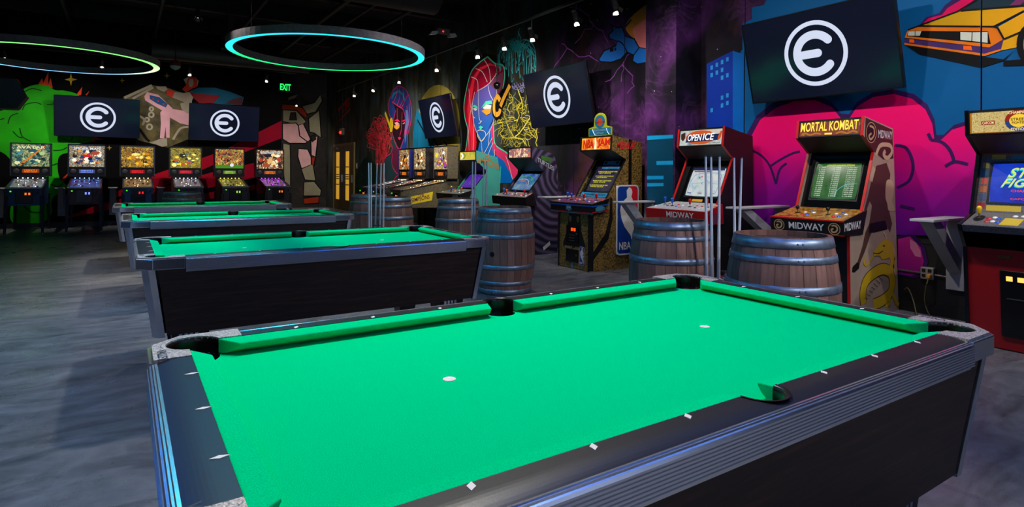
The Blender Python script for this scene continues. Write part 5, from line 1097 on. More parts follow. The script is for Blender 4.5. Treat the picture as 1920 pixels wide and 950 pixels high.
# ---------------- teal sided cabinet
TEALS = mat('side_teal', (52, 136, 126), 0.5, var=0.1, scale=4)
SIP = dict(tf=(4.232, 1.708), tb=(4.70, 1.585), mb=(4.234, 1.522), no=(4.47, 1.322), bb=(4.17, 0.972), pf=(3.86, 0.90), pfb=(3.88, 0.785), kick=(4.08, 0.78), base=4.10, back=(4.76, 1.3))
def si_marq(f, a):
    f.quad(a, 0.02, 0.05, 0.98, 0.95, tone_art('marquee_lemon', [(190, 190, 60), (226, 200, 70), (150, 170, 50)], 5, 0.9), 0.001); wt = glow('marquee_white', (245, 245, 245), 1.2)
    f.line(a, [(0.1, 0.2), (0.22, 0.5), (0.1, 0.8)], 0.035, wt, 0.003); f.line(a, [(0.24, 0.15), (0.36, 0.5), (0.24, 0.85)], 0.03, glow('marquee_green', (120, 160, 40), 0.8), 0.003)
def si_screen(f, a):
    w_ = glow('star_white', (230, 220, 240), 1.0); rr = random.Random(2)
    for k in range(18): u, v_ = rr.uniform(0.05, 0.95), rr.uniform(0.05, 0.95); f.quad(a, u, v_, u + 0.015, v_ + 0.02, w_, 0.016)
def si_side(sp):
    f = SideFace(8.2, crop(860, 220, 3.167)); a = MB(); og = mat('print_amber', (150, 92, 20), 0.5)
    f.text(a, 'THE', (140, 242), (190, 258), 0.11, og, 1); f.text(a, 'SIMPSONS', (108, 270), (238, 312), 0.13, og, 1)
    a.build('side_print', sp)
def si_panel(ff, pc, a, py0): ff.text(a, 'PLAYER', 0.72, 0.55, 0.94, 0.85, PRW, 0.003); ff.text(a, 'SELECT', 0.72, 0.2, 0.94, 0.5, PRW, 0.003)
cabinet('arcade_cabinet', 'teal sided arcade cabinet with lemon yellow marquee and purple screen', 8.20, 8.87, SIP, TEALS, BLK, dict(mat=glow('marquee_lit', (180, 180, 160), 0.6), art=si_marq), dict(mat=tone_art('screen_violet', [(60, 20, 130), (90, 36, 180), (70, 20, 150)], 6, 0.8), art=si_screen), (0.06, 0.08, 0.94, 0.80),
        dict(y=(8.14, 9.10), taper=0.1, body=PRK, top=tone_art('overlay_teal', [(60, 110, 110), (110, 130, 120), (150, 110, 60)], 16, 0), sticks=[(0.3, 0.5, 'yellow'), (0.42, 0.35, 'blue'), (0.6, 0.5, 'green'), (0.8, 0.4, 'orange')], buttons=fourb, art=si_panel), TEALS, side_art=si_side)

# ---------------- red fronted cabinet cut by the right edge of the frame
GRAN = mat('granite_print', (92, 90, 90), 0.5, var=0.75, scale=160); REDF = mat('front_red', (150, 12, 16), 0.42)
SFP = dict(tf=(4.203, 1.79), tb=(4.80, 1.70), mb=(4.216, 1.60), no=(4.429, 1.466), bb=(4.30, 1.00), pf=(4.085, 0.925), pfb=(4.11, 0.872), kick=(4.19, 0.75), base=4.265, back=(5.02, 1.4), panel_in_side=True, hood=mat('hood_brown', (60, 24, 18), 0.5))
def sf_marq(f, a):
    f.quad(a, 0.03, 0.06, 0.97, 0.94, mat('marquee_speckle', (20, 20, 20), 0.4) if False else tone_art('marquee_champagne', [(120, 96, 40), (206, 178, 100), (240, 214, 140), (150, 120, 60)], 90, 0.8), 0.001)
    rd = glow('badge_red', (160, 40, 14), 0.8); f.quad(a, 0.12, 0.38, 0.245, 0.56, rd, 0.002); f.text(a, 'CAPCOM', 0.13, 0.41, 0.235, 0.53, glow('marquee_cream', (250, 225, 170), 1.0), 0.003)
    rx, ry = 0.125, 0.46; f.poly(a, [(0.46 + rx * math.cos(t), 0.5 + ry * math.sin(t)) for t in [2 * PI * k / 24 for k in range(24)]], glow('badge_blue', (40, 70, 130), 0.8), 0.002)
    f.poly(a, [(0.46 + rx * math.cos(t), 0.5 + ry * math.sin(t)) for t in [PI * k / 12 for k in range(13)]], rd, 0.003); f.poly(a, [(0.46 + 0.085 * math.cos(t), 0.5 + 0.28 * math.sin(t)) for t in [2 * PI * k / 20 for k in range(20)]], glow('badge_gold', (250, 205, 60), 1.0), 0.004)
    cr = glow('marquee_cream', (250, 225, 170), 1.0)
    f.text(a, 'CHAMPION', 0.37, 0.79, 0.55, 0.91, cr, 0.005); f.text(a, 'EDITION', 0.39, 0.08, 0.53, 0.20, cr, 0.005); f.text(a, 'STREET', 0.39, 0.50, 0.53, 0.62, PRK, 0.006); f.text(a, 'FIGHTER II', 0.40, 0.36, 0.54, 0.48, PRK, 0.006)
def sf_screen(f, a):
    yl = glow('logo_yellow', (210, 235, 120), 1.0); cy_ = glow('logo_cyan', (40, 200, 220), 1.0); rd = glow('title_red', (235, 60, 40), 1.0)
    f.text(a, 'STREET', 0.19, 0.60, 0.86, 0.84, cy_, 0.018, 0.06); f.text(a, 'STREET', 0.20, 0.63, 0.85, 0.87, yl, 0.020, 0.06); f.text(a, 'FIGHTER', 0.13, 0.36, 0.88, 0.57, cy_, 0.020, 0.06); f.text(a, 'FIGHTER', 0.14, 0.39, 0.87, 0.60, yl, 0.022, 0.06)
    f.text(a, 'CHAMPION EDITION', 0.26, 0.26, 0.86, 0.32, rd, 0.018); f.text(a, 'CREDIT 00', 0.42, 0.16, 0.72, 0.21, yl, 0.016); f.text(a, 'CAPCOM CO. LTD.', 0.26, 0.07, 0.8, 0.115, rd, 0.014)
def sf_bez(f, a):
    f.quad(a, 0, 0, 1, 1, GRAN, 0.0008); cols = [mat('card_%d' % i, c_, 0.5) for i, c_ in enumerate([(170, 150, 60), (60, 120, 150), (70, 80, 120), (180, 100, 50), (190, 70, 50), (60, 110, 130)])]
    for k in range(5): u = 0.10 + 0.18 * k; f.quad(a, u, 0.89, u + 0.13, 0.97, cols[k % 6], 0.002)
    for k in range(5): f.quad(a, 0.02, 0.20 + 0.135 * k, 0.085, 0.30 + 0.135 * k, cols[(k + 2) % 6], 0.002)
    f.quad(a, 0.01, 0.06, 0.085, 0.16, mat('card_red', (150, 20, 24), 0.5), 0.002); f.quad(a, 0.10, 0.03, 0.42, 0.12, mat('card_yellow', (196, 170, 40), 0.5), 0.002); f.quad(a, 0.45, 0.04, 0.80, 0.11, mat('card_red', (150, 20, 24), 0.5), 0.002); f.text(a, 'CAPCOM', 0.48, 0.05, 0.77, 0.10, PRW, 0.003)
def sf_front(lf, lo, t):
    d = MB(); lf.slab(d, 0.30, 0.14, 0.94, 0.80, BLKG, 0, 0.012); do = d.build('coin_door', t, bevel=0.03, seg=3)
    for u in (0.36, 0.46): q = MB(); lf.slab(q, u, 0.70, u + 0.055, 0.745, glow('coin_amber', (255, 190, 90), 1.6), 0.012, 0.018); q.build('coin_button', do)
    q = MB(); lf.slab(q, 0.36, 0.52, 0.80, 0.53, GREY, 0.012, 0.016); q.build('coin_return', do)
    q = MB(); lf.slab(q, 0.28, 0.915, 0.40, 0.945, mat('screw_brass', (120, 90, 50), 0.4, 0.8), 0, 0.006); q.build('panel_latch', lo)
def sf_panel(ff, pc, a, py0):
    pc.quad(a, 0.33, 0.10, 0.50, 0.60, mat('card_yellow', (196, 170, 40), 0.5), 0.003)
    pc.poly(a, [(0.10 + 0.05 * math.cos(t), 0.5 + 0.22 * math.sin(t)) for t in [2 * PI * k / 18 for k in range(18)]], PRK, 0.003)
cabinet('arcade_cabinet', 'red fronted arcade cabinet with blue title screen, cut by the right edge', -0.15, 0.56, SFP, BLKG, BLKG, dict(mat=glow('marquee_warm', (200, 120, 30), 0.8), art=sf_marq), dict(mat=tone_art('screen_royal', [(14, 30, 150), (20, 50, 190), (30, 70, 200)], 5, 0.9), art=sf_screen, bezel_art=sf_bez), (0.115, 0.17, 0.90, 0.82),
        dict(y=(-0.125, 0.535), body=GRAN, top=GRAN, sticks=[(0.10, 0.5, 'yellow')], buttons=[(0.19, 0.52, 'red'), (0.235, 0.60, 'white'), (0.28, 0.52, 'blue'), (0.20, 0.28, 'red'), (0.25, 0.32, 'white'), (0.30, 0.28, 'blue'), (0.40, 0.76, 'white'), (0.47, 0.78, 'white')], art=sf_panel), REDF, coin=False, front_art=sf_front)
# ================================================================== PINBALL MACHINES (built facing -y, front edge at y = 0)
PINLEG = mat('pin_leg', (22, 22, 26), 0.35, 0.6); PRAIL = mat('pin_side_rail', (150, 152, 158), 0.22, 1.0)
def bulbs(mb, y, z, xs, M, r=0.012):
    for x in xs: mb.ball((x, y, z), r, M, 8, 6)
def pinball(label, loc, rotz, art, title, tcol, dmd, body_rgb, pf_art, led, trim_rgb=(40, 46, 60), art_shapes=None, side=None, group='pinball machines against the back wall', wid=0.56, cat='pinball machine'):
    t = thing('pinball_machine', label, cat, loc, rotz, group)
    w2 = wid / 2; L_ = 1.30; body = mat('pin_body_%d_%d_%d' % body_rgb, body_rgb, 0.4, var=0.5, scale=9); trim = mat('pin_trim_%d_%d_%d' % trim_rgb, trim_rgb, 0.35, 0.3)
    zf0, zf1, zr = 0.58, 0.92, 1.16
    prof = [(0.0, zf0), (L_, zf0 - 0.02), (L_, zr), (0.02, zf1)]
    for sx in (-1, 1):
        o = MB().prism(prof, 0, min(sx * w2, sx * (w2 - 0.02)), max(sx * w2, sx * (w2 - 0.02)), side or body).build('cabinet_side', t)
        MB().hexa([(sx * (w2 + 0.003) - 0.009, 0.0, zf1 - 0.004), (sx * (w2 + 0.003) + 0.009, 0.0, zf1 - 0.004), (sx * (w2 + 0.003) + 0.009, L_ - 0.3, zr - 0.056), (sx * (w2 + 0.003) - 0.009, L_ - 0.3, zr - 0.056)], [(sx * (w2 + 0.003) - 0.009, 0.0, zf1 + 0.012), (sx * (w2 + 0.003) + 0.009, 0.0, zf1 + 0.012), (sx * (w2 + 0.003) + 0.009, L_ - 0.3, zr - 0.04), (sx * (w2 + 0.003) - 0.009, L_ - 0.3, zr - 0.04)], PRAIL).build('side_rail', t)
    MB().box(-w2 + 0.02, w2 - 0.02, 0.0, 0.02, zf0, zf1, body).build('cabinet_front', t)
    MB().box(-w2 + 0.02, w2 - 0.02, 0.02, L_ - 0.02, zf0 - 0.01, zf0 + 0.01, BLK).build('cabinet_bottom', t)
    MB().box(-w2 - 0.012, w2 + 0.012, -0.02, 0.045, zf1 - 0.01, zf1 + 0.022, PRAIL).build('lockdown_bar', t, bevel=0.006)
    # playfield with targets, ramps and bulbs under a sloping glass
    f = Face((-w2 + 0.02, 0.05, zf1 - 0.045), (1, 0, 0), (0, L_ - 0.35, zr - zf1 - 0.02), 2 * w2 - 0.04, math.hypot(L_ - 0.35, zr - zf1 - 0.02))
    q = MB(); f.slab(q, 0, 0, 1, 1, pf_art, -0.012, 0.0); pf = q.build('playfield', t)  # playfield print emits its own colours in place of lamplight on it
    rr = random.Random(hash(label) % 1000 if False else len(label) * 7)
    for k in range(9):
        q = MB(); u, v_ = rr.uniform(0.12, 0.88), rr.uniform(0.25, 0.92); c_ = f.p(u, v_)
        q.lathe([(0.02, 0), (0.022, 0.02), (0.026, 0.026), (0.004, 0.03)], c_, mat('bumper_%d' % (k % 4), [(200, 60, 40), (225, 215, 200), (40, 90, 190), (220, 180, 40)][k % 4], 0.3), 10).build('bumper', pf)
    for k in range(2):
        q = MB(); u = 0.3 + 0.4 * k; q.tube([f.p(u - 0.1, 0.45, 0.02), f.p(u - 0.06, 0.7, 0.05), f.p(u + 0.06, 0.88, 0.06), f.p(u + 0.12, 0.6, 0.045)], 0.006, PRAIL, 6).build('wire_ramp', pf)
    for k in (-1, 1):
        q = MB(); q.tube([f.p(0.5 + k * 0.17, 0.12, 0.012), f.p(0.5 + k * 0.05, 0.07, 0.012)], [0.012, 0.007], JOY['white'], 8).build('flipper', pf)
    lm = glow('pin_led_%d_%d_%d' % led, led, 6.0)
    for k in range(6):
        q = MB(); q.ball(f.p(0.10 + 0.16 * k, 0.965, 0.03), 0.010, lm, 8, 6); q.build('bulb', pf)
    for k in range(7):
        q = MB(); q.ball(f.p(rr.uniform(0.1, 0.9), rr.uniform(0.2, 0.9), 0.02), 0.006, lm, 8, 6); q.build('bulb', pf)
    # backbox
    bw = 0.345; by0, by1 = L_ - 0.30, L_ - 0.06; bz0, bz1 = 1.17, 1.865
    MB().box(-bw, -bw + 0.02, by0, by1, bz0, bz1, side or trim).build('backbox_side', t); MB().box(bw - 0.02, bw, by0, by1, bz0, bz1, side or trim).build('backbox_side', t)
    MB().box(-bw, bw, by0, by1, bz1 - 0.02, bz1, trim).build('backbox_top', t); MB().box(-bw, bw, by0, by1, bz0 - 0.02, bz0, BLK).build('backbox_floor', t); MB().box(-bw + 0.02, bw - 0.02, by1 - 0.02, by1, bz0, bz1 - 0.02, BLK).build('backbox_back', t)
    MB().box(-0.24, 0.24, by0 + 0.02, by1, 1.0, bz0 - 0.02, BLK).build('neck', t)
    g = Face((-bw + 0.028, by0 + 0.012, 1.365), (1, 0, 0), (0, 0, 1), 2 * bw - 0.056, 0.47)
    q = MB(); g.slab(q, 0, 0, 1, 1, art, -0.01, 0.0); bg = q.build('backglass', t)
    a = MB()
    if art_shapes: art_shapes(g, a)
    if title: g.text(a, title, 0.12, 0.80, 0.88, 0.93, tcol, 0.004)
    if a.v: a.build('backglass_print', bg)
    sp = Face((-bw + 0.02, by0 + 0.008, bz0), (1, 0, 0), (0, 0, 1), 2 * bw - 0.04, 0.185)
    q = MB(); sp.slab(q, 0, 0, 1, 1, BLK, -0.01, 0.0); spo = q.build('speaker_panel', t)
    for u in (0.13, 0.87):
        q = MB(); c_ = sp.p(u, 0.5); rg = [[tuple(c_ + (V(1, 0, 0) * math.cos(2 * PI * k / 16) + V(0, 0, 1) * math.sin(2 * PI * k / 16)) * r + V(0, -h, 0)) for k in range(16)] for r, h in ((0.055, 0.0), (0.052, 0.006), (0.02, 0.002), (0.004, 0.004))]
        q.loft(rg, GREY, True, False).build('speaker', spo)
    q = MB(); sp.slab(q, 0.28, 0.30, 0.72, 0.74, glow('dmd_dim_%d_%d_%d' % dmd, tuple(int(v * 0.55) for v in dmd), 0.9), 0, 0.004); do = q.build('score_display', spo)
    q = MB(); lit = glow('dmd_%d_%d_%d' % dmd, dmd, 1.6); sp.text(q, 'CREDITS 2', 0.33, 0.52, 0.67, 0.68, lit, 0.006); sp.text(q, 'PRESS START', 0.33, 0.35, 0.67, 0.47, lit, 0.006); q.build('score_digits', do)
    # front: coin door, start button, plunger
    ff = Face((-w2 + 0.02, 0.0, zf0), (1, 0, 0), (0, 0, 1), wid - 0.04, zf1 - zf0)
    q = MB(); ff.slab(q, 0.24, 0.10, 0.76, 0.88, BLKG, 0, 0.012); cdo = q.build('coin_door', t, bevel=0.005)
    for u in (0.52, 0.63): q = MB(); ff.slab(q, u, 0.60, u + 0.06, 0.74, glow('pin_coin_%d_%d_%d' % dmd, dmd, 1.3), 0.012, 0.017); q.build('coin_button', cdo)
    q = MB(); q.lathe([(0.015, 0), (0.015, 0.012), (0.003, 0.014)], (0, 0, 0), glow('start_green', (80, 220, 40), 1.2), 10); so = q.build('start_button', t); so.location = ff.p(0.10, 0.82); so.rotation_euler = (PI / 2, 0, 0)
    q = MB(); q.tube([(w2 - 0.06, -0.005, zf1 - 0.08), (w2 - 0.06, -0.07, zf1 - 0.08)], 0.006, PRAIL, 8).ball((w2 - 0.06, -0.075, zf1 - 0.08), 0.014, BLKG, 10, 6); q.build('plunger', t)
    for sx in (-1, 1):
        for y, yo in ((0.03, -0.035), (L_ - 0.05, 0.03)):
            x = sx * (w2 - 0.005); x2 = sx * (w2 + 0.015)
            MB().hexa([(x2 - 0.022, y + yo - 0.022, 0.03), (x2 + 0.022, y + yo - 0.022, 0.03), (x2 + 0.022, y + yo + 0.022, 0.03), (x2 - 0.022, y + yo + 0.022, 0.03)], [(x - 0.032, y - 0.03, zf0 + 0.2), (x + 0.032, y - 0.03, zf0 + 0.2), (x + 0.032, y + 0.03, zf0 + 0.2), (x - 0.032, y + 0.03, zf0 + 0.2)], PINLEG).lathe([(0.025, 0), (0.025, 0.012), (0.01, 0.03)], (x2, y + yo, 0), PRAIL, 10).build('leg', t)
    return t
ART = lambda n, st, sc_, s_=1.0: tone_art('backglass_' + n, [v for c_ in st for v in (c_, tuple(int(x * 0.18) for x in c_))][:-1], sc_ * 0.9, s_ * 1.35, 0.3, 2.2, 3, 'CONSTANT')
def collage(seed, cols, n=22, extra=None):
    def d(g, a):
        rr = random.Random(seed)
        for k in range(n):
            c_ = cols[k % len(cols)]; M_ = glow('shape_%d_%d_%d' % c_, c_, 1.35); u, v_ = rr.uniform(0.12, 0.88), rr.uniform(0.12, 0.76); r = rr.uniform(0.05, 0.13) * (1.25 if k < 6 else 0.75); m_ = rr.choice((5, 7, 9)); sq = rr.uniform(0.5, 1.0); ph = rr.uniform(0, 6.28)
            pts = []
            for i in range(2 * m_):
                q = r * (1 if i % 2 == 0 else rr.uniform(0.5, 0.9)); pts.append((min(0.98, max(0.02, u + q * math.cos(i * PI / m_ + ph))), min(0.97, max(0.03, v_ + q * 1.3 * sq * math.sin(i * PI / m_ + ph)))))
            g.poly(a, pts, M_, 0.0015 + 0.0001 * k)
        if extra: extra(g, a)
    return d
def starburst(cols):
    def d(g, a):
        for k, (u, v_, r, c_) in enumerate(cols):
            M_ = glow('shape_%d_%d_%d' % c_, c_, 1.0); g.poly(a, [(u + r * (1 if i % 2 == 0 else 0.55) * math.cos(i * PI / 7 + k), v_ + r * 1.3 * (1 if i % 2 == 0 else 0.6) * math.sin(i * PI / 7 + k)) for i in range(14)], M_, 0.002 + 0.0004 * k)
    return d
def slash(pts, c_):
    def d(g, a): g.poly(a, pts, glow('shape_%d_%d_%d' % c_, c_, 1.0), 0.002)
    return d
Y0 = 13.92; CRM = glow('title_cream', (235, 225, 180), 1.0); WT = glow('title_white', (225, 230, 240), 1.0); DKT = glow('title_dark', (14, 20, 30), 0.3)
pinball('leftmost pinball machine, pale teal backglass with an orange slash', (-2.86, Y0, 0), 0, ART('jungle', [(16, 40, 46), (70, 120, 110), (170, 190, 130), (200, 190, 120), (30, 70, 80)], 7, 0.75), 'AVATAR', glow('title_cream', (235, 225, 180), 1.0), (235, 110, 30), (34, 64, 110), tone_art('playfield_white', [(40, 50, 60), (150, 160, 160), (90, 110, 90), (210, 210, 200)], 15, 0.55, 0.3, 2.0, 3, 'CONSTANT'), (235, 240, 255), (60, 66, 76), collage(1, [(60, 120, 120), (20, 40, 44), (150, 180, 120), (200, 200, 140), (30, 70, 80)], 20, slash([(0.2, 0.08), (0.26, 0.06), (0.88, 0.92), (0.86, 0.96)], (220, 120, 30))))
pinball('second pinball machine from the left, busy comic backglass and dark red front', (-1.885, Y0, 0), 0, ART('comic', [(20, 22, 40), (170, 130, 60), (220, 215, 190), (30, 60, 110), (160, 60, 40)], 15, 0.8), 'SPIDER-MAN', WT, (120, 140, 230), (96, 14, 22), tone_art('playfield_blue', [(20, 30, 90), (40, 70, 170), (120, 110, 160), (150, 170, 220)], 15, 0.55, 0.3, 2.0, 3, 'CONSTANT'), (120, 170, 255), (44, 50, 66), collage(2, [(230, 225, 205), (20, 20, 26), (200, 140, 50), (220, 210, 180), (26, 50, 90), (150, 60, 40)], 30, starburst([(0.5, 0.48, 0.17, (200, 34, 40)), (0.58, 0.28, 0.12, (30, 80, 180))])))
pinball('third pinball machine from the left, golden backglass', (-0.935, Y0, 0), 0, ART('gold', [(40, 24, 10), (150, 100, 20), (224, 180, 60), (90, 50, 16), (236, 210, 120)], 10, 0.8), None, CRM, (230, 30, 40), (50, 90, 150), tone_art('playfield_amber', [(70, 50, 30), (150, 110, 60), (190, 170, 120), (60, 120, 70)], 15, 0.55, 0.3, 2.0, 3, 'CONSTANT'), (255, 220, 160), (70, 74, 90), collage(3, [(220, 170, 40), (50, 30, 12), (240, 210, 110), (130, 80, 20), (180, 120, 30)], 26))
pinball('fourth pinball machine from the left, yellow backglass behind a barrel', (0.045, Y0, 0), 0, ART('crowd', [(30, 26, 14), (170, 140, 20), (220, 200, 60), (60, 90, 90), (150, 60, 30)], 14, 0.75), None, CRM, (230, 40, 60), (70, 50, 66), tone_art('playfield_pale', [(70, 60, 80), (160, 150, 160), (110, 130, 100), (220, 210, 220)], 15, 0.55, 0.3, 2.0, 3, 'CONSTANT'), (250, 245, 255), (60, 70, 74), collage(4, [(226, 200, 50), (30, 30, 20), (240, 220, 120), (60, 100, 110), (170, 130, 20), (170, 70, 30)], 28))
pinball('fifth pinball machine from the left, orange and green football backglass', (1.005, Y0, 0), 0, ART('football', [(60, 20, 60), (200, 100, 30), (236, 190, 90), (90, 130, 30), (170, 60, 40)], 6, 0.8), None, CRM, (150, 200, 60), (26, 24, 28), tone_art('playfield_yellow', [(60, 60, 20), (170, 150, 40), (120, 150, 90), (220, 200, 120)], 15, 0.55, 0.3, 2.0, 3, 'CONSTANT'), (255, 230, 90), (26, 26, 30), lambda g, a: (g.quad(a, 0.0, 0.0, 1.0, 0.18, glow('pitch_green', (70, 140, 20), 0.9), 0.002), g.poly(a, [(0.58 + 0.07 * math.cos(t), 0.17 + 0.09 * math.sin(t)) for t in [2 * PI * k / 14 for k in range(14)]], WT, 0.003)))
pinball('rightmost pinball machine on the back wall, violet lit playfield', (1.955, Y0, 0), 0, ART('casino', [(20, 16, 16), (120, 60, 20), (235, 215, 170), (180, 90, 50), (40, 60, 30)], 6, 0.85), 'WORLD POKER TOUR', WT, (235, 110, 30), (24, 20, 26), tone_art('playfield_violet', [(60, 20, 110), (150, 60, 200), (230, 180, 190), (90, 40, 160)], 15, 0.55, 0.3, 2.0, 3, 'CONSTANT'), (190, 70, 255), (24, 22, 26), collage(6, [(20, 18, 20), (240, 220, 180), (150, 60, 24), (16, 14, 16), (226, 190, 130)], 18, starburst([(0.5, 0.42, 0.16, (232, 180, 110)), (0.15, 0.45, 0.1, (190, 50, 30)), (0.84, 0.5, 0.1, (190, 50, 30))])))
SG = 'pinball machines along the side wall'
M_YEL = tone_art('pin_side_yellow', [(30, 34, 50), (90, 76, 40), (110, 100, 70), (40, 60, 66), (120, 90, 30), (60, 50, 70)], 30, 0, 0.4)
RX = 3.45
pinball('side wall pinball machine nearest the door, dark with orange and white backglass', (RX, 12.10, 0), -PI / 2, ART('players', [(16, 14, 18), (200, 130, 40), (235, 225, 200), (60, 30, 20)], 9, 0.8), None, CRM, (240, 130, 40), (30, 34, 90), tone_art('playfield_rose', [(60, 40, 50), (160, 110, 90), (200, 180, 160)], 15, 0.55, 0.3, 2.0, 3, 'CONSTANT'), (255, 220, 170), (20, 18, 22), collage(7, [(20, 16, 18), (220, 150, 50), (240, 230, 210), (40, 20, 14), (180, 90, 30)], 20), mat('pin_side_navy', (24, 30, 90), 0.4, var=0.3, scale=6), SG)
pinball('middle side wall pinball machine, black sides with tan crowd backglass', (RX, 11.20, 0), -PI / 2, ART('crowd_tan', [(24, 16, 12), (190, 150, 90), (236, 220, 180), (90, 40, 30)], 13, 0.85), None, CRM, (240, 130, 50), (16, 16, 18), tone_art('playfield_orange', [(60, 30, 20), (190, 110, 50), (220, 180, 130), (110, 70, 140)], 15, 0.55, 0.3, 2.0, 3, 'CONSTANT'), (255, 200, 140), (16, 16, 18), collage(8, [(30, 18, 12), (220, 180, 110), (240, 225, 190), (60, 24, 18), (170, 110, 60)], 26), mat('pin_side_photo', (34, 32, 34), 0.4, var=0.9, scale=9), SG)
sim = pinball('side wall pinball machine nearest the camera, yellow lettered plate on its side', (RX, 10.12, 0), -PI / 2, ART('violet_yellow', [(60, 30, 110), (226, 190, 40), (230, 220, 200), (190, 50, 40), (110, 70, 170)], 12, 0.85), None, CRM, (240, 120, 40), (120, 110, 60), tone_art('playfield_sunset', [(80, 40, 30), (226, 150, 60), (230, 200, 150), (160, 90, 60)], 15, 0.55, 0.3, 2.0, 3, 'CONSTANT'), (255, 220, 150), (40, 30, 60), collage(9, [(230, 200, 40), (60, 30, 110), (240, 235, 225), (200, 50, 40), (120, 70, 180), (30, 20, 40)], 26), M_YEL, SG)
# lettered plate on the near side (local +x side faces the camera after the turn)
pf_ = Face((0.2815, 0.18, 0.64), (0, 1, 0), (0, 0.0, 1), 0.52, 0.26); q = MB()
pf_.poly(q, [(0.0, 0.0), (0.95, 0.30), (1.0, 1.0), (0.05, 0.62)], mat('plate_yellow', (214, 190, 30), 0.4), 0.002); yo = q.build('side_plate', sim)
q = MB(); plum = mat('plate_plum', (90, 16, 60), 0.4); q.text('THE', pf_.p(0.36, 0.58, 0.004), V(0, 0.93, 0.2), V(0, -0.1, 1), 0.14, 0.055, plum); q.text('SIMPSONS', pf_.p(0.08, 0.16, 0.004), V(0, 0.95, 0.17), V(0, -0.05, 1), 0.42, 0.085, plum); q.build('lettering', yo)
# ================================================================== SCREENS ON THE WALLS
NAVY = glow('tv_navy', (7, 11, 30), 0.9); TVW = glow('tv_white', (205, 214, 236), 1.05); TVB = mat('tv_bezel', (8, 8, 9), 0.3)
M, nt, b = node_mat('tv_panel', 0.12); b.inputs['Base Color'].default_value = (0.004, 0.005, 0.008, 1); b.inputs['Emission Color'].default_value = lin((6, 10, 28)); b.inputs['Emission Strength'].default_value = 1.0; TVP = M
def television(label, c_, fwd, tilt, wd=1.66, ht=0.94, roll=0.0, gap=0.2):
    """c_ centre of the picture, fwd horizontal direction it faces, tilt forwards in degrees"""
    t = thing('television', label, 'television', c_, 0, 'wall televisions showing the round letter emblem')
    R = Matrix.Rotation(math.atan2(fwd[1], fwd[0]) + PI / 2, 4, 'Z') @ Matrix.Rotation(math.radians(tilt), 4, 'X') @ Matrix.Rotation(math.radians(roll), 4, 'Y')
    t.rotation_euler = R.to_euler()
    w2, h2 = wd / 2, ht / 2
    MB().box(-w2, w2, 0.0, 0.045, -h2, h2, TVB).build('housing', t, bevel=0.006)
    e = 0.012; fr = MB()
    for q in ((-w2, w2, -h2, -h2 + e), (-w2, w2, h2 - e, h2), (-w2, -w2 + e, -h2, h2), (w2 - e, w2, -h2, h2)): fr.box(q[0], q[1], -0.008, 0.0, q[2], q[3], TVB)
    fr.build('frame', t)
    p_ = MB().box(-w2 + e, w2 - e, -0.003, 0.0, -h2 + e, h2 - e, TVP).build('screen', t)
    R_ = 0.372 * ht; a = MB(); ring = [V(R_ * 0.93 * math.cos(2 * PI * k / 48), -0.0045, R_ * 0.93 * math.sin(2 * PI * k / 48)) for k in range(48)]
    a.ribbon(ring, R_ * 0.13, TVW, V(0, 1, 0), True); a.build('emblem_ring', p_)
    a = MB(); r = R_ * 0.57; path = [V(r * math.cos(math.radians(t_)), -0.005, r * math.sin(math.radians(t_))) for t_ in range(38, 323, 8)]; wd_ = R_ * 0.25
    a.ribbon(path, wd_, TVW, V(0, 1, 0))
    for e_ in (path[0], path[-1], V(R_ * 0.10, -0.005, 0)): a.add([e_] + [e_ + V(wd_ / 2 * math.cos(2 * PI * k / 16), 0, wd_ / 2 * math.sin(2 * PI * k / 16)) for k in range(16)], [(0, 1 + k, 1 + (k + 1) % 16) for k in range(16)], TVW)
    a.ribbon([V(-r, -0.005, 0), V(R_ * 0.10, -0.005, 0)], wd_, TVW, V(0, 1, 0)); a.build('emblem_letter', p_)
    MB().box(-0.12, 0.12, 0.045, 0.07, -0.12, 0.12, TVB).box(-0.03, 0.03, 0.07, gap / math.cos(math.radians(tilt)) - 0.005, -0.03, 0.03, TVB).build('wall_bracket', t)
    return t
television('largest television, above the tan sided cabinet on the pink cloud mural', (4.775, 2.079, 2.548), (-1, 0, 0), 14.3, 1.60, 0.906, 0, 0.305)
television('television above the purple swirl cabinet, right of the red haired face', (4.70, 6.374, 2.538), (-1, 0, 0), 12.5, 1.66, 0.94, 0, 0.38)
television('television in front of the olive disc, above the side wall pinball machines', (4.807, 11.038, 2.564), (-1, 0, 0), 12.4, 1.66, 0.94, 0, 0.273)
television('leftmost television on the back wall, overlapping the green creature', (-1.702, 15.433, 2.517), (0, -1, 0), 9.4, 1.63, 0.923, 0, 0.217)
television('back wall television at the right of the painted rider', (0.958, 15.44, 2.522), (0, -1, 0), 9.5, 1.63, 0.923, 0, 0.21)

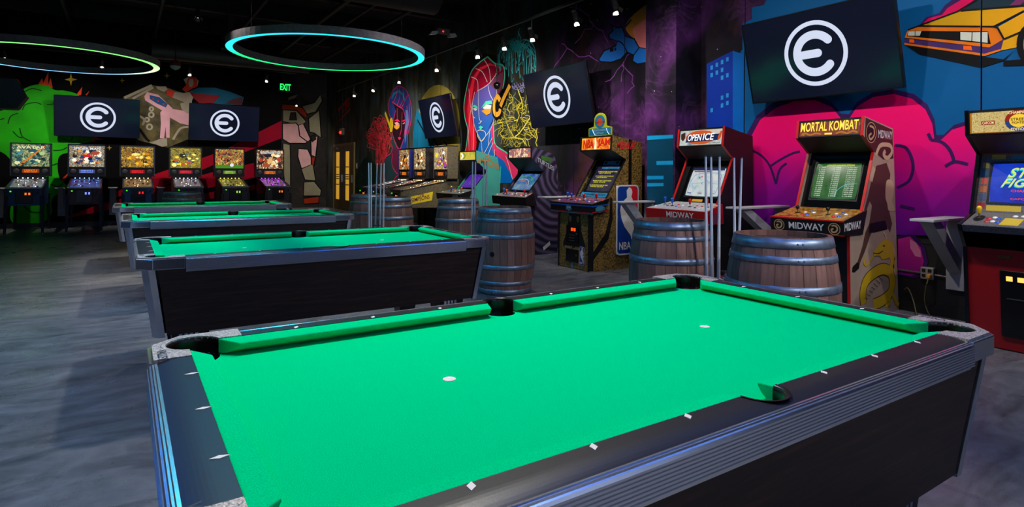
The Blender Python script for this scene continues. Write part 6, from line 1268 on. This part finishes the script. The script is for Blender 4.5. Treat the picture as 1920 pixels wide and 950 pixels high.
# ================================================================== RING LIGHTS
def ring_mat(name, stops, s_):
    M, nt, b = node_mat(name, 0.4); tc = nt.nodes.new('ShaderNodeTexCoord'); g = nt.nodes.new('ShaderNodeTexGradient'); g.gradient_type = 'RADIAL'; nt.links.new(tc.outputs['Object'], g.inputs[0])
    nt.links.new(ramp(nt, g.outputs['Fac'], stops), b.inputs['Emission Color']); b.inputs['Emission Strength'].default_value = s_; b.inputs['Base Color'].default_value = (0.02, 0.02, 0.02, 1); return M
HOUS = mat('ring_housing', (128, 120, 124), 0.5, 0.2, var=0.2, scale=20); WIRE = mat('suspension_wire', (60, 60, 64), 0.4, 0.8)
def ring_light(label, c_, R_, stops, s_, nm):
    t = thing('ring_light', label, 'ring light', c_, 0, 'hanging colour ring lights')
    ri, ro = R_ - 0.05, R_ + 0.05; N = 96
    prof = [(ro, 0.0), (ro, 0.105), (ri, 0.105), (ri, 0.0), (ri + 0.006, 0.0), (ri + 0.006, 0.01), (ro - 0.006, 0.01), (ro - 0.006, 0.0)]
    rings = [[(r * math.cos(2 * PI * k / N), r * math.sin(2 * PI * k / N), z) for r, z in prof] for k in range(N)]
    mb = MB(); mb.loft(rings + [rings[0]], HOUS, False, False); mb.build('housing', t)
    mb = MB(); em = ring_mat('ring_led_' + nm, stops, s_)
    rr = [[(r * math.cos(2 * PI * k / N), r * math.sin(2 * PI * k / N), 0.004) for r in (ri + 0.006, ro - 0.006)] for k in range(N)]
    mb.loft(rr + [rr[0]], em, False, False, False); mb.build('diffuser', t)
    for k in range(4):
        a = k * PI / 2 + 0.5; MB().tube([(R_ * math.cos(a), R_ * math.sin(a), 0.105), (R_ * math.cos(a), R_ * math.sin(a), CEIL - c_[2] - 0.03)], 0.003, WIRE, 6).build('suspension_wire', t)
    return t
CYAN, GRNL, BLUL, LIME, ICE = (30, 205, 240), (20, 235, 120), (10, 100, 255), (120, 240, 110), (120, 190, 255)
RS = 9.0
ring_light('hanging ring light glowing cyan and green, in the middle of the view', (1.313, 7.415, 3.0), 1.33, [(0.0, CYAN), (0.4, CYAN), (0.52, (20, 225, 190)), (0.62, GRNL), (0.9, GRNL), (1.0, CYAN)], 2.0, 'cyan')
ring_light('hanging ring light glowing lime and ice blue, cut by the left edge', (-2.056, 10.311, 3.0), 1.31, [(0.0, GRNL), (0.15, LIME), (0.42, LIME), (0.55, (200, 235, 170)), (0.7, ICE), (0.9, ICE), (1.0, GRNL)], 2.0, 'lime')
ring_light('added ring light glowing blue, out of view above the left floor', (-1.3, 3.9, 3.0), 1.33, [(0.0, BLUL), (0.5, CYAN), (1.0, BLUL)], RS * 3.6, 'blue')  # unseen ring, added for blue light on the floor and left rail
ring_light('added ring light glowing blue, out of view above the nearest table', (1.6, -0.5, 3.2), 1.33, [(0.0, BLUL), (0.5, (80, 150, 255)), (1.0, BLUL)], RS * 1.5, 'azure')  # unseen ring, placed for the blue sheen on near rail and trim

# ================================================================== TRACK LIGHTING AND DOWNLIGHTS
TRKM = mat('track_black', (20, 20, 21), 0.5); LAMPW = glow('lamp_face', (255, 226, 226), 5.0); DOOR = mat('barn_door', (34, 34, 30), 0.45)
def lamp_head(loc, target, label, group, from_z, lit=True):
    t = thing('track_lamp', label, 'spotlight', loc, 0, group)
    d = (V(*target) - V(*loc)).normalized(); p0 = V(0, 0, 0)
    MB().tube([V(0, 0, 0.02), V(0, 0, from_z - loc[2] + 0.004)], 0.009, TRKM, 8).build('stem', t)
    MB().tube([p0 - d * 0.10, p0 - d * 0.04, p0 + d * 0.04], [0.028, 0.036, 0.036], TRKM, 12).build('can', t)
    f_ = MB().tube([p0 + d * 0.041, p0 + d * 0.045], [0.021, 0.019], LAMPW, 12).build('lens', t)
    a = d.cross(V(0, 0, 1)).normalized(); u = a.cross(d).normalized()
    for q in (a, -a, u, -u):
        s_ = d.cross(q).normalized() * 0.03; o = p0 + d * 0.045 + q * 0.036
        MB().add([o - s_, o + s_, o + s_ * 1.2 + d * 0.045 + q * 0.03, o - s_ * 1.2 + d * 0.045 + q * 0.03, o - s_ + q * 0.002, o + s_ + q * 0.002, o + s_ * 1.2 + d * 0.045 + q * 0.032, o - s_ * 1.2 + d * 0.045 + q * 0.032], [(3, 2, 1, 0), (4, 5, 6, 7), (0, 1, 5, 4), (1, 2, 6, 5), (2, 3, 7, 6), (3, 0, 4, 7)], DOOR).build('barn_door', t)
def run(name, label, x0, x1, y0, y1, z):
    o = MB().box(x0, x1, y0, y1, z, z + 0.03, TRKM)
    if y1 - y0 > x1 - x0:
        for k in range(6): y = y0 + (y1 - y0) * (k + 0.5) / 6; o.tube([((x0 + x1) / 2, y, z + 0.03), ((x0 + x1) / 2, y, CEIL - 0.03)], 0.005, TRKM, 6)
    else:
        for k in range(5): x = x0 + (x1 - x0) * (k + 0.5) / 5; o.tube([(x, (y0 + y1) / 2, z + 0.03), (x, (y0 + y1) / 2, CEIL - 0.03)], 0.005, TRKM, 6)
    tag(o.build(name), label, 'light track')
run('light_track', 'black ceiling track running along the mural wall', TRACKX - 0.02, TRACKX + 0.02, 3.7, 15.0, TRACKZ)
run('light_track', 'black ceiling track above the near arcade cabinets', 2.98, 3.02, -1.0, 3.6, 3.84)
run('light_track', 'black ceiling track in front of the back wall', -4.0, 2.4, 14.08, 14.12, 3.74)
ordn = ['first', 'second', 'third', 'fourth', 'fifth', 'sixth', 'seventh', 'eighth', 'ninth']
for i, (y, z, ty, tz, wt) in enumerate(TRACK): lamp_head((TRACKX, y, z), (WALLX, ty, tz), '%s spotlight from the door on the mural wall track' % ordn[i], 'spotlights on the mural wall track', TRACKZ)  # third and fourth are the added heads
for i, (y, z, ty, tz, wt) in enumerate(NEARTRACK): lamp_head((3.0, y, z), (WALLX, ty, tz), '%s spotlight on the track above the near cabinets' % ordn[i], 'spotlights on the near track', 3.84)
for i, (x, tx) in enumerate(BACKTRACK): lamp_head((x, 14.1, 3.58), (tx, BACKY, 1.9), '%s small spotlight from the left before the back wall' % ordn[i], 'spotlights before the back wall', 3.74)
lamp_head((3.6, 19.2, 3.58), (3.7, ALCY, 1.9), 'spotlight in the passage beside the double door', 'spotlights in the passage', CEIL)
for i, (loc, tgt, wt, an) in enumerate(DOWN): lamp_head((loc[0], loc[1], loc[2] + 0.085), tgt, '%s downlight above the pool tables, counted from the front' % ordn[i], 'downlights above the pool tables', CEIL - 0.03)
for i, (loc, tgt, wt, an) in enumerate(FILL): lamp_head((loc[0], loc[1], loc[2] + 0.085), tgt, '%s added fill light under the ceiling, out of view' % ordn[i], 'added fill lights', CEIL - 0.03)  # housings for the added fill lights, all unseen

# ================================================================== CEILING SERVICES
DUCT = mat('duct_dark', (40, 40, 42), 0.5, 0.5); PIPE = mat('pipe_dark', (30, 30, 33), 0.5, 0.3)
tag(MB().tube([(0.2, 7.6, 4.2), (3.1, 7.6, 4.2)], 0.30, DUCT, 24).build('air_duct'), 'large round dark duct under the ceiling above the central ring light', 'duct')
tag(MB().tube([(-0.75, 12.5, 3.68), (2.3, 12.5, 3.68)], 0.16, mat('duct_grey', (86, 74, 74), 0.5, 0.3), 20).build('air_duct'), 'slim grey duct crossing the ceiling before the back wall', 'duct')
tag(MB().tube([(0.6, 12.5, 3.86), (0.63, 12.55, 4.1), (0.7, 12.6, CEIL - 0.03)], 0.11, mat('duct_olive', (66, 62, 44), 0.5, 0.3), 16).build('air_duct'), 'short olive duct drop joining the slim grey duct', 'duct')
for i, (x, z, r) in enumerate(((1.0, 4.48, 0.035), (2.2, 4.42, 0.05), (2.75, 4.45, 0.03), (3.4, 4.4, 0.04), (-0.6, 4.5, 0.04), (-2.2, 4.5, 0.05))):
    tag(MB().tube([(x, 1.0, z), (x, 15.4, z)], r, PIPE, 10).build('ceiling_pipe'), '%s dark pipe along the ceiling, counted from the mural wall' % ordn[[3, 2, 1, 0, 4, 5][i]], 'pipe', 'pipes along the ceiling')
for k in range(9):
    y = -2.5 + 2.1 * k; o = MB().box(-7.0, 5.0, y - 0.06, y + 0.06, CEIL - 0.02, CEIL, PIPE).box(-7.0, 5.0, y - 0.06, y + 0.06, CEIL - 0.36, CEIL - 0.33, PIPE).box(-7.0, 5.0, y - 0.01, y + 0.01, CEIL - 0.36, CEIL, PIPE); struct(o.build('trim_%d' % (k + 2)))
# hanging emergency light with two heads
e = thing('emergency_light', 'twin headed emergency light with a red lamp, hanging right of the ring light', 'emergency light', (2.98, 7.08, 3.5))
MB().box(-0.11, 0.11, -0.035, 0.035, -0.03, 0.05, mat('emergency_grey', (70, 66, 70), 0.5)).build('housing', e, bevel=0.008); MB().tube([(0, 0, 0.05), (0.0, 0.0, CEIL - 3.5)], 0.006, PIPE, 6).build('stem', e)
for s_ in (-1, 1): MB().hexa([(s_ * 0.17 - 0.06, -0.05, -0.07), (s_ * 0.17 + 0.06, -0.05, -0.05), (s_ * 0.17 + 0.06, 0.05, -0.05), (s_ * 0.17 - 0.06, 0.05, -0.07)], [(s_ * 0.15 - 0.05, -0.04, -0.02), (s_ * 0.15 + 0.05, -0.04, 0.0), (s_ * 0.15 + 0.05, 0.04, 0.0), (s_ * 0.15 - 0.05, 0.04, -0.02)], mat('emergency_lamp', (170, 175, 170), 0.3)).build('lamp_head', e)
MB().ball((-0.01, -0.04, 0.0), 0.012, glow('led_red', (255, 30, 20), 6.0), 8, 6).build('status_lamp', e)
# exit sign
e = thing('exit_sign', 'green lit exit sign above the passage', 'exit sign', (2.40, 15.3, 3.55))
MB().box(-0.17, 0.17, 0.0, 0.05, -0.12, 0.12, mat('exit_body', (10, 30, 16), 0.5)).build('housing', e); MB().tube([(0, 0.025, 0.12), (0, 0.025, CEIL - 3.55)], 0.008, PIPE, 6).build('stem', e)
MB().text('EXIT', V(-0.135, -0.004, -0.085), V(1, 0, 0), V(0, 0, 1), 0.27, 0.17, glow('exit_green', (30, 255, 90), 2.4)).build('lettering', e)
# hanging loudspeaker, upper left
s_ = thing('loudspeaker', 'black hanging loudspeaker at the left edge', 'loudspeaker', (-2.95, 12.0, 2.58))
MB().prism([(-0.5, 0.28), (0.2, 0.26), (0.33, -0.02), (0.20, -0.25), (-0.5, -0.24)], 1, -0.2, 0.2, mat('speaker_black', (20, 19, 18), 0.6)).build('cabinet', s_, bevel=0.01); MB().tube([(-0.1, 0, 0.26), (-0.1, 0, CEIL - 2.58)], 0.014, PIPE, 8).build('stem', s_)
MB().hexa([(0.205, -0.17, -0.235), (0.22, -0.17, -0.235), (0.22, 0.17, -0.235), (0.205, 0.17, -0.235)], [(0.33, -0.17, -0.02), (0.345, -0.17, -0.02), (0.345, 0.17, -0.02), (0.33, 0.17, -0.02)], mat('speaker_grille', (34, 32, 28), 0.7)).build('grille', s_)
# sprinkler / alarm dome under the slim duct, fire strobe, camera dome
s_ = thing('smoke_detector', 'red and white ceiling detector beside the slim grey duct', 'detector', (-0.43, 11.0, 3.13))
MB().lathe([(0.07, 0.03), (0.085, 0.05), (0.08, 0.14), (0.03, 0.16)], (0, 0, 0), mat('detector_red', (110, 24, 26), 0.5), 16).build('base', s_); MB().lathe([(0.01, -0.02), (0.05, 0.0), (0.08, 0.03), (0.085, 0.05)], (0, 0, 0), mat('detector_white', (170, 170, 175), 0.4), 16).build('dome', s_); MB().tube([(0, 0, 0.16), (0, 0, CEIL - 3.13)], 0.008, PIPE, 6).build('stem', s_)
s_ = thing('fire_strobe', 'red glowing fire strobe on the wall above the double door', 'fire alarm', (5.015, 18.85, 2.67))
MB().box(-0.05, 0.05, -0.14, 0.14, -0.12, 0.12, mat('strobe_body', (90, 80, 60), 0.5)).build('housing', s_, bevel=0.01); MB().ball((-0.06, -0.05, -0.03), 0.05, glow('strobe_red', (255, 26, 20), 5.0), 10, 8).build('lamp', s_); MB().tube([(0.02, 0, 0.12), (0.02, 0, 1.6)], 0.012, PIPE, 6).build('conduit', s_)
s_ = thing('camera_dome', 'small black dome camera hanging before the red haired face', 'camera', (4.80, 8.40, 2.98))
MB().lathe([(0.012, -0.08), (0.05, -0.06), (0.07, -0.01), (0.072, 0.03), (0.03, 0.06)], (0, 0, 0), mat('camera_black', (14, 10, 14), 0.15), 16).build('dome', s_); MB().tube([(0, 0, 0.06), (0, 0, CEIL - 2.98)], 0.007, PIPE, 6).build('stem', s_)
# double door in the right wall
FRM = mat('door_frame_paint', (104, 88, 36), 0.5); LEAF = mat('door_leaf_paint', (74, 60, 24), 0.5); LITG = glow('door_glass_lit', (214, 160, 50), 0.75)
d = struct(bpy.data.objects.new('door_1', None)); COL.objects.link(d)
y0, y1, zt = 17.70, 19.82, 2.19
for q in ((y0 - 0.08, y0, 0, zt + 0.08), (y1, y1 + 0.08, 0, zt + 0.08), (y0, y1, zt, zt + 0.08)): MB().box(WALLX - 0.05, WALLX + 0.01, q[0], q[1], q[2], q[3], FRM).build('door_frame', d)
ym = (y0 + y1) / 2
for a_, b_ in ((y0, ym - 0.01), (ym + 0.01, y1)):
    lf = MB().box(WALLX - 0.03, WALLX + 0.005, a_, b_, 0.01, zt, LEAF).build('door_leaf', d); cy = (a_ + b_) / 2 + 0.1
    MB().box(WALLX - 0.034, WALLX - 0.030, cy - 0.18, cy + 0.18, 0.35, zt - 0.2, LITG).build('glass', lf)
    gb = MB(); 
    for zz in (0.85, 1.05, 1.12, 1.19, 1.45): gb.box(WALLX - 0.036, WALLX - 0.034, cy - 0.17, cy + 0.17, zz, zz + 0.035, mat('blind_slat', (150, 110, 40), 0.6))
    gb.build('blind', lf, kind='stuff'); MB().box(WALLX - 0.09, WALLX - 0.03, a_ + 0.05, a_ + 0.08, 0.95, 1.2, STEEL).build('pull_handle', lf)
MB().box(WALLX - 0.12, WALLX - 0.03, y1 - 0.5, y1 - 0.15, zt - 0.12, zt - 0.04, GREY).build('door_closer', d)
s_ = thing('light_switch', 'pale light switch plate right of the double door', 'light switch', (WALLX - 0.006, 17.45, 1.50)); MB().box(-0.005, 0.003, -0.06, 0.06, -0.09, 0.09, mat('switch_plate', (170, 160, 140), 0.5)).build('plate', s_, bevel=0.003); MB().box(-0.012, -0.005, -0.015, 0.015, -0.03, 0.03, mat('switch_toggle', (190, 182, 165), 0.5)).build('toggle', s_)

# ================================================================== DRINK LEDGES, SOCKETS, CABLES
LEDG = mat('ledge_paint', (172, 172, 176), 0.5, var=0.08, scale=5)
def ledge(label, loc, rotz, depth=0.62, zt=0.93, wd=0.14):
    """built reaching towards -y from a wall at y=0"""
    t = thing('drink_ledge', label, 'wall shelf', loc, rotz, 'grey drink ledges between the machines')
    MB().box(-wd / 2 - 0.02, wd / 2 + 0.02, -depth, -0.002, zt - 0.022, zt, LEDG).build('top', t, bevel=0.004)
    MB().box(-wd / 2, wd / 2, -0.04, -0.002, zt - 0.66, zt - 0.022, LEDG).build('back_plate', t, bevel=0.003)
    MB().hexa([(-wd / 2 + 0.02, -0.05, zt - 0.50), (wd / 2 - 0.02, -0.05, zt - 0.50), (wd / 2 - 0.02, -0.04, zt - 0.38), (-wd / 2 + 0.02, -0.04, zt - 0.38)], [(-wd / 2 + 0.02, -depth + 0.08, zt - 0.022), (wd / 2 - 0.02, -depth + 0.08, zt - 0.022), (wd / 2 - 0.02, -depth + 0.24, zt - 0.022), (-wd / 2 + 0.02, -depth + 0.24, zt - 0.022)], LEDG).build('brace', t)
ledge('grey drink ledge left of the red fronted cabinet at the right edge', (WALLX, 0.925, 0), -PI / 2, 0.70, 0.925)
ledge('grey drink ledge between the hockey cabinet and the tan sided cabinet', (WALLX, 2.62, 0), -PI / 2, 0.90, 0.945)
ledge('grey drink ledge before the large basketball emblem', (COLX, 4.20, 0), -PI / 2, 0.58, 0.94)
ledge('grey drink ledge between the purple swirl and gold pebbled cabinets', (WALLX, 5.80, 0), -PI / 2, 1.10, 0.945)
for i, x in enumerate((-3.40, -2.38, -1.41, -0.45)): ledge(['grey drink ledge left of the leftmost pinball machine', 'grey drink ledge between the first and second pinball machines', 'grey drink ledge between the second and third pinball machines', 'grey drink ledge between the third and fourth pinball machines'][i], (x, BACKY, 0), 0, 0.50, 0.90)
OB = mat('outlet_box', (150, 148, 140), 0.4, 0.4); 
o = thing('outlet_box', 'grey four socket outlet box on the lower wall beside the tan cabinet', 'power outlet', (WALLX, 1.146, 0.385))
MB().box(-0.045, -0.0, -0.055, 0.055, -0.055, 0.055, OB).build('box', o, bevel=0.006)
for yy in (-0.025, 0.025):
    for zz in (-0.022, 0.026): MB().box(-0.049, -0.045, yy - 0.015, yy + 0.015, zz - 0.015, zz + 0.015, mat('socket_black', (16, 16, 16), 0.4)).build('socket', o)
MB().box(-0.085, -0.046, -0.042, -0.01, -0.04, -0.005, mat('plug_orange', (200, 130, 20), 0.5)).build('plug', o, bevel=0.006)
tag(MB().tube([(WALLX - 0.02, 1.0, 0.37), (WALLX - 0.02, 1.09, 0.375)], 0.011, mat('conduit_grey', (110, 100, 100), 0.4, 0.5), 8).build('conduit'), 'thin metal conduit between the outlet box and the red cabinet', 'conduit')
tag(MB().tube([(WALLX - 0.02, 1.205, 0.38), (WALLX - 0.02, 2.54, 0.39)], 0.011, mat('conduit_grey', (110, 100, 100), 0.4, 0.5), 8).build('conduit'), 'thin metal conduit running behind the tan cabinet', 'conduit')
CBL = mat('cable_olive', (84, 78, 40), 0.5)
tag(MB().tube(smooth_path([(WALLX - 0.07, 1.12, 0.35), (WALLX - 0.10, 1.13, 0.26), (WALLX - 0.07, 1.15, 0.12), (WALLX - 0.13, 1.08, 0.01), (WALLX - 0.22, 1.0, 0.008)], False, 6), 0.006, CBL, 8).build('power_cable'), 'olive power cable hanging from the outlet box to the floor', 'cable')
tag(MB().tube(smooth_path([(WALLX - 0.035, 1.34, 0.20), (WALLX - 0.05, 1.30, 0.22), (WALLX - 0.09, 1.24, 0.13), (WALLX - 0.16, 1.18, 0.01), (WALLX - 0.28, 1.12, 0.008)], False, 6), 0.006, CBL, 8).build('power_cable'), 'olive cable curling from behind the tan cabinet onto the floor', 'cable')
